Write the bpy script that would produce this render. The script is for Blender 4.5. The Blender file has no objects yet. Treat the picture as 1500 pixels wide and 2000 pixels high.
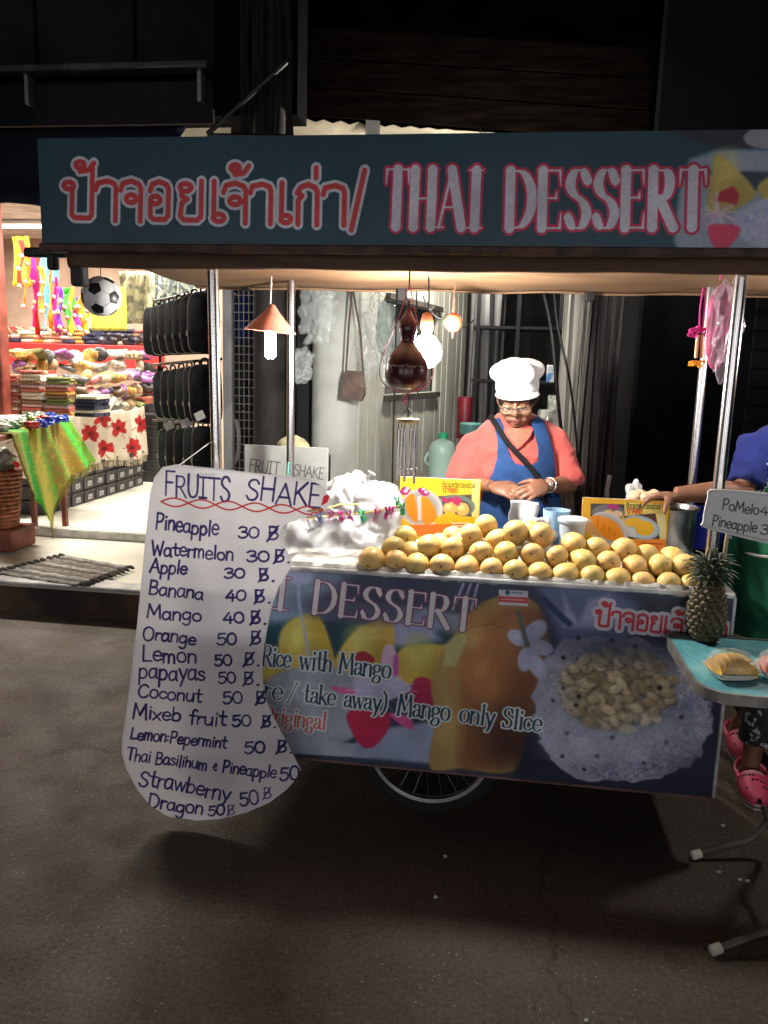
import bpy, math, random
import numpy as np
from mathutils import Vector, Matrix
random.seed(7); np.random.seed(7)
SC = bpy.context.scene; COL = SC.collection
R_ = math.radians

# ------------------------------------------------------------------ camera
FPX = 1560.0                                  # focal length in pixels of a 1500 x 2000 picture
YAW, PIT, ROLL = R_(8), R_(-10.3), R_(1.6)
CAM = Vector((0, -2.5, 1.55))
FW = Vector((-math.sin(YAW)*math.cos(PIT), math.cos(YAW)*math.cos(PIT), math.sin(PIT)))
_r = FW.cross(Vector((0, 0, 1))).normalized(); _u = _r.cross(FW)
RT = _r*math.cos(ROLL)+_u*math.sin(ROLL); UP = -_r*math.sin(ROLL)+_u*math.cos(ROLL)
cd = bpy.data.cameras.new('camera'); cam = bpy.data.objects.new('camera', cd); COL.objects.link(cam)
cd.sensor_fit = 'VERTICAL'; cd.sensor_height = 36; cd.sensor_width = 27; cd.lens = 36*FPX/2000
cd.clip_start = .05; cd.clip_end = 300
cam.matrix_world = Matrix(((RT.x, UP.x, -FW.x, CAM.x), (RT.y, UP.y, -FW.y, CAM.y), (RT.z, UP.z, -FW.z, CAM.z), (0, 0, 0, 1)))
SC.camera = cam

# ------------------------------------------------------------------ night sky, street light
w = bpy.data.worlds.new('World'); SC.world = w; w.use_nodes = True
wn = w.node_tree.nodes; bgn = wn['Background']
sky = wn.new('ShaderNodeTexSky'); sky.sky_type = 'NISHITA'; sky.sun_disc = False
sky.sun_elevation = R_(-4); sky.sun_rotation = R_(200)
w.node_tree.links.new(sky.outputs[0], bgn.inputs[0]); bgn.inputs[1].default_value = .05
SC.view_settings.view_transform = 'Standard'; SC.view_settings.look = 'None'
SC.view_settings.exposure = 0; SC.view_settings.gamma = 1
SC.render.engine = 'CYCLES'
SC.cycles.use_denoising = True
SC.cycles.max_bounces = 6; SC.cycles.diffuse_bounces = 3; SC.cycles.glossy_bounces = 3
SC.cycles.transmission_bounces = 5; SC.cycles.transparent_max_bounces = 12
SC.cycles.sample_clamp_indirect = 4; SC.cycles.caustics_reflective = False; SC.cycles.caustics_refractive = False
BULB_L, TUBE_L, SHOP_W, ASSUMED_WINDOW_L, SIDE_L = 700, 110, 150, 4.0, 140

# ------------------------------------------------------------------ helpers: pixel of the photograph + known plane -> place
def ray(x, y): return FW+RT*((x-750)/FPX)+UP*((1000-y)/FPX)
def P(x, y, Y): d = ray(x, y); return CAM+d*((Y-CAM.y)/d.y)
def PZ(x, y, Z): d = ray(x, y); return CAM+d*((Z-CAM.z)/d.z)
def PX(x, y, X): d = ray(x, y); return CAM+d*((X-CAM.x)/d.x)

def catmull(pts, n=6):
    pts = [Vector(p) for p in pts]
    if len(pts) < 3: return pts
    closed = (pts[0]-pts[-1]).length < 1e-5
    out = []
    for i in range(len(pts)-1):
        p1, p2 = pts[i], pts[i+1]
        p0 = pts[i-1] if i > 0 else (pts[-2] if closed else p1*2-p2)
        p3 = pts[i+2] if i+2 < len(pts) else (pts[1] if closed else p2*2-p1)
        for k in range(n):
            t = k/n
            out.append(.5*((2*p1)+(p2-p0)*t+(2*p0-5*p1+4*p2-p3)*t*t+(3*p1-p0-3*p2+p3)*t**3))
    out.append(pts[-1])
    return out

class MB:
    def __init__(s): s.v = []; s.f = []; s.uv = {}
    def add(s, vs, fs):
        o = len(s.v); s.v += [Vector(v) for v in vs]; s.f += [tuple(i+o for i in f) for f in fs]; return s
    def box(s, c, size, rot=None, b=0.0):
        c = Vector(c); x, y, z = (q/2 for q in size)
        M = rot if rot is not None else Matrix.Identity(3)
        if isinstance(M, (int, float)): M = Matrix.Rotation(M, 3, 'Z')
        if b <= 0:
            vs = [c+M@Vector((i*x, j*y, k*z)) for i in (-1, 1) for j in (-1, 1) for k in (-1, 1)]
            return s.add(vs, [(0, 1, 3, 2), (4, 6, 7, 5), (0, 4, 5, 1), (2, 3, 7, 6), (0, 2, 6, 4), (1, 5, 7, 3)])
        b = min(b, x*.9, y*.9, z*.9); vs = []; ix = {}
        for i in (-1, 1):
            for j in (-1, 1):
                for k in (-1, 1):
                    for a, q in enumerate(((x, y-b, z-b), (x-b, y, z-b), (x-b, y-b, z))):
                        ix[i, j, k, a] = len(vs); vs.append(c+M@Vector((i*q[0], j*q[1], k*q[2])))
        fs = []
        for i in (-1, 1):
            fs += [(ix[i, -1, -1, 0], ix[i, 1, -1, 0], ix[i, 1, 1, 0], ix[i, -1, 1, 0])[::i], (ix[-1, i, -1, 1], ix[-1, i, 1, 1], ix[1, i, 1, 1], ix[1, i, -1, 1])[::i], (ix[-1, -1, i, 2], ix[1, -1, i, 2], ix[1, 1, i, 2], ix[-1, 1, i, 2])[::i]]
            for j in (-1, 1):
                fs += [(ix[i, j, -1, 0], ix[i, j, 1, 0], ix[i, j, 1, 1], ix[i, j, -1, 1])[::-i*j], (ix[i, -1, j, 0], ix[i, 1, j, 0], ix[i, 1, j, 2], ix[i, -1, j, 2])[::i*j], (ix[-1, i, j, 1], ix[1, i, j, 1], ix[1, i, j, 2], ix[-1, i, j, 2])[::-i*j]]
                for k in (-1, 1): fs.append((ix[i, j, k, 0], ix[i, j, k, 1], ix[i, j, k, 2])[::i*j*k])
        return s.add(vs, fs)
    def tube(s, pts, r, n=8, cap=True, flat=None):
        """tube along pts; r a number or one radius per point; flat=(vector, k) squeezes the section along the vector"""
        pts = [Vector(p) for p in pts]; m = len(pts)
        rs = r if isinstance(r, (list, tuple)) else [r]*m
        t0 = (pts[1]-pts[0]).normalized()
        a = t0.orthogonal().normalized()
        vs = []; fs = []
        for i in range(m):
            t = (pts[min(i+1, m-1)]-pts[max(i-1, 0)])
            t = t.normalized() if t.length > 1e-9 else t0
            a = (a-t*a.dot(t)); a = a.normalized() if a.length > 1e-6 else t.orthogonal().normalized()
            b = t.cross(a)
            for k in range(n):
                q = 2*math.pi*k/n
                off = a*math.cos(q)*rs[i]+b*math.sin(q)*rs[i]
                if flat is not None: off -= flat[0]*off.dot(flat[0])*(1-flat[1])
                vs.append(pts[i]+off)
            if i:
                o = (i-1)*n
                fs += [(o+k, o+(k+1) % n, o+n+(k+1) % n, o+n+k) for k in range(n)]
        if cap: fs += [tuple(range(n))[::-1], tuple(range((m-1)*n, m*n))]
        return s.add(vs, fs)
    def lathe(s, prof, c, n=24, M=None, wob=None):
        c = Vector(c); vs = []; fs = []
        for i, (r, z) in enumerate(prof):
            for k in range(n):
                q = 2*math.pi*k/n; rr = max(r, 1e-4)*(wob(q, z) if wob else 1)
                p = Vector((rr*math.cos(q), rr*math.sin(q), z)); vs.append(c+(M@p if M else p))
            if i: fs += [((i-1)*n+k, (i-1)*n+(k+1) % n, i*n+(k+1) % n, i*n+k) for k in range(n)]
        fs += [tuple(range(n))[::-1], tuple(range((len(prof)-1)*n, len(prof)*n))]
        return s.add(vs, fs)
    def ball(s, c, r, nu=16, nv=10, M=None):
        if isinstance(r, (int, float)): r = (r, r, r)
        prof = [(math.sin(math.pi*j/nv), -math.cos(math.pi*j/nv)) for j in range(nv+1)]
        D = Matrix.Diagonal(Vector(r)); D = M@D if M is not None else D
        return s.lathe(prof, c, nu, D)
    def sheet(s, nu, nv, fn, wrap=False):
        o = len(s.v)
        for j in range(nv+1):
            for i in range(nu+1): s.v.append(Vector(fn(i/nu, j/nv))); s.uv[len(s.v)-1] = (i/nu, j/nv)
        for j in range(nv):
            for i in range(nu):
                a = o+j*(nu+1)+i; s.f.append((a, a+1, a+nu+2, a+nu+1))
        return s
    def prism(s, poly, fn, t0, t1):
        """poly: list of (u, v); fn(u, v, w) -> point"""
        n = len(poly)
        vs = [fn(u, v, t0) for u, v in poly]+[fn(u, v, t1) for u, v in poly]
        return s.add(vs, [tuple(range(n))[::-1], tuple(range(n, 2*n))]+[(i, (i+1) % n, n+(i+1) % n, n+i) for i in range(n)])
    def build(s, name, mat, parent=None, smooth=40, solid=0, sub=0):
        me = bpy.data.meshes.new(name); o0 = origin(parent)
        me.from_pydata([tuple(v-o0) for v in s.v], [], s.f)
        if s.uv:
            l = me.uv_layers.new(name='UVMap')
            idx = np.empty(len(me.loops), np.int32); me.loops.foreach_get('vertex_index', idx)
            t = np.zeros((len(s.v), 2), np.float32)
            for k, q in s.uv.items(): t[k] = q
            l.data.foreach_set('uv', t[idx].ravel())
        me.validate(); me.update()
        if smooth:
            me.polygons.foreach_set('use_smooth', [True]*len(me.polygons))
            try: me.set_sharp_from_angle(angle=R_(smooth))
            except Exception: pass
        if mat is not None: me.materials.append(mat)
        o = bpy.data.objects.new(name, me); COL.objects.link(o)
        if parent is not None: o.parent = parent
        if solid: md = o.modifiers.new('thickness', 'SOLIDIFY'); md.thickness = solid; md.offset = 0
        if sub: md = o.modifiers.new('round', 'SUBSURF'); md.levels = sub; md.render_levels = sub
        return o

def origin(p):
    o = Vector((0, 0, 0))
    while p is not None: o = o+p.location; p = p.parent
    return o
def tag(o, label=None, cat=None, group=None, kind=None):
    if label: o['label'] = label
    if cat: o['category'] = cat
    if group: o['group'] = group
    if kind: o['kind'] = kind
    return o
def thing(name, label, cat, loc=(0, 0, 0), group=None, rz=0):
    o = bpy.data.objects.new(name, None); COL.objects.link(o); o.location = loc; o.rotation_euler = (0, 0, rz)
    o.empty_display_size = .1
    return tag(o, label, cat, group)
def struct(name, mb, mat, **k): return tag(mb.build(name, mat, **k), kind='structure')
def dup(o, parent=None, **tags):
    c = o.copy(); COL.objects.link(c)
    if parent is not None: c.parent = parent
    for ch in list(o.children): dup(ch, c)
    return tag(c, **tags)
def remesh(o, vox, smooth=2, fac=.5):
    m = o.modifiers.new('skin', 'REMESH'); m.mode = 'VOXEL'; m.voxel_size = vox; m.use_smooth_shade = True
    if smooth: k = o.modifiers.new('soft', 'SMOOTH'); k.iterations = smooth; k.factor = fac
    return o

# ------------------------------------------------------------------ materials
def lin(c):
    if max(c) <= 1.0: return tuple(c)[:3]
    return tuple((q/255/12.92 if q/255 <= .04045 else ((q/255+.055)/1.055)**2.4) for q in c[:3])
_M = {}
def mat(name, col, rough=.6, metal=0, var=.18, scale=6, bump=0, bscale=40, trans=0, ior=1.45, emit=0, sheen=0, transl=0, coat=0, alpha=1, col2=None, lo=.4, hi=.62, dist=0, spec=.5, coords='Object', stretch=None, sss=0):
    if name in _M: return _M[name]
    m = bpy.data.materials.new(name); m.use_nodes = True; nt = m.node_tree; N = nt.nodes; L = nt.links
    b = N['Principled BSDF']; c = lin(col)
    b.inputs['Roughness'].default_value = rough; b.inputs['Metallic'].default_value = metal
    b.inputs['IOR'].default_value = ior; b.inputs['Transmission Weight'].default_value = trans
    b.inputs['Specular IOR Level'].default_value = spec
    b.inputs['Sheen Weight'].default_value = sheen; b.inputs['Coat Weight'].default_value = coat; b.inputs['Alpha'].default_value = alpha
    if sss: b.inputs['Subsurface Weight'].default_value = sss; b.inputs['Subsurface Radius'].default_value = (.02, .008, .004); b.inputs['Subsurface Scale'].default_value = .5
    b.inputs['Base Color'].default_value = (*c, 1)
    tc = N.new('ShaderNodeTexCoord'); mp = N.new('ShaderNodeMapping'); L.new(tc.outputs[coords], mp.inputs[0])
    if stretch: mp.inputs['Scale'].default_value = stretch
    if var or col2:
        nz = N.new('ShaderNodeTexNoise'); nz.inputs['Scale'].default_value = scale; nz.inputs['Detail'].default_value = 5; nz.inputs['Distortion'].default_value = dist
        L.new(mp.outputs[0], nz.inputs['Vector'])
        rp = N.new('ShaderNodeValToRGB'); L.new(nz.outputs[0], rp.inputs[0])
        c2 = lin(col2) if col2 else tuple(min(1, q*(1+var)) for q in c)
        c1 = c if col2 else tuple(q*(1-var) for q in c)
        rp.color_ramp.elements[0].position = lo; rp.color_ramp.elements[1].position = hi
        rp.color_ramp.elements[0].color = (*c1, 1); rp.color_ramp.elements[1].color = (*c2, 1)
        L.new(rp.outputs[0], b.inputs['Base Color'])
    if bump:
        n2 = N.new('ShaderNodeTexNoise'); n2.inputs['Scale'].default_value = bscale; n2.inputs['Detail'].default_value = 4
        L.new(mp.outputs[0], n2.inputs['Vector'])
        bp = N.new('ShaderNodeBump'); bp.inputs['Strength'].default_value = bump; bp.inputs['Distance'].default_value = .01
        L.new(n2.outputs[0], bp.inputs['Height']); L.new(bp.outputs[0], b.inputs['Normal'])
    if emit: b.inputs['Emission Color'].default_value = (*c, 1); b.inputs['Emission Strength'].default_value = emit
    if transl:
        tr = N.new('ShaderNodeBsdfTranslucent'); tr.inputs[0].default_value = (*c, 1)
        mx = N.new('ShaderNodeMixShader'); mx.inputs[0].default_value = transl
        L.new(b.outputs[0], mx.inputs[1]); L.new(tr.outputs[0], mx.inputs[2]); L.new(mx.outputs[0], N['Material Output'].inputs[0])
    _M[name] = m; return m

def print_mat(name, img, rough=.35, transl=0, bump=0, spec=.5):
    m = bpy.data.materials.new(name); m.use_nodes = True; N = m.node_tree.nodes; L = m.node_tree.links
    b = N['Principled BSDF']; b.inputs['Roughness'].default_value = rough; b.inputs['Specular IOR Level'].default_value = spec
    t = N.new('ShaderNodeTexImage'); t.image = img; t.interpolation = 'Cubic'; t.extension = 'EXTEND'
    uv = N.new('ShaderNodeUVMap'); uv.uv_map = 'UVMap'; L.new(uv.outputs[0], t.inputs[0]); L.new(t.outputs[0], b.inputs['Base Color'])
    if bump:
        tc = N.new('ShaderNodeTexCoord'); n2 = N.new('ShaderNodeTexNoise'); n2.inputs['Scale'].default_value = 5; L.new(tc.outputs['Object'], n2.inputs[0])
        bp = N.new('ShaderNodeBump'); bp.inputs['Strength'].default_value = bump; bp.inputs['Distance'].default_value = .02
        L.new(n2.outputs[0], bp.inputs['Height']); L.new(bp.outputs[0], b.inputs['Normal'])
    if transl:
        tr = N.new('ShaderNodeBsdfTranslucent'); L.new(t.outputs[0], tr.inputs[0])
        mx = N.new('ShaderNodeMixShader'); mx.inputs[0].default_value = transl
        L.new(b.outputs[0], mx.inputs[1]); L.new(tr.outputs[0], mx.inputs[2]); L.new(mx.outputs[0], N['Material Output'].inputs[0])
    return m

# ------------------------------------------------------------------ flat print, drawn by arithmetic
def smooth_noise(h, w, cell, seed=0):
    rg = np.random.RandomState(seed); gh, gw = int(h/cell)+3, int(w/cell)+3
    g = rg.rand(gh, gw).astype(np.float32)
    y = np.arange(h)/cell; x = np.arange(w)/cell
    yi = y.astype(int); xi = x.astype(int); fy = (y-yi)[:, None]; fx = (x-xi)[None]
    fy = fy*fy*(3-2*fy); fx = fx*fx*(3-2*fx)
    return (g[yi][:, xi]*(1-fy)*(1-fx)+g[yi+1][:, xi]*fy*(1-fx)+g[yi][:, xi+1]*(1-fy)*fx+g[yi+1][:, xi+1]*fy*fx)
class Canvas:
    def __init__(s, w, h, col, toc=None, k=1.0):
        s.w, s.h = int(w), int(h); s.a = np.zeros((s.h, s.w, 3), np.float32)+np.array(col, np.float32)/255
        s.toc = toc or (lambda x, y: (x, y)); s.k = k
    def _win(s, x0, y0, x1, y1):
        x0, y0, x1, y1 = max(0, int(x0)), max(0, int(y0)), min(s.w, int(x1)+2), min(s.h, int(y1)+2)
        if x1 <= x0 or y1 <= y0: return None
        yy, xx = np.mgrid[y0:y1, x0:x1].astype(np.float32); return x0, y0, x1, y1, xx, yy
    def _mix(s, W, m, col):
        x0, y0, x1, y1, xx, yy = W; a = s.a[y0:y1, x0:x1]
        c = np.array(col, np.float32)/255; m = m[..., None]; a[:] = a*(1-m)+c*m
    def stroke(s, pts, wd, col, soft=1.2, alpha=1, grow=0):
        """pts: (x, y) or (x, y, width) in source pixels"""
        q = []
        for p in pts:
            x, y = s.toc(p[0], p[1]); q.append((x, y, ((p[2] if len(p) > 2 else wd)+2*grow)*s.k/2))
        mw = max(p[2] for p in q)+soft+1
        W = s._win(min(p[0] for p in q)-mw, min(p[1] for p in q)-mw, max(p[0] for p in q)+mw, max(p[1] for p in q)+mw)
        if W is None: return
        xx, yy = W[4], W[5]; m = np.zeros_like(xx)
        for (ax, ay, aw), (bx, by, bw) in zip(q, q[1:]):
            dx, dy = bx-ax, by-ay; L2 = dx*dx+dy*dy+1e-9
            t = np.clip(((xx-ax)*dx+(yy-ay)*dy)/L2, 0, 1)
            d = np.hypot(xx-ax-t*dx, yy-ay-t*dy)
            m = np.maximum(m, np.clip((aw+(bw-aw)*t-d)/soft+.5, 0, 1))
        s._mix(W, m*alpha, col)
    def poly(s, pts, col, soft=1.5, alpha=1, curve=0):
        if curve:
            pts = list(pts)+[pts[0]]; pts = [(p.x, p.y) for p in catmull([(a, b, 0) for a, b in pts], curve)][:-1]
        q = [s.toc(*p[:2]) for p in pts]; mw = soft+1
        W = s._win(min(p[0] for p in q)-mw, min(p[1] for p in q)-mw, max(p[0] for p in q)+mw, max(p[1] for p in q)+mw)
        if W is None: return
        xx, yy = W[4], W[5]; ins = np.zeros(xx.shape, bool); dm = np.full(xx.shape, 1e9, np.float32)
        for (ax, ay), (bx, by) in zip(q, q[1:]+q[:1]):
            dx, dy = bx-ax, by-ay
            t = np.clip(((xx-ax)*dx+(yy-ay)*dy)/(dx*dx+dy*dy+1e-9), 0, 1)
            dm = np.minimum(dm, np.hypot(xx-ax-t*dx, yy-ay-t*dy))
            c = (ay > yy) != (by > yy); ins ^= c & (xx < (bx-ax)*(yy-ay)/((by-ay) if abs(by-ay) > 1e-9 else 1e-9)+ax)
        s._mix(W, np.clip(np.where(ins, dm, -dm)/soft+.5, 0, 1)*alpha, col)
    def ell(s, cx, cy, rx, ry, col, ang=0, soft=.08, alpha=1):
        x, y = s.toc(cx, cy); rx *= s.k; ry *= s.k; R = max(rx, ry)*1.3+2
        W = s._win(x-R, y-R, x+R, y+R)
        if W is None: return
        c, n = math.cos(R_(ang)), math.sin(R_(ang)); u = (W[4]-x)*c+(W[5]-y)*n; v = -(W[4]-x)*n+(W[5]-y)*c
        s._mix(W, np.clip((1-np.hypot(u/rx, v/ry))/max(soft, 1.2/max(min(rx, ry), 1))+.5, 0, 1)*alpha, col)
    def grain(s, amt, cell=3, seed=1, tint=(1, 1, 1)):
        n = smooth_noise(s.h, s.w, cell, seed)+.5*smooth_noise(s.h, s.w, cell*3.1, seed+1)-.75
        s.a *= (1+amt*n[..., None]*np.array(tint, np.float32))
    def blur(s, r, x0=0, x1=None):
        a = s.a[:, int(x0):int(x1) if x1 else s.w]
        for _ in range(2):
            for ax in (0, 1):
                k = 2*r+1; p = np.pad(a, [(r+1, r) if q == ax else (0, 0) for q in range(3)], mode='edge'); c = np.cumsum(p, axis=ax, dtype=np.float64)
                a[:] = ((c[k:]-c[:-k]) if ax == 0 else (c[:, k:]-c[:, :-k]))/k
    def image(s, name):
        im = bpy.data.images.new(name, s.w, s.h)
        px = np.ones((s.h, s.w, 4), np.float32); px[..., :3] = np.clip(s.a, 0, 1)[::-1]
        im.pixels.foreach_set(px.ravel()); im.update(); im.pack(); return im
def shown(r, g, b, k=.42):
    """true print colour of something the street light shows as (r, g, b)"""
    o = []
    for q in lin((r, g, b) if max(r, g, b) > 1 else (2, 2, 2)):
        q = min(q/k, .82); o.append(255*(q*12.92 if q < .0031 else 1.055*q**(1/2.4)-.055))
    return tuple(o)

# ------------------------------------------------------------------ stroke lettering (cap height 10, x height 6)
GL = {
'A': (8, 'l0,0 3.5,10|l3.5,10 7,0|l1.3,3.5 5.7,3.5'), 'B': (6.6, 'l.5,0 .5,10|c.5,10 4,9.7 4.7,7.7 3.5,5.6 .5,5.2|c.5,5.2 4.5,5 5.5,2.6 4,.4 .5,0'),
'C': (7.4, 'c6,8.3 4.5,9.9 2,9.2 .4,6 .6,2.5 2.5,.2 5,.6 6.2,2'), 'D': (7.6, 'l.6,0 .6,10|c.6,10 4,9.6 6.2,7 6.2,3.2 4,.5 .6,0'),
'E': (6.2, 'l.6,0 .6,10|l.6,10 5.2,10|l.6,5.2 4.2,5.2|l.6,0 5.4,0'), 'F': (6, 'l.5,0 .5,10|l.5,10 5.2,10|l.5,5.4 4.2,5.4'),
'H': (7.4, 'l.6,0 .6,10|l6,0 6,10|l.6,5 6,5'), 'I': (5, 'l0,10 4,10|l2,10 2,0|l0,0 4,0'), 'K': (6.8, 'l.5,0 .5,10|l5.5,10 .6,4.6|l1.8,5.6 6,0'),
'L': (6, 'l.8,10 .6,0|l.6,0 5.4,.2'), 'M': (9, 'l.3,0 1,10|l1,10 4,2.6|l4,2.6 7,10|l7,10 7.8,0'), 'O': (8, 'c3.5,10 1,8.6 .2,5 1.2,1.4 3.5,0 6,1.4 6.8,5 6,8.6 3.5,10'),
'P': (6.4, 'l.6,0 .8,10|c.8,10 4.4,9.6 5.2,7.4 3.8,5 .8,4.6'), 'R': (6.9, 'l.6,0 .6,10|c.6,10 4.2,9.7 5.1,7.5 3.8,5.2 .6,4.9|l2.6,4.9 6.2,0'),
'S': (6.4, 'c5.3,8.2 4,9.9 1.8,9.7 .7,7.8 1.6,6 4.2,4.4 5.2,2.4 4,.3 1.6,.1 .3,1.8'), 'T': (7, 'l0,10 6.6,10|l3.3,10 3.3,0'),
'U': (7, 'c.5,10 .5,3.5 1.6,.6 3.2,0 5,.8 5.8,3.5 5.8,10'), 'W': (8.4, 'l0,10 1.8,0|l1.8,0 3.7,7|l3.7,7 5.7,0|l5.7,0 7.6,10'),
'a': (6, 'c4.4,5.2 2.6,6.2 .8,5 .2,2.6 1,.4 2.6,.2 4.2,1.8 4.5,4|l4.5,6 4.5,1.2 5.2,0'), 'b': (6, 'l.6,10 .6,0|c.6,4 2,5.8 4,5.4 4.9,3 4,.6 2,0 .6,1'),
'c': (5.3, 'c4.4,4.7 3,6.1 1,5.2 .2,3 1,.7 2.8,0 4.6,1.2'), 'd': (6, 'c4.4,5 2.6,6.2 .8,5 .2,2.6 1,.4 2.6,.2 4.4,2|l4.6,10 4.6,0'),
'e': (5.6, 'c.4,3.2 4.6,3.3 4.3,5.2 2.8,6.2 1,5.2 .3,3 1,.7 2.8,0 4.8,1'), 'f': (4.6, 'c4.6,9 3.4,10 2.2,8.8 2,6 2,0|l.4,5.8 4,5.8'),
'g': (6, 'c4.4,5.2 2.6,6.2 .8,5 .2,2.8 1.2,.8 3,.8 4.4,2.6|c4.6,6 4.7,1 4.4,-2.6 2.6,-4 .6,-3'), 'h': (5.8, 'l.6,10 .6,0|c.6,3.6 2,5.8 3.8,5.6 4.5,4 4.5,0'),
'i': (2.6, 'l1,6 1,0|l1,8.3 1,8.8'), 'k': (5.6, 'l.6,10 .6,0|l4.4,6 .7,2.6|l1.8,3.6 4.9,0'), 'l': (2.6, 'l1,10 1,0'),
'm': (8, 'l.5,6 .5,0|c.5,4 1.6,5.9 2.9,5.6 3.4,4 3.4,0|c3.4,4 4.6,5.9 6,5.6 6.5,4 6.5,0'), 'n': (5.8, 'l.5,6 .5,0|c.5,3.8 2,5.9 3.8,5.6 4.5,4 4.5,0'),
'o': (6, 'c2.6,6.1 .8,5.2 .2,3 .9,.8 2.6,0 4.4,.8 5,3 4.4,5.2 2.6,6.1'), 'p': (6.2, 'l.6,6 .6,-4|c.6,4.4 2,6 4,5.6 5,3.2 4,.6 2,.1 .6,1.2'),
'r': (4.4, 'l.6,6 .6,0|c.6,3.4 1.8,5.6 3.8,5.5'), 's': (5, 'c3.9,5 2.4,6.1 .8,5.4 .9,3.9 2.6,3.1 4,2.2 3.8,.6 2,0 .2,1'),
't': (4.6, 'c1.8,9.4 1.8,3 2.2,.6 3.2,.1 4,.6|l0,6.1 4,6.1'), 'u': (6, 'c.5,6 .5,2 1.4,.2 3,.2 4.4,2 4.6,3|l4.6,6 4.6,0'),
'w': (7.4, 'l0,6 1.7,0|l1.7,0 3.4,5.4|l3.4,5.4 5.1,0|l5.1,0 6.8,6'), 'x': (5.4, 'l0,6 4.6,0|l4.6,6 .2,0'), 'y': (5.6, 'l.2,6 2.6,.8|l5,6 1.4,-4'),
'0': (6.4, 'c3,9 .9,7.6 .2,4.5 1,1.2 3,0 5,1.2 5.7,4.5 5,7.6 3,9'), '3': (6, 'c.4,8.2 2,9.4 4.4,8.6 4.4,6.2 2,5 4.6,4.4 5.2,2 3.4,.2 1.2,.2 .1,1.5'),
'4': (6.4, 'l3.6,9.4 .2,3 5.6,3|l4.2,6 4.2,0'), '5': (6.2, 'l5,9.4 1.2,9.2|c1.2,9.2 .8,5.4 3,6 5,4.8 5.2,2.4 3.6,.3 1.4,.1 .2,1.4'),
'6': (6, 'c4.6,9 2,7.6 .5,4 .8,1.2 2.6,0 4.6,1 4.8,3.6 3,5 .8,3.8'), '7': (5.6, 'l0,9 5,9|l5,9 1.6,0'),
'$': (7.4, 'l.8,0 .8,10|c.8,10 4.2,9.6 4.8,7.7 3.6,5.6 .8,5.2|c.8,5.2 4.6,5 5.6,2.6 4.2,.4 .8,0|l-.4,-1.4 5.6,10.6'),
'&': (5, 'c.6,2.4 3.4,3.4 3,5.2 1.8,4.6 1.6,1.6 2.8,0 4,.8'), '.': (2.4, 'l.6,0 1,.1'), ':': (2.6, 'l.6,1 .8,1.1|l.6,4.6 .8,4.7'), '/': (5, 'l.4,-1.4 4.2,10.4'), ')': (4, 'c.4,10.6 2.4,7.6 2.4,1.8 .4,-1.8'), '-': (4, 'l.4,3.6 3.2,3.6'), ' ': (4, '')}
GS = {'a': (5.6, 'c.7,4.6 1.2,5.8 3,6 3.9,4.8 3.9,1|c3.9,3.7 1.2,3 .4,1.5 1.2,.2 2.6,.4 3.9,1.6|l3.9,1 5,.2'), 'g': (5.8, 'c2.4,6 .7,5 .7,3.4 2.4,2.4 4.1,3.4 4.1,5 2.4,6|c1.4,2.6 .6,1.4 1.6,.7 4.2,.5 4.8,-1.4 3.4,-3 1.4,-3 .3,-1.7 1.6,-.1|l3.8,5.5 5.2,5.8'),
'i': (3, 'l1.4,6 1.4,0|l1.4,8.4 1.4,9'), 'l': (3, 'l1.4,10 1.4,0'), 'y': (5.8, 'l.4,6 2.8,0|c5,6 2.8,0 1.8,-2.8 .5,-3'), 'r': (4.6, 'l1,6 1,0|c1,3.6 2.2,5.6 3.8,5.2')}
def glyph(ch, serif):
    adv, st = (GS.get(ch) if serif and ch in GS else None) or GL[ch]
    out = []
    for t in st.split('|'):
        if not t: continue
        pts = [tuple(float(q) for q in p.split(',')) for p in t[1:].split()]
        curve = t[0] == 'c'
        if curve: pts = [(p.x, p.y) for p in catmull([(a, b, 0) for a, b in pts], 6)]
        out.append((curve, pts))
    return adv, out
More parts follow.
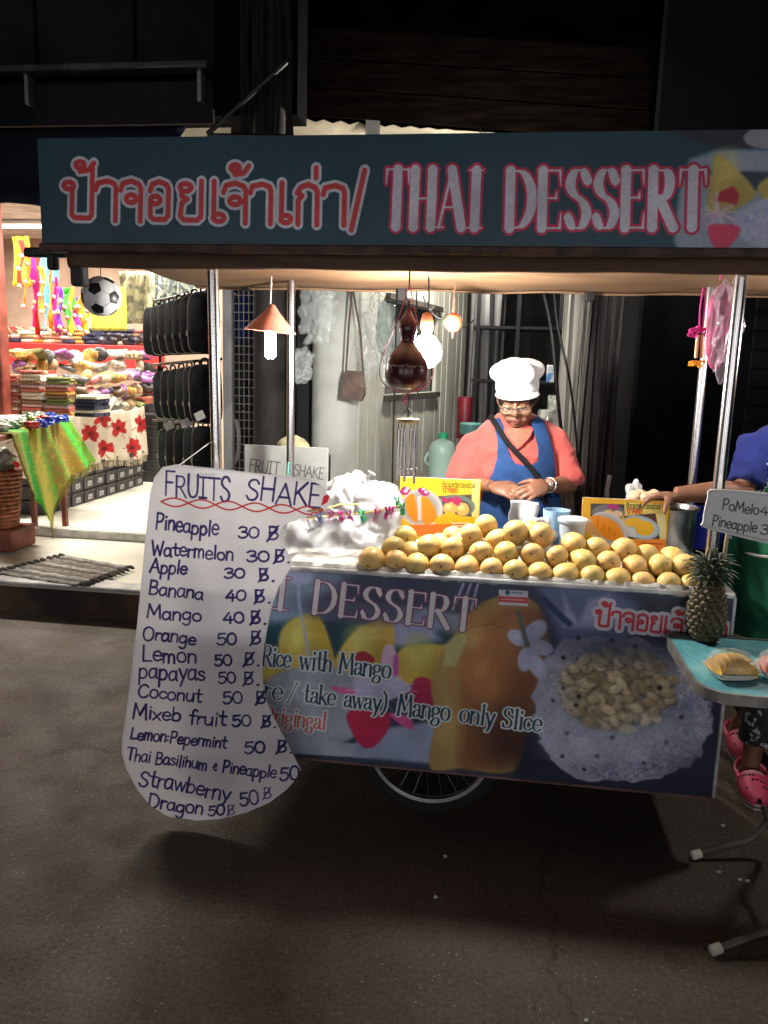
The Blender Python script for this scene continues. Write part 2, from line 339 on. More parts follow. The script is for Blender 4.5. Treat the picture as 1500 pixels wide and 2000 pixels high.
def text_strokes(txt, x0, y0, x1, y1, h, wd, serif=False, thick=1.5, thin=.42, slant=0, jit=0, tick=1.5, gap=0):
    """strokes in source pixels; the line runs from (x0, y0) to (x1, y1), capitals are h tall"""
    tot = sum(glyph(c, serif)[0]+gap for c in txt)-gap
    L = math.hypot(x1-x0, y1-y0); ux, uy = (x1-x0)/L, (y1-y0)/L; sx = L/tot; sy = h/10
    out = []; cx = 0; rg = random.Random(hash(txt) % 1000 if False else sum(map(ord, txt)))
    for ch in txt:
        adv, sts = glyph(ch, serif); jy = rg.uniform(-jit, jit); js = 1+rg.uniform(-jit, jit)*.12
        def mp(p, w=None):
            X = (cx+p[0]+slant*p[1]*sy/sx)*sx; Y = (p[1]*js+jy)*sy
            q = (x0+ux*X+uy*Y, y0+uy*X-ux*Y); return q if w is None else q+(w,)
        for curve, pts in sts:
            if not serif: out.append([mp(p) for p in pts]); continue
            res = []
            for i, p in enumerate(pts):
                a, b = pts[max(i-1, 0)], pts[min(i+1, len(pts)-1)]; dx, dy = (b[0]-a[0])*sx, (b[1]-a[1])*sy; l = math.hypot(dx, dy)+1e-9
                v = abs(dy)/l
                if not curve and .3 < v < .985: k = 1 if dx*dy < 0 else .12
                else: k = v**1.6
                res.append(mp(p, (thin+(thick-thin)*k)*sy))
            out.append(res)
            if not curve and abs(pts[0][0]-pts[-1][0])*sx < abs(pts[0][1]-pts[-1][1])*sy*1.2 and abs(pts[0][1]-pts[-1][1]) > 2:
                for e, o in ((pts[0], pts[-1]), (pts[-1], pts[0])):
                    if ch == 'A' and e[1] > 9 or ch in 'Ww' and e[1] < 1 or ch == 'M' and (e[1] == 2.6 or 1 < e[0] < 7 and e[1] > 9): continue
                    k = tick*sy/sx*.75; out.append([mp((e[0]-k, e[1]), thin*sy), mp((e[0]+k, e[1]), thin*sy)])
            if ch in 'TEF' and not curve and pts[0][1] == pts[1][1]:
                for e in (pts if ch == 'T' else pts[1:]):
                    dn = -2.6 if e[1] > 6 else (2.6 if e[1] < 2 else 1.1)
                    out.append([mp((e[0], e[1]), thin*sy*1.6), mp((e[0]*1.0+(.25 if e[0] > 2 else -.25), e[1]+dn), thin*sy*.5)])
            if ch == 'S' : 
                for e, dn in ((pts[0], 2.2), (pts[-1], -2.2)): out.append([mp((e[0], e[1]+dn*.75), thin*sy*.9), mp((e[0], e[1]-dn*.35), thin*sy*1.2)])
        cx += adv+gap
    return out
def write(cv, strokes, wd, col, grow=0, alpha=1, soft=1.2):
    for s in strokes: cv.stroke(s, wd, col, soft, alpha, grow)

# Thai letters, body height 10, marks above
def _circ(x, y, r, a0=0, turn=360, n=12): return ' '.join('%.2f,%.2f' % (x+r*math.cos(R_(a0+turn*i/n)), y+r*math.sin(R_(a0+turn*i/n))) for i in range(n+1))
TH = {'ป': (5.8, ['1.9,8.3 '+_circ(1.1, 8.3, .85), 'l1.7,7.6 1.7,1.2 2.2,.5 4.6,.5 5,1.2 5,13.6']),
'า': (4.2, ['l.2,7.4 .5,9 2,9.6 3.1,9 3.4,8 3.4,0']), 'จ': (5, ['l.2,7.4 .6,9.1 2.2,9.7 3.6,9 4,8 4,0', '4,5.2 '+_circ(2.2, 5.4, .95)]),
'อ': (5, ['l.5,7.4 .8,9 2.2,9.7 3.6,9 4,8 4,1.4 3.4,.5 1.2,.5 .6,1.2 .6,4.6', _circ(1.5, 5.2, .95, 200)]),
'ย': (5, [_circ(1.4, 8.4, .95), 'l.7,7.6 .8,6.2 1.7,5.6 .8,4.6 .6,1.4 1.2,.5 3.5,.5 4.1,1.3 4.1,10']),
'เ': (2.6, ['l.7,10 .7,1.6', _circ(1.5, 1.2, .9, 180)]), 'ก': (5, ['l.6,0 .6,5.8 1.3,7 .4,7.6 1,9 2.4,9.7 3.7,9 4.1,8 4.1,0']),
'/': (4, ['l.4,-1.6 3.4,11.4']), 'ข': (4.8, [_circ(1, 8.6, .8), 'l1.6,8 1,6.8 1.4,6 1.4,1.2 2,.5 3.4,.5 3.9,1.2 3.9,10']),
'ว': (4.2, ['l.3,8 .8,9.2 2,9.7 3.1,9 3.4,8 3.4,2', _circ(2.6, 1.4, .8)]), 'ห': (5.4, [_circ(1, 9, .8), 'l1.4,8.4 1.4,0', 'l1.4,4 3.6,7.6', _circ(3.9, 8.6, .8), 'l4.2,7.4 4.2,0']),
'น': (5.4, [_circ(1, 9, .8), 'l1.4,8.4 1.4,1 2.2,.5 4.2,2.6', _circ(4.2, 1.2, .7), 'l4.3,2 4.3,10']), 'ม': (5.4, [_circ(1, 9, .8), 'l1.5,8.4 1.5,2', _circ(1.1, 1.2, .8), 'l1.8,1.4 4.3,1', 'l4.3,0 4.3,10']),
'ะ': (3, [_circ(1, 7.6, .7), 'l1.7,8 2.4,9', _circ(1, 2.8, .7), 'l1.7,3.2 2.4,4.2']), 'ง': (4.4, [_circ(2.6, 8.8, .8), 'l3.2,8.2 3.2,1.4 2,.6 .4,4.6'])}
TM = {'้': [_circ(-2.9, 13.4, .75), 'l-2.2,13 -2.9,11.8 -1.4,12.2 -.6,13.9'], '่': ['l-1.2,11.4 -1.2,13.8'], 'ี': ['l-4,10.6 -3,11.8 -1.4,11.6 -1,10.8 -4,10.6', 'l-1,12.6 -1,10.8']}
def thai_strokes(txt, x0, y0, x1, y1, h):
    tot = sum(TH[c][0] for c in txt if c in TH); L = math.hypot(x1-x0, y1-y0); ux, uy = (x1-x0)/L, (y1-y0)/L; sx = L/tot; sy = h/10; cx = 0; out = []
    for ch in txt:
        for st in (TH[ch][1] if ch in TH else TM[ch]):
            pts = [tuple(float(q) for q in p.split(',')) for p in st.lstrip('l').split()]
            out.append([(x0+ux*(cx+a)*sx+uy*b*sy, y0+uy*(cx+a)*sx-ux*b*sy) for a, b in pts])
        cx += TH[ch][0] if ch in TH else 0
    return out
def wall_print(x0, x1, z0, z1, Y, res, col):
    """a canvas for a print on the upright plane y = Y, addressed by the pixels of the photograph that show it"""
    def toc(px, py): p = P(px, py, Y); return ((p.x-x0)*res, (z1-p.z)*res)
    return Canvas((x1-x0)*res, (z1-z0)*res, col, toc, res/(FPX/((Y-CAM.y)*1.02)))
# ================================================================== THE SETTING
ORD = ['first', 'second', 'third', 'fourth', 'fifth', 'sixth', 'seventh', 'eighth', 'ninth', 'tenth', 'eleventh', 'twelfth', 'thirteenth', 'fourteenth', 'fifteenth', 'sixteenth', 'seventeenth', 'eighteenth']

def road_material():
    m = bpy.data.materials.new('worn street concrete'); m.use_nodes = True; N = m.node_tree.nodes; L = m.node_tree.links; b = N['Principled BSDF']
    tc = N.new('ShaderNodeTexCoord')
    def noise(sc, det=6, rough=.6):
        n = N.new('ShaderNodeTexNoise'); n.inputs['Scale'].default_value = sc; n.inputs['Detail'].default_value = det; n.inputs['Roughness'].default_value = rough; L.new(tc.outputs['Object'], n.inputs['Vector']); return n
    def ramp(src, p0, c0, p1, c1):
        r = N.new('ShaderNodeValToRGB'); e = r.color_ramp.elements; e[0].position = p0; e[1].position = p1; e[0].color = (*c0, 1); e[1].color = (*c1, 1); L.new(src, r.inputs[0]); return r
    def mix(a, b_, fac, mode='MIX'):
        x = N.new('ShaderNodeMixRGB'); x.blend_type = mode; L.new(a, x.inputs[1]); L.new(b_, x.inputs[2])
        if isinstance(fac, float): x.inputs[0].default_value = fac
        else: L.new(fac, x.inputs[0])
        return x
    base = ramp(noise(1.1).outputs[0], .35, (.078, .058, .044), .68, (.135, .104, .082))
    fine = ramp(noise(70, 4, .8).outputs[0], .32, (.42, .42, .43), .7, (1.5, 1.46, 1.4))
    c = mix(base.outputs[0], fine.outputs[0], 1.0, 'MULTIPLY')
    v = N.new('ShaderNodeTexVoronoi'); v.inputs['Scale'].default_value = 55; L.new(tc.outputs['Object'], v.inputs['Vector'])
    sp = ramp(v.outputs['Distance'], .1, (1, 1, 1), .17, (0, 0, 0))
    n3 = ramp(noise(14).outputs[0], .46, (0, 0, 0), .6, (.9, .9, .9)); k = mix(sp.outputs[0], n3.outputs[0], 1.0, 'MULTIPLY')
    grit = N.new('ShaderNodeRGB'); grit.outputs[0].default_value = (.42, .38, .33, 1)
    c2 = mix(c.outputs[0], grit.outputs[0], k.outputs[0])
    st = ramp(noise(.55, 4).outputs[0], .56, (1, 1, 1), .72, (.62, .6, .6)); c3 = mix(c2.outputs[0], st.outputs[0], 1.0, 'MULTIPLY')
    wc = N.new('ShaderNodeTexWave'); wc.inputs['Scale'].default_value = 16; wc.inputs['Distortion'].default_value = 5; wc.inputs['Detail'].default_value = 5; wc.inputs['Detail Scale'].default_value = 3
    mc = N.new('ShaderNodeMapping'); mc.inputs['Rotation'].default_value = (0, 0, R_(14)); mc.inputs['Scale'].default_value = (1, .12, 1); L.new(tc.outputs['Object'], mc.inputs[0]); L.new(mc.outputs[0], wc.inputs[0])
    rc = ramp(wc.outputs[0], .0, (.72, .72, .72), .6, (1.06, 1.06, 1.06)); c3 = mix(c3.outputs[0], rc.outputs[0], .22, 'MULTIPLY')
    vc = N.new('ShaderNodeTexVoronoi'); vc.feature = 'DISTANCE_TO_EDGE'; vc.inputs['Scale'].default_value = .42
    nd = noise(2.2, 6); vm = N.new('ShaderNodeVectorMath'); vm.operation = 'MULTIPLY_ADD'; L.new(nd.outputs['Color'], vm.inputs[0]); vm.inputs[1].default_value = (.55, .55, 0); L.new(tc.outputs['Object'], vm.inputs[2]); L.new(vm.outputs[0], vc.inputs['Vector'])
    cr = ramp(vc.outputs['Distance'], .0, (.45, .45, .45), .006, (1, 1, 1)); c3 = mix(c3.outputs[0], cr.outputs[0], .8, 'MULTIPLY')
    bl = ramp(noise(7, 3, .4).outputs[0], .66, (1, 1, 1), .74, (.55, .53, .52)); c3 = mix(c3.outputs[0], bl.outputs[0], .75, 'MULTIPLY')
    L.new(c3.outputs[0], b.inputs['Base Color'])
    rr = ramp(noise(5).outputs[0], .3, (.55,)*3, .7, (.85,)*3); L.new(rr.outputs[0], b.inputs['Roughness'])
    wv = N.new('ShaderNodeTexWave'); wv.inputs['Scale'].default_value = 9; wv.inputs['Distortion'].default_value = 2.2; wv.inputs['Detail'].default_value = 3; wv.inputs['Detail Scale'].default_value = 2
    mp = N.new('ShaderNodeMapping'); mp.inputs['Rotation'].default_value = (0, 0, R_(22)); L.new(tc.outputs['Object'], mp.inputs[0]); L.new(mp.outputs[0], wv.inputs[0])
    ad = N.new('ShaderNodeMath'); ad.operation = 'MULTIPLY_ADD'; L.new(wv.outputs[0], ad.inputs[0]); ad.inputs[1].default_value = .1; L.new(noise(75, 4, .8).outputs[0], ad.inputs[2])
    bp = N.new('ShaderNodeBump'); bp.inputs['Strength'].default_value = .9; bp.inputs['Distance'].default_value = .007; L.new(ad.outputs[0], bp.inputs['Height']); L.new(bp.outputs[0], b.inputs['Normal'])
    return m
mb = MB(); mb.add([(-60, -60, 0), (60, -60, 0), (60, 60, 0), (-60, 60, 0)], [(0, 1, 2, 3)])
struct('road', mb, road_material(), smooth=0)

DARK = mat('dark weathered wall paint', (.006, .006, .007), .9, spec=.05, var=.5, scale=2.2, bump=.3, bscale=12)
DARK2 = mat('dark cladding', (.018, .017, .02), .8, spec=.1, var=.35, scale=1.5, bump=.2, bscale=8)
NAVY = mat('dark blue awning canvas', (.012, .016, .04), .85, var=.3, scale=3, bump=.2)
BROWNB = mat('dark brown boards', (.004, .0026, .002), .9, spec=.02, var=.45, scale=3, bump=.3, bscale=18, stretch=(1, 1, 8))
CONC = mat('pale dirty concrete', (.66, .69, .63), .85, var=0, col2=(.30, .31, .28), scale=2.4, lo=.44, hi=.74, dist=.6, bump=.35, bscale=22)
PLANK = mat('pale painted boards', (.66, .67, .6), .75, var=0, col2=(.33, .32, .26), scale=2.2, lo=.46, hi=.75, dist=1, bump=.2, bscale=14, stretch=(1, 1, .35))
FLOOR = mat('pale shop floor tile', (.72, .71, .62), .32, var=.1, scale=2.5, col2=(.60, .58, .48), bump=.05, bscale=6)
RISER = mat('brown stained step riser', (.075, .045, .026), .7, var=0, col2=(.018, .014, .012), scale=3.2, lo=.4, hi=.6, bump=.3, bscale=20)
LIP = mat('grey step edging', (.42, .41, .4), .5, var=.25, scale=9, bump=.15)
STEEL = mat('brushed steel tube', (.62, .61, .6), .24, metal=1, var=.06, scale=5, bump=.006, bscale=20)
DULL = mat('dull grey metal', (.33, .33, .33), .45, metal=.7, var=.25, scale=7)
BLACK = mat('black plastic', (.012, .012, .014), .45, var=.3)
CORD = mat('black rubber cord', (.01, .01, .01), .6, var=0)
GRIDW = mat('pale coated wire', (.6, .6, .57), .4, var=.1)
WIRE = mat('zinc wire', (.5, .5, .48), .4, metal=.8, var=.15)

SF, SF2 = .19, .25                                            # shop floor, its inner step
mb = MB(); mb.box((-5.2, 2.5, SF/2-.003), (7.3, 1.26, SF-.006)); floor = struct('shop_floor', mb, FLOOR, smooth=0)
mb = MB(); mb.box((-5.2, 1.868, SF/2-.012), (7.3, .012, SF-.03)); struct('step_riser', mb, RISER, smooth=0)
mb = MB(); mb.box((-5.2, 1.93, SF-.004), (7.32, .16, .022), b=.006); struct('step_edging', mb, LIP, smooth=0)
mb = MB(); mb.box((-5.2, 5.0, SF2/2), (7.3, 3.74, SF2)); struct('inner_shop_floor', mb, FLOOR, smooth=0)
mb = MB(); mb.box((-5.2, 3.124, SF+.028), (7.3, .012, .05)); struct('inner_step_riser', mb, LIP, smooth=0)
SHOPW = mat('warm shop wall', (.5, .36, .27), .8, var=.2, scale=2)
mb = MB(); mb.box((-5.2, 6.9, 1.6), (7.3, .1, 3.2)); struct('shop_back_wall', mb, SHOPW, smooth=0)
mb = MB(); mb.box((-8.8, 4.3, 1.6), (.1, 5.1, 3.2)); struct('shop_side_wall', mb, SHOPW, smooth=0)
mb = MB(); mb.box((-5.2, 4.45, 3.0), (7.28, 4.8, .1)); struct('shop_ceiling', mb, mat('shop ceiling', (.6, .58, .54), .9), smooth=0)
mb = MB(); mb.box((-1.60, 4.6, 1.5), (.08, 4.6, 3.0)); struct('partition_wall', mb, mat('dark partition', (.05, .05, .055), .7, var=.4, scale=3), smooth=0)

# upper front above the shop: cladding panels, gutter rail, dark awning
y0 = 1.75
zr = P(0, 150, y0-.05).z
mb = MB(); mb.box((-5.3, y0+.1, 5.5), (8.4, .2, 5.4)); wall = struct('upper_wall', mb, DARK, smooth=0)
xs = [P(q, 90, y0).x for q in (-900, -620, -330, -130, 78, 270, 428)]
for a, b in zip(xs, xs[1:]):
    mb = MB(); mb.box(((a+b)/2, y0-.02, zr+.85), (b-a-.02, .035, 1.62), b=.004); mb.build('cladding_panel', DARK2, wall, smooth=0)
t = thing('gutter_rail', 'long dull metal gutter rail along the dark upper wall at top left', 'gutter', (xs[0], y0-.12, zr))
mb = MB(); mb.box(((xs[0]+xs[-1])/2, y0-.12, zr), (xs[-1]-xs[0], .11, .035), b=.008); mb.build('rail', mat('gutter metal', (.2, .19, .21), .3, metal=.8, var=.3, scale=9), t)
mb = MB(); mb.box(((xs[0]+xs[-1])/2, y0-.06, zr-.15), (xs[-1]-xs[0]-.02, .03, .2)); mb.build('fascia', DARK2, t, smooth=0)
for q in (-600, -250, 60, 395):
    c = P(q, 160, y0-.08); mb = MB(); mb.box((c.x, y0-.09, zr-.09), (.02, .07, .14)); mb.build('bracket', DULL, t, smooth=0)
def aw(u, v):
    x = -9+7.35*u; return (x, y0-.1-.62*v, zr-.27-(zr-.27-2.22)*v-.02*math.sin(u*60)*v)
aw_o = tag(MB().sheet(60, 8, aw).build('shop_awning', NAVY, solid=.01), 'dark navy canvas awning sloping over the souvenir shop front', 'awning')

# masonry pillar, board wall running back beside it
xa, xb = P(603, 700, 1.9).x, P(692, 700, 1.9).x
mb = MB()
ring = [(xa+.02, 1.93), (xa, 1.98), (xa, 2.3), (xb, 2.3), (xb, 1.98), (xb-.03, 1.92), ((xa+xb)/2+.05, 1.885), ((xa+xb)/2-.05, 1.885)]
mb.prism(ring, lambda u, v, w_: (u, v, w_), 0, 2.6)
tag(mb.build('pillar', CONC, smooth=50), 'pale rounded concrete pillar behind the left side of the cart', 'pillar')
wa, wb = Vector((xb, 2.02, 0)), P(905, 700, 4.3); wb.z = 0
sw = thing('board_wall', 'pale dirty board wall receding beside the concrete pillar', 'wall', wa)
d = (wb-wa); nrm = Vector((d.y, -d.x, 0)).normalized(); ang = math.atan2(d.y, d.x); nb = 17; win = (3, 10); WZ0, WZ1 = 1.38, 1.95
for i in range(nb):
    c = wa+d*((i+.5)/nb); wd = d.length/nb-.006; off = nrm*random.uniform(-.004, .004)
    if win[0] <= i <= win[1]:
        for z0, z1 in ((0, WZ0), (WZ1, 2.6)):
            mb = MB(); mb.box((c.x+off.x, c.y+off.y, (z0+z1)/2), (wd, .03, z1-z0), ang, b=.003); mb.build('plank', PLANK, sw, smooth=0)
    else:
        mb = MB(); mb.box((c.x+off.x, c.y+off.y, 1.3), (wd, .03, 2.6), ang, b=.003); mb.build('plank', PLANK, sw, smooth=0)
c = wa+d*((win[0]+win[1]+1)/2/nb); L_ = d.length*(win[1]-win[0]+1)/nb
mb = MB()
mb.box((c.x, c.y, WZ0-.02), (L_+.05, .09, .035), ang); mb.box((c.x, c.y, WZ1+.02), (L_+.05, .09, .035), ang); fr = mb.build('window_frame', mat('old dark window wood', (.07, .06, .05), .7, var=.4, scale=8), sw, smooth=0)
mb = MB(); q = c-nrm*.03; mb.box((q.x, q.y, (WZ0+WZ1)/2), (L_, .012, WZ1-WZ0), ang); mb.build('window_pane', mat('grimy window glass', (.11, .12, .115), .25, var=.5, scale=5), sw, smooth=0)
mb = MB(); mb.box((.4, 4.75, 1.65), (4.3, .1, 3.3)); struct('alley_back_wall', mb, mat('alley wall', (.03, .03, .031), .8, var=.5, scale=1.6, bump=.3, bscale=8, stretch=(1, 1, .3)), smooth=0)
# front to the right: dark shutters
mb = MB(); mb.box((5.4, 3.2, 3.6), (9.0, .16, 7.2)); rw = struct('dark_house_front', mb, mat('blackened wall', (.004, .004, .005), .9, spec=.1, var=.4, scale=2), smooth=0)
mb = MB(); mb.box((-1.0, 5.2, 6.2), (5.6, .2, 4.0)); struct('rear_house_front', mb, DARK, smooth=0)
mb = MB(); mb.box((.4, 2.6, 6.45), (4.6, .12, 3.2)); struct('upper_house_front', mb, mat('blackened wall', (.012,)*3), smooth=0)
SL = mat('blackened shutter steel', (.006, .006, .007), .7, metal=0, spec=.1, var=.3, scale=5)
for k in range(20):
    mb = MB(); mb.box((4.4, 3.1, .1+k*.12), (5.6, .02, .108), b=.006); mb.build('shutter_slat', SL, rw, smooth=0)
# lit fibre roof over the alley and the brown fascia above it
zf0, zf1 = P(560, 222, 3.7).z, P(1010, 272, 3.7).z; xf0, xf1 = P(560, 222, 3.7).x, P(1010, 272, 3.7).x
mb = MB(); mb.sheet(40, 6, lambda u, v: (xf0-.5+(xf1-xf0+.9)*u, 3.7+1.1*v, zf0+(zf1-zf0)*u-.12*v+.012*math.sin(u*130)))
tag(mb.build('alley_roof', mat('cream fibre roof sheet', (.78, .7, .55), .8, var=.25, scale=2, transl=.3), solid=.008), 'pale corrugated roof sheet lit from below above the big sign', 'roof')
fb = thing('roof_fascia', 'dark brown wooden fascia boards above the lit roof sheet', 'fascia', (xf0, 3.6, zf0))
for k in range(3):
    mb = MB(); z = zf0-.02+k*.2
    vs = [(xf0-.3, 3.64, z+.02+.1), (xf1+.9, 3.64, zf1+.0+k*.2+.06)]
    a, b = Vector(vs[0]), Vector(vs[1]); mb.box((a+b)/2, ((b-a).length, .03, .19), Matrix.Rotation(math.atan2(a.z-b.z, b.x-a.x), 3, 'Y'), b=.004); mb.build('board', BROWNB, fb, smooth=0)
mb = MB(); c = P(728, 262, 3.66); mb.box(c, (.1, .05, .2)); mb.build('bracket', DULL, fb, smooth=0)
# bundle of power cables
for i, q in enumerate((474, 486, 500, 512, 521, 533, 546, 556, 567)):
    Y = 1.55+.02*(i % 3); top = P(q+random.uniform(-14, 14), -60, Y); bot = P(q+random.uniform(-6, 6), 420, Y)
    pts = catmull([top, top*.66+bot*.34+Vector((random.uniform(-.03, .03), 0, 0)), top*.33+bot*.67+Vector((random.uniform(-.03, .03), 0, 0)), bot], 6)
    mb = MB(); mb.tube(pts, .011+.004*(i % 3), 6)
    tag(mb.build('power_cable', CORD), '%s black power cable from the left in the bundle hanging above the sign' % ORD[i], 'cable', 'bundle of cables above the sign')
pole = P(520, 400, 1.66)
mb = MB(); mb.lathe([(.09, 0), (.085, 2), (.075, 6)], (pole.x, 1.72, 0), 14); tag(mb.build('utility_pole', mat('dark pole', (.03, .028, .026), .8, var=.3, bump=.3)), 'dark utility pole carrying the cable bundle behind the sign', 'pole')
mb = MB(); a = P(405, 262, 1.4); b = P(560, 120, 1.5); mb.tube([a, b], .012, 6); mb.tube([P(405, 266, 1.4), P(560, 268, 1.5)], .014, 6)
tag(mb.build('pole_bracket', BLACK), 'slanting dark metal bracket on the utility pole just above the sign', 'bracket')

# ------------------------------------------------------------------ unseen lamps and windows assumed or added to light the place
def area(name, loc, aim, sx, sy, power, col, parent):
    l = bpy.data.lights.new(name, 'AREA'); l.shape = 'RECTANGLE'; l.size = sx; l.size_y = sy; l.energy = power; l.color = col
    o = bpy.data.objects.new(name, l); COL.objects.link(o); o.parent = parent
    o.location = Vector(loc)-origin(parent); o.rotation_euler = (Vector(aim)-Vector(loc)).to_track_quat('-Z', 'Y').to_euler(); return o
ab = Vector((-.22, 2.75, 2.56)); t = thing('assumed_alley_lamp', 'assumed unseen lamp under the pale roof sheet of the alley behind the cart', 'lamp', ab)  # unseen lamp assumed here, lighting the roof sheet and the board wall
mb = MB(); mb.ball(ab, .05, 16, 10); mb.build('globe', mat('assumed alley globe', (1, .93, .8), .5, var=0, emit=1100), t)
mb = MB(); mb.tube([ab+Vector((0, 0, .05)), ab+Vector((0, .3, .55))], .004, 6); mb.build('cord', CORD, t)
rb = Vector((-1.25, 4.0, 2.98)); t = thing('added_roof_lamp', 'added unseen lamp brightening the pale corrugated roof sheet from close below', 'lamp', rb)  # second lamp, added out of sight to make the roof sheet bright
mb = MB(); mb.ball(rb, .045, 16, 10); mb.build('globe', mat('added roof globe', (1, .93, .8), .5, var=0, emit=90), t); mb = MB(); mb.tube([rb+Vector((0, 0, .045)), rb+Vector((0, 0, .3))], .006, 6); mb.build('stem', CORD, t)
LENS = mat('lamp diffuser', (1, .97, .9), .5, var=0, emit=6)
for i, (x, y) in enumerate(((-2.9, 3.7), (-4.6, 3.6), (-3.1, 5.4), (-4.9, 5.6))):  # ceiling lamps assumed out of sight from how bright the shop is
    t = thing('assumed_ceiling_lamp', ['assumed fluorescent lamp on the shop ceiling over the entrance', 'assumed fluorescent lamp on the shop ceiling over the scarves', 'assumed fluorescent lamp on the shop ceiling above the aisle', 'assumed fluorescent lamp on the shop ceiling in the far corner'][i], 'lamp', (x, y, 2.95), 'assumed ceiling lamps in the shop')
    mb = MB(); mb.box((x, y, 2.925), (1.25, .12, .04), b=.01); mb.build('housing', mat('white enamel', (.8, .8, .78), .4, var=.05), t)
    mb = MB(); mb.tube([(x-.6, y, 2.885), (x+.6, y, 2.885)], .016, 8); mb.build('tube', LENS, t)
    area('lamp_light', (x, y, 2.86), (x, y, 0), 1.2, .1, SHOP_W*(1, .9, .8, .5)[i], (1, .93, .82), t)
ASSUMED_WINGLOW = mat('assumed lit shop window', (1, .965, .985), .5, var=0, emit=ASSUMED_WINDOW_L)
for i, x in enumerate((-5.0, 0.6, 6.2)):  # unseen windows assumed behind the camera, their glow supplying the frontal light
    t = thing('assumed_lit_window', 'assumed unseen brightly lit shop window %s' % ['across the street opposite the souvenir shop', 'straight across the street from the dessert cart', 'across the street opposite the fruit table'][i], 'shop window', (x, -10.5, 0), 'assumed lit windows across the street')
    mb = MB(); mb.box((x, -10.6, 1.7), (5.4, .2, 3.4)); mb.build('wall', DARK, t, smooth=0)
    mb = MB(); mb.box((x, -10.47, 1.45), (3.4, .03, 2.2)); pn = mb.build('pane', ASSUMED_WINGLOW, t, smooth=0)
    for dx in (-1.72, 0, 1.72): mb = MB(); mb.box((x+dx, -10.44, 1.45), (.06, .06, 2.3)); mb.build('mullion', DULL, t, smooth=0)
    for dz in (-1.13, 1.13): mb = MB(); mb.box((x, -10.44, 1.45+dz), (3.5, .06, .06)); mb.build('frame_rail', DULL, t, smooth=0)
# ================================================================== THE CART
cart = thing('dessert_cart', 'street dessert cart with teal sign board, steel posts and printed front panel', 'food cart', (0, .4, 0))
XL, XR = -1.06, .735                                         # counter ends
# --- front poster
RES = 1000
cv = wall_print(XL, XR, .222, .884, -.012, RES, shown(34, 42, 58))
S = lambda *c: shown(*c)
def E_(*a, **k): cv.ell(*a, **k)
cv.poly([(400, 1090), (1000, 1120), (1000, 1180), (400, 1200)], S(40, 48, 66), soft=30)
cv.poly([(430, 1100), (700, 1110), (620, 1180), (600, 1240), (430, 1260)], S(84, 100, 116), soft=50)
E_(720, 1235, 330, 62, S(92, 112, 130), soft=.18)            # bowl rim
E_(720, 1262, 270, 52, S(22, 48, 58), soft=.25)
cv.poly([(700, 1225), (830, 1190), (860, 1250), (800, 1262), (720, 1262)], S(120, 125, 150), soft=30)
for pts, c in (([(545, 1290), (548, 1235), (580, 1205), (625, 1205), (655, 1290), (655, 1300), (560, 1310)], (150, 132, 52)), ([(655, 1285), (690, 1235), (730, 1212), (765, 1215), (768, 1275), (740, 1320), (660, 1320)], (158, 132, 62)), ([(775, 1330), (780, 1270), (840, 1258), (900, 1270), (850, 1330)], (150, 128, 55)), ([(510, 1330), (515, 1300), (560, 1290), (560, 1330)], (150, 120, 40))):
    cv.poly(pts, S(*c), soft=9, curve=5); cx = sum(p[0] for p in pts)/len(pts); cy = sum(p[1] for p in pts)/len(pts)
    E_(cx-12, cy-15, 28, 34, S(176, 160, 84), soft=1.2, alpha=.7); E_(cx+24, cy+18, 26, 30, S(112, 96, 40), soft=1.4, alpha=.6)
cv.poly([(500, 1450), (500, 1390), (520, 1330), (570, 1305), (640, 1300), (700, 1330), (705, 1400), (690, 1440), (640, 1455), (560, 1450)], S(112, 120, 130), soft=14, curve=5)   # rice mound
for k in range(420):
    a, r = random.uniform(0, 6.28), random.random()**.5; x, y = 600+100*r*math.cos(a), 1378+70*r*math.sin(a); q = random.randint(-14, 26); E_(x, y, random.uniform(2, 5), 1.6, S(116+q, 124+q, 136+q), ang=random.uniform(0, 180), alpha=.6)
cv.poly([(500, 1436), (700, 1452), (720, 1480), (500, 1468)], S(120, 128, 140), soft=6)
cv.poly([(700, 1430), (900, 1400), (940, 1500), (690, 1478)], S(106, 116, 138), soft=16)
for pts, c in (([(692, 1280), (712, 1272), (732, 1290), (700, 1302)], (112, 24, 40)), ([(742, 1345), (748, 1268), (768, 1262), (778, 1300), (768, 1350)], (160, 134, 178)), ([(766, 1330), (770, 1280), (778, 1282), (776, 1330)], (150, 60, 130)), ([(645, 1340), (690, 1346), (700, 1360), (660, 1352)], (176, 70, 116)),
               ([(800, 1350), (812, 1325), (840, 1328), (855, 1370), (830, 1380), (795, 1372)], (132, 28, 62)), ([(676, 1400), (700, 1385), (755, 1390), (760, 1420), (730, 1458), (702, 1454)], (140, 26, 56)), ([(760, 1392), (800, 1400), (805, 1425), (775, 1410)], (170, 60, 110)), ([(690, 1330), (720, 1300), (790, 1330), (800, 1350), (740, 1372), (700, 1362)], (134, 132, 160))):
    cv.poly(pts, S(*c), soft=5, curve=4, alpha=.95)
for k in range(26):
    a = random.uniform(0, 6.28); cv.stroke([(745+20*math.cos(a), 1350+16*math.sin(a)), (745+70*math.cos(a), 1352+38*math.sin(a))], 2.5, S(170, 150, 190), alpha=.35)
E_(690, 1190, 120, 30, S(40, 42, 62), soft=.6, alpha=.7)
cv.poly([(840, 1500), (850, 1400), (842, 1330), (880, 1250), (930, 1185), (1000, 1160), (1060, 1190), (1075, 1260), (1050, 1380), (1030, 1470), (990, 1510), (900, 1500)], S(118, 98, 58), soft=8, curve=6)   # large mango
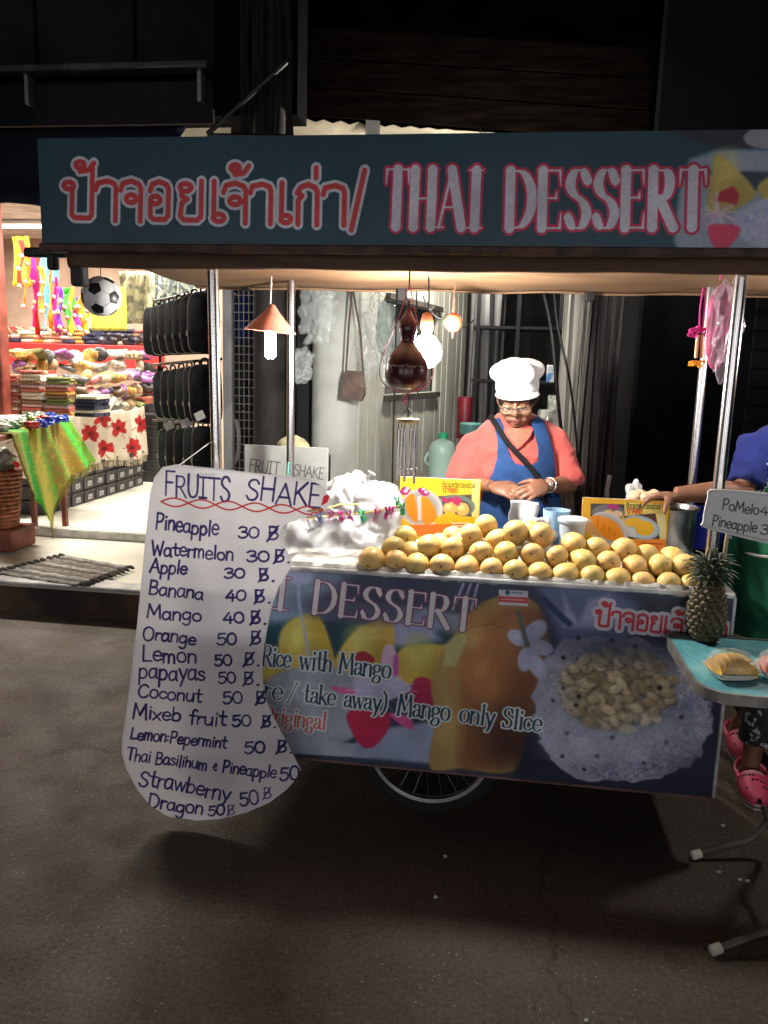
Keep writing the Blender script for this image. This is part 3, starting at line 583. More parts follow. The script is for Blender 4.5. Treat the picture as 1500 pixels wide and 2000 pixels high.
cv.poly([(893, 1490), (900, 1380), (905, 1290), (930, 1225), (1000, 1185), (1060, 1200), (1070, 1270), (1045, 1380), (1020, 1470), (960, 1500)], S(106, 70, 44), soft=26, curve=6)
E_(950, 1310, 60, 110, S(130, 88, 52), soft=1.6, alpha=.7); E_(930, 1260, 26, 60, S(156, 110, 62), soft=1.8, alpha=.5, ang=15); E_(1030, 1330, 34, 130, S(70, 40, 26), soft=1.6, alpha=.6, ang=10); E_(875, 1400, 20, 90, S(150, 130, 84), soft=1.6, alpha=.6, ang=-4); E_(1000, 1440, 70, 60, S(44, 26, 22), soft=1.3, alpha=.9)
cv.poly([(868, 1260), (910, 1222), (912, 1250), (890, 1300), (866, 1300)], S(138, 136, 90), soft=14); cv.stroke([(920, 1225), (960, 1218), (1000, 1232)], 2, S(84, 48, 22), alpha=.6)
cv.stroke([(582, 1130), (584, 1180), (596, 1240), (604, 1290)], 7, S(120, 128, 156), soft=3, alpha=.8)  # poured cream
E_(585, 1118, 30, 26, S(120, 130, 156), soft=.5)
for k in range(3): cv.stroke([(905+14*k, 1140), (884+18*k, 1190)], 5, S(130, 132, 158), soft=2, alpha=.9)
# right half: rice with beans, dark blue ground
cv.poly([(1045, 1150), (1440, 1180), (1430, 1600), (1000, 1530), (1040, 1400), (1075, 1260)], S(18, 22, 38), soft=26)
cv.poly([(1040, 1130), (1180, 1140), (1250, 1180), (1230, 1260), (1100, 1270), (1070, 1200)], S(70, 80, 112), soft=40)
cv.poly([(1100, 1160), (1130, 1215), (1150, 1170), (1190, 1165), (1170, 1230), (1100, 1225)], S(112, 118, 146), soft=18)
cv.stroke([(1062, 1170), (1092, 1200), (1112, 1218)], 12, S(28, 40, 78), soft=5)
rp = [(1040, 1350), (1060, 1290), (1100, 1250), (1180, 1240), (1260, 1245), (1330, 1290), (1365, 1330), (1385, 1380), (1392, 1420), (1370, 1470), (1340, 1500), (1290, 1520), (1200, 1528), (1120, 1520), (1080, 1490), (1055, 1450), (1042, 1400)]
rgj = random.Random(17); rq = []
for (a, b), (c, d2) in zip(rp, rp[1:]+rp[:1]):
    for k in range(5): f = k/5; rq.append((a+(c-a)*f+rgj.uniform(-5, 5), b+(d2-b)*f+rgj.uniform(-5, 5)))
cv.poly(rq, S(108, 112, 128), soft=5, curve=2)
E_(1208, 1345, 118, 86, S(98, 90, 74), soft=.4, alpha=.9)
rg = random.Random(3)
for k in range(2600):
    a, r = rg.uniform(0, 6.28), rg.random()**.5; x, y = 1218+172*r*math.cos(a), 1388+138*r*math.sin(a); q = rg.randint(-34, 34); q += (-34 if y < 1290 else 0)-(26 if y > 1490 else 0)
    E_(x, y, rg.uniform(2.5, 7), rg.uniform(1.4, 2.4), S(112+q, 116+q, 132+q), ang=rg.uniform(0, 180), alpha=.55)
for k in range(40):
    a = rg.uniform(0, 6.28); E_(1218+rg.uniform(20, 160)*math.cos(a), 1395+rg.uniform(20, 120)*math.sin(a), rg.uniform(12, 36), rg.uniform(6, 16), S(66, 74, 108), soft=1.5, alpha=.25, ang=rg.uniform(0, 180))
for k in range(230):
    a, r = rg.uniform(0, 6.28), rg.random()**.55; x, y = 1208+108*r*math.cos(a), 1345+76*r*math.sin(a); q = rg.randint(-24, 26)
    E_(x+1, y+3, 15, 10, S(50, 46, 36), ang=0, soft=.5, alpha=.5); an = rg.uniform(-60, 60); E_(x, y, rg.uniform(11, 16), rg.uniform(7.5, 10), S(122+q, 110+q, 86+q), ang=an, soft=.35); E_(x-3, y-3, 6, 4, S(156+q, 144+q, 118+q), ang=an, soft=1, alpha=.5)
E_(1226, 1424, 18, 9, S(130, 126, 104), soft=.3)
for x, y in ((1100, 1284), (1196, 1250), (1130, 1190+170), (1100, 1344), (1080, 1368), (1125, 1377), (1288, 1343), (1107, 1432), (1196, 1440), (1166, 1476), (1256, 1491), (1141, 1502), (1098, 1477), (1240, 1262), (1129, 1246), (1057, 1310), (1330, 1400), (1300, 1450)): E_(x, y, 4.6, 4.6, S(14, 15, 26), soft=.3)
for a, l, wd in ((-150, 36, 15), (-50, 46, 18), (10, 46, 16), (95, 42, 15), (60, 62, 16)):    # white flower
    x, y = 1028+l*.55*math.cos(R_(a)), 1258+l*.7*math.sin(R_(a)); E_(x, y, l*.62, wd, S(126, 130, 152), ang=a, soft=.25); E_(x+3, y, l*.3, wd*.4, S(150, 152, 170), ang=a, soft=1, alpha=.5)
cv.stroke([(1012, 1195), (1020, 1225), (1028, 1255)], 9, S(66, 70, 70), soft=3); E_(1029, 1258, 6, 7, S(70, 72, 60))
E_(1215, 1262, 150, 34, S(30, 36, 56), soft=1.2, alpha=.6); E_(1340, 1490, 60, 40, S(24, 28, 46), soft=1.4, alpha=.5)
E_(1160, 1455, 70, 34, S(140, 144, 156), soft=1.6, alpha=.55); E_(1290, 1440, 60, 40, S(132, 138, 154), soft=1.6, alpha=.5); E_(1085, 1400, 30, 70, S(126, 132, 148), soft=1.6, alpha=.5)
for k in range(700):
    a, r = rg.uniform(0, 6.28), rg.random()**.5; E_(1218+165*r*math.cos(a), 1400+122*r*math.sin(a), rg.uniform(3, 8), rg.uniform(1, 1.8), S(156, 160, 172), ang=rg.uniform(0, 180), alpha=.28 if (abs(1208-(1218+165*r*math.cos(a))) > 105 or 1400+122*r*math.sin(a) > 1425) else 0)
for x, y, c in ((560, 1240, (190, 176, 100)), (590, 1222, (196, 182, 110)), (700, 1245, (196, 172, 104)), (735, 1230, (198, 176, 110)), (830, 1280, (186, 166, 96)), (925, 1245, (190, 150, 96)), (945, 1300, (170, 118, 70))): E_(x, y, 10, 22, S(*c), soft=1.8, alpha=.4, ang=24)
cv.blur(1)
# lettering
def dessert(cv, x0, y0, x1, y1, h, txt, fill, edge, grow, thick=1.75):
    st = text_strokes(txt, x0, y0, x1, y1, h, 0, True, thick=thick, thin=.42, tick=1.1, gap=.9)
    write(cv, st, 3, edge, grow=grow); write(cv, st, 3, fill)
dessert(cv, 352, 1168, 568, 1192, 62, 'THAI', S(164, 158, 168), S(86, 40, 74), 2.4)
dessert(cv, 610, 1196, 925, 1232, 62, 'DESSERT', S(164, 158, 168), S(86, 40, 74), 2.4)
def caption(x0, y0, x1, y1, h, txt, col, edge=(150, 158, 172)):
    st = text_strokes(txt, x0, y0, x1, y1, h, 0, True, thick=1.15, thin=.36, tick=1.0)
    write(cv, st, 3, S(*edge), grow=3.6, soft=2); write(cv, st, 3, S(*col), grow=.1)
C_ = (20, 40, 58)
for q in ((330, 1284, 488, 1297, 39, 'Sticky', C_), (512, 1299, 568, 1304, 38, 'Rice', C_), (585, 1306, 648, 1312, 38, 'with', C_), (662, 1314, 764, 1325, 39, 'Mango', C_), (375, 1344, 450, 1352, 37, 'Eat', C_), (470, 1357, 552, 1367, 37, 'here', C_), (560, 1367, 580, 1369, 34, '/', C_), (592, 1371, 655, 1378, 37, 'take', C_), (671, 1380, 756, 1390, 37, 'away)', C_), (776, 1396, 879, 1408, 40, 'Mango', C_), (897, 1409, 966, 1418, 38, 'only', C_), (980, 1420, 1058, 1429, 38, 'Slice', C_)): caption(*q)
caption(512, 1411, 636, 1425, 34, 'Origingal', (150, 62, 58))
st = thai_strokes('ป้าจอยเจ้าเก่า', 1160, 1222, 1420, 1252, 34); write(cv, st, 4.5, S(150, 148, 160), grow=7, soft=2); write(cv, st, 5, S(146, 34, 44))
cv.poly([(974, 1151), (1031, 1154), (1031, 1184), (974, 1181)], S(148, 150, 160)); cv.poly([(974, 1164), (1031, 1167), (1031, 1178), (974, 1175)], S(150, 40, 50)); E_(991, 1157, 5, 5, S(30, 70, 80)); cv.stroke([(1000, 1157), (1020, 1158)], 4, S(90, 110, 115))
cv.stroke([(980, 1170), (1024, 1172)], 3, S(190, 150, 150), alpha=.7)
cv.grain(.07, 3, 4); cv.grain(.14, 60, 9)
body = MB(); body.box(((XL+XR)/2, .39, .56), (XR-XL-.03, .74, .62), b=.006); body.build('counter_body', mat('dark cart body', (.03, .03, .035), .6, var=.4), cart, smooth=0)
pp = MB(); pp.sheet(1, 1, lambda u, v: (XL+(XR-XL)*u, -.012, .222+.662*v)); pan = pp.build('front_panel', print_mat('printed front panel', cv.image('front print'), .38, bump=.12), cart, smooth=0)
TRIM = mat('worn aluminium trim', (.55, .55, .56), .4, metal=.6, var=.25, scale=12)
mb = MB(); mb.box(((XL+XR)/2, .002, .553), (XR-XL, .02, .658)); mb.build('panel_board', mat('white panel board', (.6, .6, .6), .6), cart, smooth=0)
mb = MB(); mb.box(((XL+XR)/2, -.008, .89), (XR-XL+.01, .03, .014), b=.003); mb.build('trim', TRIM, pan, smooth=0)
mb = MB(); mb.box((XR+.006, -.004, .553), (.012, .026, .668), b=.003); mb.build('trim', TRIM, pan, smooth=0)
mb = MB(); mb.box(((XL+XR)/2, -.004, .217), (XR-XL, .02, .009), b=.002); mb.build('trim', mat('rusty trim', (.16, .09, .08), .6, var=.4), pan, smooth=0)
# --- counter top with its paper lining
TOPZ = .9
mb = MB(); mb.box(((XL+XR)/2, .39, TOPZ-.012), (XR-XL+.02, .8, .022), b=.004); mb.build('counter_top', mat('scratched steel top', (.45, .45, .45), .35, metal=.8, var=.25, scale=8), cart, smooth=0)
rg = random.Random(5)
ex = [rg.uniform(-1, 1) for _ in range(90)]
def paper(u, v):
    x = -.67+1.38*u; k = u*80; i = int(k); f = k-i; e = ex[i]*(1-f)+ex[i+1]*f
    if v < .5: y = -.018+.03*v*2; z = TOPZ+.012-.026*(1-v*2)*(1+.5*e)+.006*e
    else: y = .012+(v-.5)*2*.6; z = TOPZ+.004+.004*abs(math.sin(u*40+v*9))*.5
    return (x, y-.006*e, z)
MB().sheet(160, 10, paper).build('paper_lining', mat('crumpled grey paper', (.42, .40, .36), .8, var=.2, scale=20, bump=.4, bscale=30), cart, solid=.002)
# --- posts
def post(a, b, r=.018, m=STEEL):
    mb = MB(); mb.tube([a, b], r, 16); return mb.build('post', m, cart)
post((-.905, .02, .24), (-.925, .02, 1.9)); post((.668, .035, .24), (.675, .035, 1.9))
post((-.856, .74, .24), (-.858, .74, 1.9), .017); post((.762, .74, .24), (.758, .74, 1.9), .017)
# --- wheels
SPK = mat('dull spoke', (.12, .12, .12), .5, metal=.8)
def wheel(y):
    TY = mat('black tyre rubber', (.015, .015, .016), .85, var=.3, bump=.3, bscale=90); c = Vector((P(838, 1500, .1).x, y, .262))
    prof = []
    mb = MB(); n = 48; m = 10
    for i in range(n):
        for k in range(m):
            a, b = 2*math.pi*i/n, 2*math.pi*k/m; r = .238+.022*math.cos(b); mb.v.append(c+Vector((r*math.cos(a), .02*math.sin(b), r*math.sin(a))))
    mb.f += [(i*m+k, i*m+(k+1) % m, ((i+1) % n)*m+(k+1) % m, ((i+1) % n)*m+k) for i in range(n) for k in range(m)]
    w_ = mb.build('wheel', TY, cart)
    mb = MB()
    for i in range(n):
        for r, yy in ((.219, -.013), (.206, -.011), (.203, 0), (.206, .011), (.219, .013)): a = 2*math.pi*i/n; mb.v.append(c+Vector((r*math.cos(a), yy, r*math.sin(a))))
    mb.f += [(i*5+k, i*5+k+1, ((i+1) % n)*5+k+1, ((i+1) % n)*5+k) for i in range(n) for k in range(4)]
    mb.build('rim', mat('chromed rim', (.42, .42, .44), .35, metal=1, var=.3), w_)
    mb = MB(); mb.tube([c+Vector((0, -.05, 0)), c+Vector((0, .05, 0))], .022, 12); mb.build('hub', DULL, w_)
    for k in range(24):
        a = 2*math.pi*k/24; b = a+(.5 if k % 2 else -.5); sgn = -1 if (k//2) % 2 else 1
        mb = MB(); mb.tube([c+Vector((.02*math.cos(b), .03*sgn, .02*math.sin(b))), c+Vector((.205*math.cos(a), 0, .205*math.sin(a)))], .0016, 4); mb.build('spoke', SPK, w_)
wheel(.1); wheel(.68)
mb = MB(); mb.box((.28, .45, .24), (.66, .5, .18), b=.01); mb.build('black_block', mat('plain black', (.012, .012, .014), .7), cart, smooth=0)  # plain black block below the counter
# --- sign board
SX0, SX1, SZ0, SZ1, SY = -1.46, 1.3, 1.905, 2.215, -.035
cv = wall_print(SX0, SX1, SZ0, SZ1, SY-.012, RES, shown(7, 44, 56))
k = shown(40, 42, 50)
cv.poly([(90, 260), (420, 260), (420, 520), (90, 520)], shown(16, 42, 50), soft=120, alpha=.5)
cv.poly([(1330, 505), (1316, 470), (1325, 380), (1345, 310), (1400, 292), (1900, 280), (1900, 520)], shown(106, 116, 130), soft=14)
cv.poly([(1290, 255), (1900, 250), (1900, 300), (1400, 288)], shown(24, 28, 40), soft=10); cv.ell(1500, 268, 40, 18, shown(110, 112, 120)); cv.ell(1640, 268, 60, 20, shown(110, 112, 120))
cv.poly([(1385, 332), (1500, 335), (1700, 340), (1700, 370), (1400, 372)], shown(30, 44, 54), soft=8)
for pts in ([(1380, 400), (1392, 330), (1398, 300), (1425, 318), (1475, 372), (1450, 400), (1400, 420)], [(1480, 372), (1500, 345), (1540, 330), (1600, 380), (1540, 420)], [(1600, 380), (1640, 310), (1690, 330), (1700, 410), (1620, 420)]): cv.poly(pts, shown(138, 122, 60), soft=6, curve=4); cv.ell(pts[2][0]+18, pts[2][1]+30, 20, 30, shown(164, 146, 82), soft=1.2, alpha=.6)
cv.poly([(1430, 430), (1470, 395), (1540, 385), (1700, 400), (1800, 470), (1560, 488), (1470, 478)], shown(128, 134, 150), soft=8, curve=4)
rg = random.Random(8)
for kk in range(300): cv.ell(rg.uniform(1450, 1760), rg.uniform(405, 470), rg.uniform(2, 6), 1.8, shown(*(rg.randint(96, 156),)*2, 160), ang=rg.uniform(0, 180), alpha=.5)
for kk in range(34):
    a = rg.uniform(0, 6.28); r = rg.uniform(24, 46); cv.stroke([(1402, 415), (1402+r*math.cos(a), 412+r*.9*math.sin(a))], 3.2, shown(*rg.choice(((168, 150, 176), (176, 110, 150), (170, 165, 180)))), alpha=.6)
cv.poly([(1400, 392), (1405, 374), (1432, 362), (1443, 380), (1438, 400), (1420, 394)], shown(140, 24, 38), soft=3); cv.poly([(1382, 448), (1392, 437), (1440, 440), (1442, 458), (1412, 488), (1390, 474)], shown(158, 42, 72), soft=4, curve=4)
cv.blur(2, cv.toc(1300, 380)[0])
st = []
for ch, x0, x1 in (('ป้', 120, 188), ('า', 183, 235), ('จ', 232, 284), ('อ', 287, 338), ('ย', 345, 402), ('เ', 408, 440), ('จ้', 433, 490), ('า', 485, 538), ('เ', 541, 570), ('ก่', 575, 628), ('า', 627, 682)):
    y = 428+.02*(x0-120); st += thai_strokes(ch, x0, y, x1, y+.02*(x1-x0), 80)
st += [[(712, 332), (686, 448)]]
write(cv, st, 9.5, shown(150, 150, 158), grow=5.5); write(cv, st, 9.5, shown(152, 38, 40))
for txt, x0, x1, y0, y1 in (('THAI', 752, 945, 442, 444), ('DESSERT', 990, 1378, 445, 443)):
    stt = text_strokes(txt, x0, y0, x1, y1, 112, 0, True, thick=1.55, thin=.3, tick=1.02, slant=.03, gap=1.1); write(cv, stt, 3, shown(140, 24, 58), grow=4.6); write(cv, stt, 3, shown(152, 150, 160))
cv.grain(.1, 4, 2); cv.grain(.14, 90, 5)
mb = MB(); mb.box(((SX0+SX1)/2, SY+.014, (SZ0+SZ1)/2), (SX1-SX0, .05, SZ1-SZ0), b=.004); sb = mb.build('sign_board', mat('dark sign frame', (.03, .05, .055), .5, var=.3), cart, smooth=0)
mb = MB(); mb.sheet(1, 1, lambda u, v: (SX0+(SX1-SX0)*u, SY-.0125, SZ0+(SZ1-SZ0)*v)); mb.build('sign_print', print_mat('printed sign', cv.image('sign print'), .42, bump=.06), sb, smooth=0)
mb = MB(); mb.box(((SX0+SX1)/2, SY-.003, SZ0-.014), (SX1-SX0+.01, .05, .026), b=.004); mb.build('lower_rail', mat('rust brown rail', (.07, .035, .025), .6, var=.5, scale=20), sb, smooth=0)
# --- canopy: tan tarpaulin stretched under a pitched roof
TARP = mat('tan tarpaulin', (.19, .105, .052), .7, var=0, col2=(.12, .062, .03), scale=2.2, lo=.4, hi=.7, dist=1.2, bump=.35, bscale=6, transl=.12, stretch=(.5, 2, 1))
def tarp(u, v):
    x = SX0+.06+(SX1-SX0-.1)*u; y = .0+.95*v
    z = 1.9-.012*min(1, v*3.2)-.006*math.sin(u*math.pi*5)**2*v+.008*math.sin(u*23+v*5)*v*(1-v)*3-.012*v
    return (x, y, z+(.03 if u < .02 else 0))
MB().sheet(90, 18, tarp).build('canopy_lining', TARP, cart, solid=.004)
def hem(u, v): p = Vector(tarp(u, 1)); return (p.x, p.y+.004, p.z-.016*v*(1+.06*math.sin(u*40))+.006)
MB().sheet(90, 2, hem).build('canopy_hem', TARP, cart, solid=.004)
ROLLM = mat('dusty rolled tarpaulin', (.13, .075, .045), .75, var=0, col2=(.07, .04, .028), scale=3, lo=.4, hi=.65, dist=1, bump=.4, bscale=8, stretch=(.4, 2, 2))
def roll(u, v): a = math.pi*(-.35+1.1*v); r = .03+.003*math.sin(u*17)+.002*math.sin(u*51+v*3); return (SX0+.07+(SX1-SX0-.08)*u, .005-r*math.sin(a)*1.0, 1.857+r*math.cos(a)*1.0)
MB().sheet(70, 12, roll).build('canopy_roll', ROLLM, cart, solid=.004)
mb = MB()
mb.add([(SX0, -.03, 2.2), (SX1, -.03, 2.2), (SX1, 1.0, 1.97), (SX0, 1.0, 1.97)], [(0, 1, 2, 3)]); mb.build('canopy_roof', mat('dark roof sheet', (.04, .05, .05), .7), cart, smooth=0, solid=.012)
mb = MB(); mb.box((SX0+.03, .45, 1.965), (.05, .95, .1)); mb.build('end_beam', BLACK, cart, smooth=0)
mb = MB(); mb.box((SX0+.085, .02, 1.855), (.05, .04, .15), b=.008); mb.box((SX0-.03, .02, 1.885), (.14, .035, .03), b=.006); mb.box((SX0-.005, .02, 1.86), (.03, .035, .06), b=.006); mb.build('end_bracket', BLACK, cart)
for q, yy in ((480, 560), (785, 580), (1152, 580)):
    c = P(q, yy, .93); mb = MB(); mb.box((c.x, .93, c.z+.012), (.042, .03, .06), b=.006); mb.build('strap_clip', BLACK, cart)
    mb = MB(); mb.box((c.x, .45, 1.885), (.03, .9, .012)); mb.build('roof_rib', DULL, cart, smooth=0)
# ================================================================== THINGS ON AND AROUND THE CART
def lump(c, r, seed=0, amp=.12, nu=20, nv=14, fr=3.0, flat=None, mb=None, M=None):
    """a soft uneven bag-like body; flat = z below which it is pressed flat"""
    mb = mb or MB(); rg = random.Random(seed); o = len(mb.v)
    ph = [(Vector((rg.gauss(0, 1), rg.gauss(0, 1), rg.gauss(0, 1)))*fr, rg.uniform(0, 6.28), rg.uniform(.4, 1)) for _ in range(7)]
    r = Vector(r) if not isinstance(r, (int, float)) else Vector((r, r, r))
    mb.ball((0, 0, 0), 1, nu, nv)
    for i in range(o, len(mb.v)):
        d = mb.v[i]; k = 1+amp*sum(a*math.sin(d.dot(q)+p) for q, p, a in ph)/2.2
        p = Vector((d.x*r.x*k, d.y*r.y*k, d.z*r.z*k))
        if M is not None: p = M@p
        p += Vector(c)
        if flat is not None and p.z < flat: p.z = flat
        mb.v[i] = p
    return mb
# --- bare bulb under the canopy
def bulb_lamp(name, label, c, power, holder):
    t = thing(name, label, 'lamp', c)
    top = Vector((c.x, c.y, 1.86))
    mb = MB(); mb.lathe([(.002, -.064), (.028, -.057), (.048, -.036), (.056, -.008), (.05, .018), (.034, .04), (.018, .052), (.015, .06)], c, 24)
    mb.build('glass_bulb', mat('glowing bulb %d' % power, (1, .97, .9), .5, var=0, emit=power), t)
    mb = MB(); mb.lathe([(.017, .06), (.021, .066), (.023, .1), (.016, .125), (.005, .13)], c, 16); mb.build('socket', holder, t)
    mb = MB(); mb.tube(catmull([c+Vector((0, 0, .13)), c+Vector((.004, 0, .17)), top], 5), .003, 6); mb.build('cord', CORD, t)
    return t
SOCK = mat('orange socket', (.75, .28, .14), .5, var=.1)
bc = P(832, 684, .36)
bulb_lamp('hanging_bulb', 'bright bare bulb with orange socket hanging under the canopy', bc, BULB_L, SOCK)
bulb_lamp('assumed_side_bulb', 'assumed bare bulb hanging under the far end of the canopy beside the fruit table', Vector((1.16, .3, 1.66)), SIDE_L, SOCK)  # bulb assumed beyond the right edge from the shadow on the road
# --- lamp with red cone shade
c = P(528, 648, .5); s = 1/520
t = thing('shade_lamp', 'small hanging lamp with terracotta cone shade and white tubular bulb', 'lamp', c)
mb = MB(); pr = [(.008, .1), (.02, .085), (.03, .072), (.096, .004), (.097, 0), (.094, .002), (.028, .066), (.008, .08)]
mb.lathe(pr, c, 28, Matrix.Rotation(R_(5), 3, 'Y')); mb.build('lamp_shade', mat('terracotta shade', (.62, .2, .13), .55, var=.15, scale=12), t)
mb = MB()
for dx in (-.011, .011): mb.tube([c+Vector((dx, 0, .03)), c+Vector((dx, 0, -.09)), c+Vector((dx*.4, 0, -.098))], [.0095, .0095, .006], 10)
mb.build('tubular_bulb', mat('lit tube glass', (1, .98, .94), .4, var=0, emit=TUBE_L), t)
mb = MB(); mb.tube([c+Vector((0, 0, .09)), Vector((c.x+.004, c.y, 1.87))], .003, 6); mb.build('cord', mat('white cord', (.6, .6, .58), .6), t)
# --- toy football at the canopy's end
c = P(198, 579, .12); rad = .066
t = thing('toy_football', 'white football with black pentagons hanging at the left end of the canopy', 'ball', c)
mb = MB(); mb.ball(c, rad, 40, 24); mb.build('ball_skin', mat('glossy white vinyl', (.72, .72, .72), .35, var=.06), t)
ph = (1+5**.5)/2; ico = []
for a in (-1, 1):
    for b in (-ph, ph): ico += [Vector((0, a, b)), Vector((a, b, 0)), Vector((b, 0, a))]
q0 = Vector((0, 1, ph)).normalized(); tgt = Vector((.12, -.9, .32)).normalized(); MR = q0.rotation_difference(tgt).to_matrix(); MR = Matrix.Rotation(R_(14), 3, tgt)@MR
ico = [(MR@v).normalized() for v in ico]; PB = mat('black ball panel', (.012, .012, .014), .35)
for v in ico:
    nb_ = sorted(ico, key=lambda u: -u.dot(v))[1:6]
    a = v.orthogonal().normalized(); b = v.cross(a); nb_.sort(key=lambda u: math.atan2(u.dot(b), u.dot(a)))
    crn = [(v+(u-v)*.34).normalized() for u in nb_]; mb = MB(); n = 4
    for i in range(5):
        p, q = crn[i], crn[(i+1) % 5]; o = len(mb.v)
        for j in range(n+1):
            for k in range(n+1): w_ = (v*(1-j/n)+(p*(1-k/n)+q*(k/n))*(j/n)).normalized(); mb.v.append(c+w_*rad*1.004)
        mb.f += [(o+j*(n+1)+k, o+(j+1)*(n+1)+k, o+(j+1)*(n+1)+k+1, o+j*(n+1)+k+1) for j in range(n) for k in range(n)]
    mb.build('black_panel', PB, t)
    mb = MB()
    for u in nb_:
        if u.x*1.0+u.y*.37+u.z*.11 < v.x*1.0+v.y*.37+v.z*.11: continue
        mb = MB(); mb.tube([c+((v*(1-k)+u*k).normalized())*rad*1.001 for k in (.34, .42, .5, .58, .66)], .0009, 4); mb.build('seam', mat('grey seam', (.25, .25, .25), .6), t)
mb = MB(); mb.tube([c+Vector((0, 0, rad)), (c.x, c.y, 1.9)], .0015, 5); mb.build('string', CORD, t)

# --- big hand-written menu
BY = -.14
out_px = [(318, 912), (345, 907), (600, 935), (628, 948), (645, 972), (648, 984), (632, 998), (590, 1012), (556, 1024), (546, 1040), (552, 1062), (566, 1085), (571, 1103), (560, 1122), (545, 1145), (534, 1175), (526, 1205), (519, 1245), (513, 1290), (513, 1325), (519, 1365), (530, 1392), (552, 1435), (575, 1478), (587, 1502), (584, 1515), (560, 1542), (525, 1568), (480, 1587), (430, 1599), (385, 1602), (328, 1594), (294, 1573), (268, 1541), (248, 1503), (238, 1472), (238, 1445), (247, 1390), (257, 1310), (268, 1220), (277, 1130), (286, 1035), (293, 965), (302, 932)]
pts = [P(x, y, BY) for x, y in out_px]; bx0, bx1 = min(p.x for p in pts), max(p.x for p in pts); bz0, bz1 = min(p.z for p in pts), max(p.z for p in pts)
cv = wall_print(bx0, bx1, bz0, bz1, BY-.002, 1300, (240, 237, 240))
n = smooth_noise(cv.h, cv.w, 120, 3)[..., None]; cv.a *= .94+.08*n
def zp(x, y): return 220+x/2.702, 880+y/2.702
INK = (34, 26, 92)
RH = random.Random(31)
def hand(txt, x0, y0, x1, y1, h, wd=4.6, col=INK, jit=.8):
    for s_ in text_strokes(txt, *zp(x0, y0), *zp(x1, y1), h/2.702, 0, jit=jit, slant=RH.uniform(-.05, .09)): k_ = RH.uniform(.8, 1.12); write(cv, [[p+(wd*k_*RH.uniform(.85, 1.12),) for p in s_]], wd, col, soft=1.6, alpha=RH.uniform(.86, 1))
hand('FRUITS', 275, 236, 625, 262, 118); hand('SHAKE', 700, 262, 1100, 296, 116)
for sg in (1, -1):
    w1 = [(255+855*i/90, 268+i/90*52+sg*22*math.sin(i/90*math.pi*6.0)*(1 if i < 84 else .5)) for i in range(91)]
    cv.stroke([zp(*p) for p in w1], 3, (190, 40, 48), soft=1.6)
cv.poly([zp(*p) for p in ((1113, 238), (1147, 228), (1132, 272), (1098, 292))], (200, 30, 50)); cv.ell(*zp(1096, 312), 5, 4, (200, 30, 50))
for row in (('Pineapple', 225, 415, 560, 450, 80, '30', 663, 460, 775, 458, 62, 818, 468, 66), ('Watermelon', 205, 545, 640, 580, 70, '30', 708, 585, 830, 583, 60, 852, 586, 62), ('Apple', 195, 640, 392, 656, 72, '30', 588, 672, 700, 670, 55, 772, 684, 60), ('Banana', 190, 755, 480, 784, 70, '40', 595, 792, 705, 790, 58, 750, 798, 62),
            ('Mango', 180, 880, 472, 905, 70, '40', 583, 910, 696, 908, 60, 728, 910, 62), ('Orange', 157, 995, 440, 1022, 66, '50', 550, 1025, 656, 1023, 64, 728, 1018, 64), ('Lemon', 155, 1108, 448, 1126, 80, '50', 538, 1135, 632, 1133, 60, 692, 1130, 62), ('papayas', 135, 1203, 490, 1216, 84, '50', 558, 1228, 652, 1226, 62, 690, 1232, 62),
            ('Coconut', 132, 1303, 472, 1326, 66, '50', 582, 1335, 688, 1333, 66, 757, 1332, 60), ('Mixeb fruit', 105, 1408, 600, 1456, 74, '50', 630, 1455, 732, 1453, 62, 787, 1455, 55), ('Lemon:Pepermint', 92, 1518, 600, 1570, 60, '50', 695, 1598, 806, 1594, 64, 866, 1590, 60)):
    hand(row[0], *row[1:6]); hand(row[6], *row[7:12], jit=.2)
    x, y, h = row[12:]; hand('$', x, y, x+h*1.02, y, h, jit=.1); hand('.', x+h*1.1, y+8, x+h*1.1+20, y+8, h)
hand('Thai Basilihum & Pineapple', 70, 1632, 862, 1730, 62, 4.2); hand('50', 880, 1740, 985, 1742, 74)
hand('Strawberny', 135, 1765, 620, 1845, 84); hand('50', 672, 1875, 775, 1870, 76); hand('$', 794, 1832, 845, 1832, 50, 3, (70, 60, 130)); hand('Dragon', 185, 1878, 478, 1925, 74); hand('50', 502, 1927, 592, 1925, 56); hand('$', 604, 1920, 652, 1920, 46, 3, (70, 60, 130))
mm = print_mat('hand-written plastic sheet', cv.image('menu print'), .4, transl=.24)
t = thing('menu_board', 'large curved white plastic menu with handwritten fruit shake prices hanging on the cart', 'menu board', (-.9, BY, bz0))
mb = MB(); n = len(pts); mb.prism([(p.x, p.z) for p in pts], lambda u, v, w_: Vector((u, w_, v)), BY+.002, BY-.002); mb.f.pop(0)
for i, v in enumerate(mb.v): mb.uv[i] = ((v.x-bx0)/(bx1-bx0), (v.z-bz0)/(bz1-bz0))
mb.build('sheet', mm, t, smooth=0)
mb = MB(); a = P(600, 998, BY); mb.tube(catmull([a, a+Vector((.05, .02, .006)), P(668, 985, .16), P(700, 985, .3)], 5), .003, 6); mb.build('tie_string', mat('yellow string', (.7, .55, .12), .6), t)
mb = MB(); mb.tube([P(345, 912, BY), Vector((-.925, .02, 1.3))], .002, 5); mb.tube([P(420, 925, BY), Vector((-.925, .02, 1.3))], .002, 5); mb.build('hanging_wire', WIRE, t)

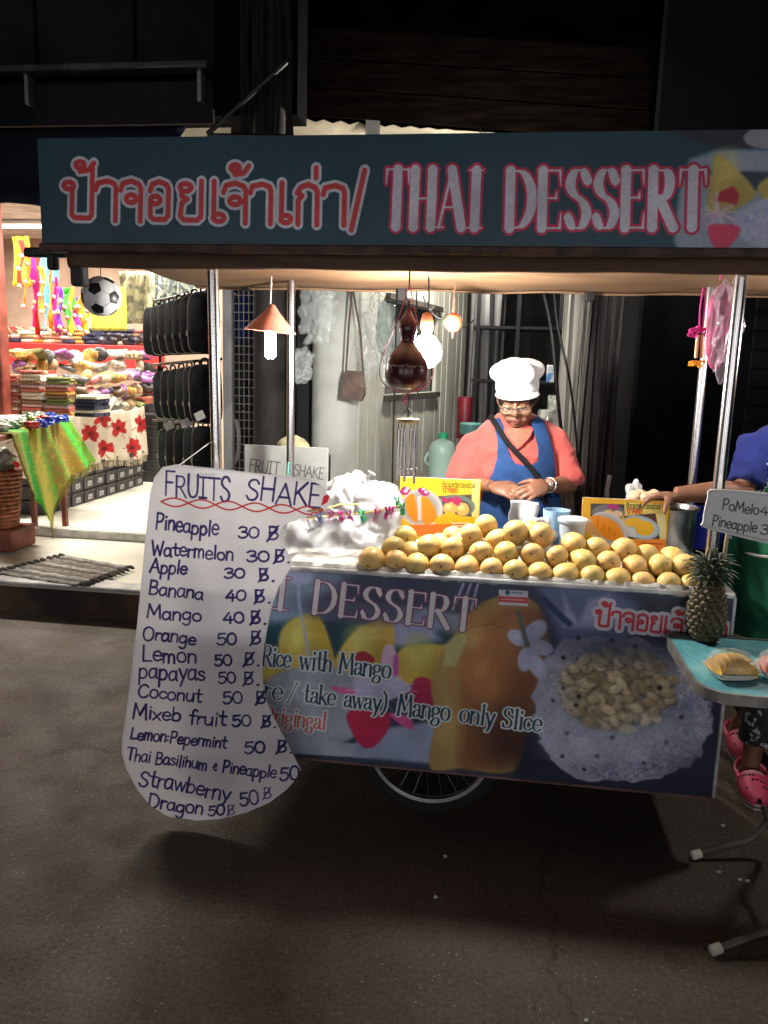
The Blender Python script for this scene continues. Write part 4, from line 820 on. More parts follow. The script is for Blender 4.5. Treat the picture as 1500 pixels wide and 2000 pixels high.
# --- mangoes
def mango_mesh(seed):
    mb = MB(); rg = random.Random(seed); mb.ball((0, 0, 0), 1, 22, 16); kx = rg.uniform(.94, 1.05)
    for i, v in enumerate(mb.v):           # long axis y, stem end towards -y
        z, y, x = v.x, v.z, v.y
        tap = 1-.16*y-.10*y*y
        mb.v[i] = Vector((x*.0385*tap*kx, y*.05, z*.0385*tap+.006*y*y-.003))
    return mb
def mango_mat():
    m = mat('ripe mango skin', (.78, .49, .125), .46, var=0, col2=(.82, .6, .22), scale=7, lo=.35, hi=.7, bump=.12, bscale=90, sss=.08)
    N = m.node_tree.nodes; L = m.node_tree.links; b = N['Principled BSDF']
    old = b.inputs['Base Color'].links[0].from_socket; oi = N.new('ShaderNodeObjectInfo'); tc = N.new('ShaderNodeTexCoord')
    ad = N.new('ShaderNodeVectorMath'); L.new(tc.outputs['Object'], ad.inputs[0]); mul = N.new('ShaderNodeVectorMath'); mul.operation = 'SCALE'; mul.inputs[0].default_value = (9, 7, 5); L.new(oi.outputs['Random'], mul.inputs['Scale']); L.new(mul.outputs[0], ad.inputs[1])
    nz = N.new('ShaderNodeTexNoise'); nz.inputs['Scale'].default_value = 42; nz.inputs['Detail'].default_value = 3; L.new(ad.outputs[0], nz.inputs[0])
    rp = N.new('ShaderNodeValToRGB'); rp.color_ramp.elements[0].position = .66; rp.color_ramp.elements[1].position = .76; rp.color_ramp.elements[0].color = (0, 0, 0, 1); rp.color_ramp.elements[1].color = (.75, .75, .75, 1); L.new(nz.outputs[0], rp.inputs[0])
    mx = N.new('ShaderNodeMixRGB'); L.new(rp.outputs[0], mx.inputs[0]); L.new(old, mx.inputs[1]); mx.inputs[2].default_value = (.22, .10, .03, 1)
    hs = N.new('ShaderNodeHueSaturation'); mr = N.new('ShaderNodeMapRange'); mr.inputs['To Min'].default_value = .485; mr.inputs['To Max'].default_value = .512; L.new(oi.outputs['Random'], mr.inputs[0]); L.new(mr.outputs[0], hs.inputs['Hue']); mv = N.new('ShaderNodeMapRange'); mv.inputs['To Min'].default_value = 1.12; mv.inputs['To Max'].default_value = .88; L.new(oi.outputs['Random'], mv.inputs[0]); L.new(mv.outputs[0], hs.inputs['Value']); L.new(mx.outputs[0], hs.inputs['Color'])
    for l in list(b.inputs['Base Color'].links): L.remove(l)
    L.new(hs.outputs[0], b.inputs['Base Color']); return m
MM = mango_mat(); protos = []; SCAR = mat('brown stem scar', (.2, .1, .04), .8)
for k in range(4):
    o = mango_mesh(k).build('mango', MM, smooth=180); me = o.data
    mb = MB(); mb.lathe([(.0042, -.001), (.003, .0012), (.001, .0008)], (0, 0, 0), 8); sc = mb.build('stem_scar', SCAR, o); sc.location = (0.003*k-.004, -.0492, -.006+.002*k); sc.rotation_euler = (R_(90), 0, 0); protos.append(o)
rows = [('front row', .055, [(727, 1091), (773, 1094), (817, 1101), (865, 1104), (913, 1107), (961, 1111), (1007, 1116), (1055, 1119), (1107, 1122), (1158, 1126), (1207, 1131), (1257, 1137), (1307, 1139), (1349, 1142)]),
        ('second row', .115, [(768, 1071), (806, 1077), (838, 1066), (884, 1070), (938, 1078), (990, 1079), (1040, 1081), (1089, 1085), (1135, 1094), (1187, 1096), (1238, 1103), (1288, 1102), (1338, 1104)]),
        ('third row', .175, [(790, 1048), (858, 1062), (900, 1058), (919, 1046), (975, 1054), (1008, 1039), (1057, 1044), (1119, 1061), (1167, 1070), (1217, 1072), (1264, 1085), (1312, 1090)]),
        ('top row', .245, [(950, 1026), (888, 1050), (1036, 1034)])]
used = set()
for nm, Y, ps in rows:
    ps = sorted(ps)
    for i, (x, y) in enumerate(ps):
        k = random.randrange(4); p = P(x, y, Y+random.uniform(-.008, .008))
        o = dup(protos[k]) if k in used else protos[k]; used.add(k)
        o.location = p; o.rotation_euler = (random.uniform(-.25, .25), random.uniform(-.4, .4), random.uniform(-.6, .6)); sc = random.uniform(.98, 1.12); o.scale = (sc*random.uniform(.94, 1.05), sc*random.uniform(.9, 1.12), sc*random.uniform(.93, 1.04))
        tag(o, 'ripe yellow mango in the %s of the pile, %s' % (nm, ORD[i]+' from the left' if i < len(ps)-1 else 'rightmost'), 'mango', 'mangoes piled on the cart')
# --- price cards
def card(name, label, box, Y, paint):
    x0, y0, x1, y1 = box; a, b = P(x0, y0, Y), P(x1, y1, Y); z1, z0 = P((x0+x1)/2, y0, Y).z, TOPZ+.008
    cv = wall_print(a.x, b.x, z0, z1, Y, 1500, (240, 180, 30)); paint(cv)
    t = thing(name, label, 'price card', ((a.x+b.x)/2, Y, z0), 'price cards among the mangoes')
    mb = MB(); mb.box(((a.x+b.x)/2, Y+.003, (z0+z1)/2), (b.x-a.x, .004, z1-z0)); mb.build('backing', mat('white card', (.75, .74, .7), .6), t, smooth=0)
    mb = MB(); mb.sheet(1, 1, lambda u, v: (a.x+(b.x-a.x)*u, Y-.0005, z0+(z1-z0)*v)); mb.build('print', print_mat(name+' print', cv.image(label[:20]), .3), t, smooth=0)
    mb = MB(); mb.tube([((a.x+b.x)/2, Y+.008, z0+.1), ((a.x+b.x)/2, Y+.09, z0-.004)], .003, 6); mb.build('prop', DULL, t)
    return t
def z4(x, y): return 540+x/3.125, 900+y/3.125
def z5(x, y): return 980+x/2.885, 900+y/2.885
def paint1(c):
    p = lambda *q: [z4(*k) for k in q]
    c.poly(p((740, 100), (1240, 118), (1240, 200), (740, 230)), (232, 186, 52), soft=3); c.poly(p((760, 130), (1000, 110), (990, 180), (940, 220), (760, 210)), (236, 196, 40), soft=14)
    c.poly(p((1195, 120), (1240, 120), (1225, 450), (1190, 450)), (228, 208, 130))
    c.poly(p((985, 215), (1190, 205), (1190, 340), (1010, 330)), (52, 58, 60)); c.ell(*z4(1090, 275), 38, 22, (88, 110, 108)); c.ell(*z4(1085, 285), 32, 17, (52, 66, 66))
    for x, y in ((1058, 290), (1135, 295)): c.ell(*z4(x, y), 13, 13, (226, 170, 90)); c.ell(*z4(x-10, y-12), 6, 6, (244, 206, 140), soft=1)
    for x, y in ((1075, 240), (1110, 235), (1095, 255), (1030, 240)): c.ell(*z4(x, y), 9, 4, (170, 30, 90), ang=30)
    c.ell(*z4(885, 290), 42, 38, (196, 190, 186), ang=10); c.ell(*z4(875, 285), 36, 32, (150, 146, 146), soft=.3); 
    c.poly(p((790, 230), (840, 208), (862, 370), (820, 350), (795, 300)), (232, 126, 24), soft=3, curve=4); c.poly(p((880, 225), (920, 225), (965, 290), (975, 360), (900, 385), (880, 300)), (238, 132, 26), soft=3, curve=4); c.poly(p((858, 215), (882, 212), (886, 360), (864, 365)), (196, 186, 180), soft=4)
    for x, y in ((790, 175), (890, 180), (905, 195), (780, 190)): c.ell(*z4(x, y), 9, 6, (150, 30, 96)); c.ell(*z4(x+8, y-6), 4, 3, (226, 190, 220))
    c.poly(p((970, 380), (1000, 335), (1060, 315), (1150, 345), (1225, 345), (1225, 390)), (238, 176, 30), soft=5, curve=3)
    c.poly(p((740, 392), (1235, 380), (1235, 460), (740, 460)), (232, 112, 34), soft=3)
    write(c, thai_strokes('ข้าวเหนียวมะม่วง', *z4(1010, 160), *z4(1212, 166), 8), 1.7, (110, 110, 10)); write(c, thai_strokes('ป้าจอย', *z4(1012, 192), *z4(1105, 196), 9), 2, (216, 100, 20))
    write(c, text_strokes('60/-', *z4(1060, 436), *z4(1150, 440), 12, 0), 2.2, (250, 226, 190)); c.stroke([z4(1065, 378), z4(1170, 381)], 2, (250, 220, 190)); c.stroke([z4(1072, 394), z4(1180, 398)], 2.4, (250, 220, 190))
card('price_card', 'yellow mango rice price card standing next to the clothes pegs', (782, 934, 934, 1046), .47, paint1)
def paint2(c):
    p = lambda *q: [z5(*k) for k in q]
    c.poly(p((690, 230), (920, 245), (920, 310), (690, 310)), (234, 214, 120), soft=3); c.poly(p((870, 300), (922, 300), (925, 460), (890, 440)), (226, 214, 150))
    c.poly(p((500, 240), (690, 245), (690, 310), (500, 320)), (60, 58, 66)); c.ell(*z5(600, 290), 30, 15, (110, 112, 122)); c.ell(*z5(600, 292), 8, 6, (232, 190, 100)); c.ell(*z5(650, 298), 10, 6, (230, 196, 150)); c.ell(*z5(625, 258), 12, 5, (160, 40, 120))
    c.poly(p((690, 310), (865, 295), (890, 440), (690, 440)), (74, 42, 34)); c.ell(*z5(780, 375), 36, 22, (158, 182, 206), ang=12); c.ell(*z5(780, 375), 31, 18, (182, 200, 216), ang=12)
    c.ell(*z5(740, 345), 18, 9, (240, 184, 40), ang=-5); c.ell(*z5(805, 380), 17, 14, (242, 186, 36)); c.poly(p((705, 375), (750, 380), (755, 430), (715, 425)), (210, 214, 216), soft=3)
    c.ell(*z5(600, 385), 40, 30, (206, 204, 206), ang=35); c.ell(*z5(595, 380), 34, 24, (182, 178, 182), ang=35); c.poly(p((500, 320), (550, 308), (640, 345), (680, 410), (670, 445), (590, 440), (530, 380)), (240, 146, 22), soft=4, curve=4); c.poly(p((455, 340), (500, 345), (560, 420), (520, 420), (460, 380)), (200, 150, 90), soft=4, curve=4)
    for k in range(4): c.stroke([z5(545+30*k, 325+26*k), z5(535+34*k, 375+14*k)], 2, (206, 110, 10), soft=2)
    c.poly(p((640, 450), (920, 440), (930, 530), (640, 530)), (236, 134, 30), soft=3); c.poly(p((760, 490), (835, 478), (835, 520), (760, 524)), (80, 40, 24)); c.poly(p((778, 482), (825, 476), (825, 498), (778, 502)), (214, 210, 206))
    write(c, thai_strokes('ข้าวเหนียวมะม่วง', *z5(700, 268), *z5(892, 272), 8), 1.7, (110, 110, 10)); write(c, thai_strokes('ป้าจอย', *z5(702, 298), *z5(790, 300), 9), 2, (214, 90, 20)); write(c, text_strokes('70.-', *z5(838, 506), *z5(905, 512), 9, 0), 1.8, (200, 30, 20)); c.stroke([z5(785, 462), z5(900, 468)], 2, (150, 60, 20))
card('price_card', 'orange and yellow dessert price card standing before the steel pot', (1138, 975, 1299, 1080), .44, paint2)

# --- pale bags of rice with plastic sheet and clothes pegs
RIDGE = bpy.data.textures.new('creases', 'MUSGRAVE'); RIDGE.musgrave_type = 'RIDGED_MULTIFRACTAL'; RIDGE.noise_scale = .055
def crease(o, s=.013):
    m = o.modifiers.new('creases', 'DISPLACE'); m.texture = RIDGE; m.strength = s; m.mid_level = .5; m.texture_coords = 'GLOBAL'; return o
WB = mat('white plastic bag', (.8, .8, .81), .22, var=.06, scale=6, bump=.9, bscale=14, transl=.5)
for i, (x, y, rx, ry, rz, Y, lb) in enumerate(((690, 965, .12, .11, .085, .5, 'plump white plastic bag of rice behind the clothes pegs'), (735, 978, .09, .1, .075, .42, 'smaller white plastic bag leaning on the plump bag of rice'), (655, 985, .1, .09, .06, .38, 'low white plastic bag beside the menu board'))):
    p = P(x, y, Y); t = thing('rice_bag', lb, 'bag', (p.x, p.y, TOPZ+.004), 'white bags on the counter')
    bag_o = lump((p.x, p.y, (p.z+TOPZ)/2), (rx*1.12, ry, (p.z-TOPZ)/2+rz*.8), 20+i, .13, 64, 48, 5.5, flat=TOPZ+.006).build('bag', WB, t, smooth=180); crease(bag_o)
    if i == 0:
        k = P(722, 930, Y); mb = MB(); mb.tube(catmull([k+Vector((-.02, 0, -.02)), k, k+Vector((.008, 0, .014))], 4), [.02]+[.008]*7+[.018], 8); mb.build('knot', WB, t)
CLR = mat('clear plastic film', (.85, .86, .88), .16, var=0, alpha=.42, bump=.6, bscale=22, spec=.9)
t = thing('plastic_cover', 'clear wrinkled plastic sheet clipped along the front of the rice bags', 'plastic sheet', P(660, 1090, .14))
rg = random.Random(4)
def film(u, v):
    x0, x1 = P(556, 1050, .14).x, P(775, 1050, .14).x; zt = P(560+215*u, 1012-14*u*u, .19).z; x = x0+(x1-x0)*u
    return (x, .19-.09*v+.012*math.sin(u*31+v*3)+.01*math.sin(u*13-v*7), zt+(TOPZ+.012-zt)*v)
mb = MB(); mb.sheet(60, 14, film); mb.build('film', CLR, t)
iw = lump(P(650, 1052, .3), (.17, .06, .075), 31, .1, 110, 70, 5, flat=TOPZ+.006).build('inner_wrap', mat('milky film', (.62, .62, .63), .35, var=.1, scale=10, bump=1, bscale=26, alpha=.55), t, smooth=180); crease(iw, .02)
mb = MB(); mb.tube([P(596, 1014, .19), P(640, 1008, .19), P(700, 1003, .19), P(745, 997, .19), P(790, 985, .2)], .0025, 6); mb.build('line', mat('yellow string', (.7, .55, .12)), t)
PEGS = [(262, 345, 'blue'), (330, 343, 'pink'), (395, 342, 'pink'), (448, 341, 'pink'), (525, 337, 'green'), (608, 330, 'magenta'), (675, 318, 'magenta'), (705, 312, 'magenta'), (740, 250, 'green'), (768, 292, 'green')]
PC = {'blue': (.12, .2, .55), 'pink': (.7, .05, .32), 'green': (.04, .42, .2), 'magenta': (.55, .03, .3)}
def peg():
    r = thing('clothes_peg', 'peg', 'clothes peg'); m = mat('peg blue', PC['blue'], .4, var=0)
    for s_ in (-1, 1):
        mb = MB(); mb.prism([(0, -.022), (.006, -.022), (.008, -.004), (.005, .004), (.011, .018), (.006, .02), (.001, .004)], lambda u, v, w_: Vector((s_*u, w_, v)), -.0045, .0045); mb.build('jaw', m, r, smooth=30)
    mb = MB(); mb.tube([(0, -.006, .003), (0, .006, .003)], .0035, 8); mb.build('spring', WIRE, r)
    return r
pg = peg(); cnt = {}
for i, (x, y, cn) in enumerate(PEGS):
    o = pg if i == 0 else dup(pg); m = mat('peg '+cn, PC[cn], .4, var=0)
    for ch in o.children:
        if ch.name.startswith('jaw'):
            if i: ch.data = ch.data.copy()
            ch.data.materials[0] = m
    p = P(*z4(x, y), .185 if i != 8 else .28); o.location = p; o.rotation_euler = (random.uniform(-.3, .3), random.uniform(-.35, .35), random.uniform(-.7, .7)); o.scale = (1.05,)*3
    cnt[cn] = cnt.get(cn, 0)+1
    lb = {'blue': 'blue clothes peg on the plastic sheet', 'pink': '%s pink clothes peg after the blue one' % ORD[cnt[cn]-1], 'green': ['green clothes peg between the pink and magenta ones', 'green clothes peg standing above the others by the price card', 'green clothes peg at the corner of the price card'][min(cnt[cn]-1, 2)], 'magenta': '%s of the magenta clothes pegs in the bunch' % ORD[cnt[cn]-1]}[cn]
    tag(o, lb, 'clothes peg', 'pegs on the plastic sheet')
# --- other things on the counter
p = P(1308, 1040, .57); p.z = TOPZ
t = thing('steel_pot', 'tall dull steel pot on the counter behind the orange price card', 'pot', p)
mb = MB(); mb.lathe([(.085, .003), (.09, .01), (.092, .155), (.099, .158), (.1, .166), (.094, .168), (.088, .16), (.086, .02)], p, 36); mb.build('pot', mat('dull pot steel', (.42, .42, .43), .28, metal=1, var=.2, scale=10), t)
mb = MB(); mb.lathe([(.088, .15), (.05, .156), (.001, .157)], p, 30); mb.build('contents', mat('dark syrup', (.05, .04, .035), .2), t)
p = P(1118, 1025, .37); z = TOPZ
t = thing('plastic_tub', 'clear round plastic tub with lid beside the orange price card', 'tub', (p.x, p.y, z))
TUB = mat('frosted clear plastic', (.7, .76, .8), .3, var=.04, alpha=.6, spec=.8)
mb = MB(); mb.lathe([(.04, .004), (.046, .12), (.05, .124), (.05, .132), (.02, .134), (.001, .134)], (p.x, p.y, z), 28); mb.build('tub', TUB, t)
mb = MB(); mb.lathe([(.053, .126), (.054, .136), (.046, .14), (.001, .14)], (p.x, p.y, z), 28); mb.build('lid', TUB, t)
p = P(1086, 1018, .46); t = MB().lathe([(.04, .004), (.05, .15), (.047, .15), (.038, .01)], (p.x, p.y, TOPZ), 24); tag(t.build('blue_cup', mat('pale blue plastic', (.35, .55, .75), .4, alpha=.85, var=.05)), 'pale blue plastic cup behind the white shavings', 'cup')
p = P(1042, 1010, .36); lump((p.x, p.y, TOPZ+.06), (.085, .07, .08), 41, .22, 36, 26, 6, flat=TOPZ+.006).build('coconut_heap', mat('white shavings', (.82, .82, .82), .7, var=.05, bump=.8, bscale=60), smooth=180)
tag(bpy.data.objects['coconut_heap'], 'crumpled white plastic heap behind the mangoes in front of the woman', 'plastic bag')
p = P(1024, 977, .66); mb = MB(); mb.sheet(10, 10, lambda u, v: (p.x-.055+.11*u+.004*math.sin(v*9), .64+.02*math.sin(u*5)+.03*v, p.z-.13*v)); tag(mb.build('paper_sheet', mat('thin white paper', (.72, .72, .73), .6, var=.04, transl=.2), solid=.0015), 'thin white wrapping paper below the hands of the woman', 'paper')
p = P(1268, 984, .54); p.z = max(p.z-.012, TOPZ+.17)
t = thing('bun_plate', 'plate of pale buns on the steel pot under the reaching hand', 'plate', p)
mb = MB(); mb.lathe([(.05, 0), (.09, .012), (.092, .015), (.05, .006), (.001, .005)], p, 30); mb.build('plate', mat('white plate', (.7, .7, .7), .3, var=.04), t)
for i, (dx, dy) in enumerate(((-.055, -.01), (-.015, -.02), (.028, -.015), (.06, .0), (-.03, .03), (.02, .03))):
    lump(p+Vector((dx, dy, .03)), (.03, .03, .024), 50+i, .1).build('bun', mat('pale bun', (.66, .46, .28), .6, var=.15, scale=20, bump=.15), t, smooth=180)
lump(P(1238, 965, .6), (.03, .02, .045), 60, .25, fr=4).build('clear_bag', CLR, smooth=180); tag(bpy.data.objects['clear_bag'], 'small clear bag sticking up beside the plate of buns', 'bag')
p = P(1372, 1040, .68); mb = MB(); mb.lathe([(.07, 0), (.08, .14), (.084, .145), (.078, .145), (.065, .01)], (p.x, p.y, TOPZ), 26); tag(mb.build('blue_bucket', mat('blue plastic', (.015, .03, .4), .45, var=.1)), 'deep blue plastic bucket behind the steel pot', 'bucket')
# --- gourd with wind chime, lantern, garland, pink packets
c = P(793, 765, .2); k = 1/590
t = thing('gourd', 'glossy dark red bottle gourd with lettering hanging in front of the bulb', 'gourd', c)
pf = [(2, 0), (18, 2), (32, 10), (41, 24), (43, 42), (40, 58), (31, 74), (19, 88), (14, 97), (15, 108), (18, 120), (17, 132), (12, 144), (6, 154), (3.4, 164), (3.2, 176)]
mb = MB(); mb.lathe([(p.x, p.y) for p in catmull([(a*k, b*k, 0) for a, b in pf], 4)], c, 36); mb.build('gourd_body', mat('lacquered gourd', (.05, .008, .01), .3, var=.3, scale=14, coat=.15), t)
rgx = random.Random(2); mb = MB()
for i in range(15):
    a = -2.4+i*.118; r = .0733; mb.tube([c+Vector((r*math.cos(a)*1.0, r*math.sin(a), .083+.008*rgx.random())), c+Vector((r*math.cos(a+.05), r*math.sin(a+.05), .076+.012*rgx.random())), c+Vector((r*math.cos(a+.06), r*math.sin(a+.06), .088))], .0014, 4)
mb.build('lettering', mat('faded white paint', (.5, .4, .4), .6), t)
PK = mat('pink cord', (.75, .12, .2), .6, var=.05)
mb = MB(); 
for sx in (-1, 1): mb.tube(catmull([c+Vector((sx*.004, -.01, .34)), c+Vector((sx*.03, -.02, .24)), c+Vector((sx*.088, -.015, .09)), c+Vector((sx*.07, -.02, .02)), c+Vector((0, -.01, -.01)), c+Vector((0, 0, -.05))], 5), .0018, 5)
mb.build('pink_cord', PK, t); mb = MB(); mb.tube([c+Vector((0, 0, .33)), (c.x, c.y, 1.87)], .0025, 5); mb.build('hanging_cord', CORD, t)
c = P(797, 822, .2)
t = thing('wind_chime', 'small wind chime of hanging metal tubes below the dark red gourd', 'wind chime', c)
mb = MB(); mb.lathe([(.036, -.006), (.04, 0), (.038, .007), (.01, .01)], c, 22); mb.build('top_disc', mat('aged brass', (.3, .24, .15), .4, metal=.8, var=.3), t)
mb = MB(); mb.tube([c+Vector((0, 0, .01)), c+Vector((-.003, 0, .08)), P(793, 764, .2)], .002, 5)
for a in range(4): mb.tube([c+Vector((.03*math.cos(a*1.57), .03*math.sin(a*1.57), .006)), c+Vector((0, 0, .045))], .0012, 4)
mb.build('string', CORD, t)
for i in range(6):
    a = i*1.047+.3; q = c+Vector((.032*math.cos(a), .032*math.sin(a), -.03)); mb = MB(); mb.tube([q, q+Vector((.002*i-.004, 0, -.15-.006*i))], .0048, 8); mb.build('chime_tube', STEEL, t)
    mb = MB(); mb.tube([q, q+Vector((0, 0, .03))], .002, 4); mb.build('bead_string', mat('brown beads', (.1, .05, .03), .5), t)
mb = MB(); q = c+Vector((.012, -.01, -.165)); mb.box(q, (.055, .012, .006), Matrix.Rotation(R_(-12), 3, 'Y')); mb.build('striker', WIRE, t)
c = P(885, 630, .62); OR = mat('orange glass', (.75, .3, .12), .35, var=.2, scale=20, transl=.3)
t = thing('orange_float', 'small orange ball in a red net hanging beside the bright bulb', 'ornament', c)
mb = MB(); mb.ball(c, .034, 18, 12); mb.build('ball', OR, t)
RN = mat('red net cord', (.7, .06, .04), .6, var=0); mb = MB()
for i in range(6):
    a = i*math.pi/3
    mb.tube([c+Vector((.035*math.sin(b)*math.cos(a+.4*math.sin(b*2)), .035*math.sin(b)*math.sin(a+.4*math.sin(b*2)), -.035*math.cos(b))) for b in [j*math.pi/10 for j in range(11)]], .0012, 4)
mb.tube([c+Vector((0, 0, .034)), c+Vector((0, 0, .09))], [.006, .003], 6); mb.tube([c+Vector((0, 0, -.034)), c+Vector((0, 0, -.06))], [.006, .001], 6); mb.build('net', RN, t)
mb = MB(); mb.tube([c+Vector((0, 0, .09)), (c.x, c.y, 1.87)], .0018, 5); mb.build('cord', RN, t)
mb = MB(); mb.tube(catmull([P(835, 590, .7), P(845, 612, .7), P(862, 622, .7), P(880, 615, .7), P(905, 640, .9), P(925, 625, 1.0)], 5), .003, 6); mb.tube(catmull([P(826, 578, .7), P(838, 605, .7), P(850, 596, .7)], 5), .003, 6); tag(mb.build('loose_wire', CORD), 'loose black electric wires looping beside the bulb socket', 'wire')
c = P(1365, 640, .3)
t = thing('flower_garland', 'flower garland with pink bow and orange blossom hanging on the right post', 'garland', c); HP = mat('hot pink ribbon', (.8, .06, .35), .4, var=.1)
mb = MB(); mb.tube(catmull([P(1374, 562, .3), P(1368, 600, .3), P(1366, 645, .3)], 5), .003, 5); mb.tube(catmull([P(1378, 562, .3), P(1376, 600, .3), P(1372, 645, .3)], 5), .003, 5)
for a, l in ((200, 26), (170, 22), (230, 16), (20, 16), (340, 18), (120, 14)): 
    b = P(1368, 648, .3); e = P(1368+l*math.cos(R_(a)), 648-l*math.sin(R_(a))*.7, .29); mb.tube(catmull([b, (b+e)/2+Vector((0, -.008, .008)), e, (b+e)/2+Vector((0, .004, -.01))], 4), .004, 5)
mb.build('bow', HP, t)
for j, (x0, x1) in enumerate(((1363, 1359), (1372, 1370))):
    for i in range(9): mb = MB(); mb.ball(P(x0+(x1-x0)*i/9, 656+5*i, .3), .0065, 8, 6); mb.build('bead', mat('jasmine bead', (.75, .5, .3), .6), t)
for i in range(22):
    a = random.uniform(0, 6.28); r = random.uniform(0, 14); mb = MB(); q = P(1363+r*math.cos(a)*1.1, 711+r*math.sin(a)*.55, .3+random.uniform(-.02, .02)); mb.ball(q, (.009, .009, .005), 7, 5); mb.build('petal', mat('marigold', (.85, .3, .01), .6, var=.2, scale=60), t)
PKG = mat('pink wrapped packet', (.6, .12, .24), .25, var=.4, scale=14, coat=.8, bump=.6, bscale=24); FOIL = mat('crinkled foil film', (.8, .62, .72), .08, var=0, alpha=.3, spec=1, bump=1, bscale=45)
t = thing('pink_packet', 'pink packet in shiny clear wrap hanging between the right posts', 'packet', P(1405, 640, .25))
mb = MB(); a = P(1405, 560, .25); b = P(1400, 712, .25); lump((a+b)/2, (.036, .012, (a-b).length*.56), 72, .1, 30, 30, 4, mb=mb); mb.build('packet', PKG, t, smooth=180)
lump((a+b)/2+Vector((.02, -.006, .0)), (.04, .024, .135), 71, .3, 40, 40, 6).build('foil_wrap', FOIL, t, smooth=60)
mb = MB(); mb.tube([a+Vector((0, 0, .02)), (a.x, a.y, 1.88)], .002, 5); mb.build('string', HP, t)
# ================================================================== BEHIND THE CART: ALLEY
CU1 = mat('pale grey curtain cloth', (.5, .48, .43), .9, var=.25, scale=3, bump=.3, bscale=20, stretch=(3, 3, .4)); CU_SHADE = mat('shaded curtain cloth', (.10, .095, .09), .9, var=.4, scale=3, bump=.3, bscale=20, stretch=(3, 3, .3))
def curtain(name, label, x0, x1, Y, m, n, amp, ph=0):
    a, b = P(x0, 700, Y).x, P(x1, 700, Y).x
    mb = MB(); mb.sheet(n*8, 16, lambda u, v: (a+(b-a)*u+.01*math.sin(v*5+u*9), Y+amp*math.sin(u*n*6.28+ph)+.5*amp*math.sin(u*n*14+v*2)+.02*v, 2.7-2.6*v)); tag(mb.build(name, m, solid=.004), label, 'curtain', 'curtains at the back of the cart')
curtain('curtain', 'pale grey curtain hanging in folds right behind the woman', 1092, 1140, 2.2, CU1, 2, .025)
curtain('curtain', 'shaded streaked part of the curtain, its shade put into the cloth colour', 1136, 1215, 2.28, CU_SHADE, 5, .025, 1)  # darker cloth colour stands for the bulb light fading to the right
curtain('curtain', 'grey hanging cloth above the head of the woman', 912, 985, 3.1, mat('grey hanging cloth', (.14, .14, .145), .9, var=.4, scale=2, stretch=(2, 2, .3)), 3, .05, 2)
for i, (pts, lb) in enumerate((([(1060, 560), (1078, 650), (1088, 760), (1098, 850), (1120, 940), (1128, 1040)], 'thick black cable hanging down in front of the pale curtain'), ([(1082, 560), (1090, 640), (1112, 740), (1125, 850), (1131, 960), (1134, 1040)], 'thinner black cable hanging down beside the thick one'), ([(775, 560), (772, 700), (768, 850), (766, 960)], 'black cord hanging straight down beside the wind chime'), ([(814, 560), (814, 700), (816, 780)], 'short black cord hanging behind the bright bulb'))):
    mb = MB(); mb.tube(catmull([P(x, y, 1.6) for x, y in pts], 5), (.009, .006, .0045, .004)[i], 6); tag(mb.build('hanging_cable', CORD), lb, 'cable', 'cables hanging behind the cart')
# rack with odds and ends
Y = 2.9
t = thing('metal_rack', 'grey metal rack with shelves in the dark behind the woman', 'rack', P(990, 900, Y)*1)
t.location.z = 0
RK = mat('dark rack steel', (.025, .025, .028), .7, spec=.2)
for x in (926, 1003, 1092):
    for dy in (0, .4):
        c = P(x, 800, Y); mb = MB(); mb.box((c.x, Y+dy, 1.1), (.025, .025, 2.2)); mb.build('upright', RK, t, smooth=0)
xa_, xb_ = P(918, 800, Y).x, P(1098, 800, Y).x
for yy in (745, 862, 640, 960):
    z = P(1000, yy, Y).z; mb = MB(); mb.box(((xa_+xb_)/2, Y+.2, z), (xb_-xa_, .42, .018)); mb.build('shelf', RK, t, smooth=0)
def can(name, label, cat, x, y0, y1, r, m, Y=2.95, prof=None):
    a, b = P(x, y1, Y), P(x, y0, Y); h = b.z-a.z
    prof = prof or [(r*.96, 0), (r, h*.04), (r, h*.9), (r*.9, h), (.001, h)]
    mb = MB(); mb.lathe(prof, a, 20); return tag(mb.build(name, m), label, cat)
can('red_canister', 'dark red canister standing on the rack to the left of the woman', 'canister', 906, 775, 856, .055, mat('dark red enamel', (.22, .015, .03), .4))
can('teal_basin', 'small teal plastic basin on the rack beside the dark red canister', 'basin', 920, 826, 848, .075, mat('teal plastic', (.1, .3, .28), .5), 2.75)
a = P(1075, 733, 2.85); mb = MB(); mb.box(a+Vector((0, 0, .01)), (.05, .04, .11), b=.004); tag(mb.build('small_carton', mat('white blue carton', (.7, .74, .8), .5, col2=(.1, .3, .7), var=0, scale=12, lo=.55, hi=.6)), 'small white and blue carton on the upper rack shelf', 'carton')
can('glass_jar', 'glass jar with pale contents on the rack beside the face of the woman', 'jar', 1068, 800, 860, .07, mat('dusty glass', (.4, .42, .38), .15, var=.5, scale=14), 2.8)
can('glass_jar', 'small cloudy jar on the rack behind the curtain cable', 'jar', 1084, 772, 800, .05, mat('dusty glass', (.4,)*3), 2.85)
a = P(1188, 945, 1.5); mb = MB(); mb.box(a, (.02, .012, .085), Matrix.Rotation(R_(6), 3, 'Y'), b=.002); mb.box(a+Vector((0, .01, -.55)), (.02, .012, 1.02)); tag(mb.build('white_stake', mat('white stake paint', (.6, .6, .6), .6)), 'thin white stake standing in the dark right of the woman', 'stake')
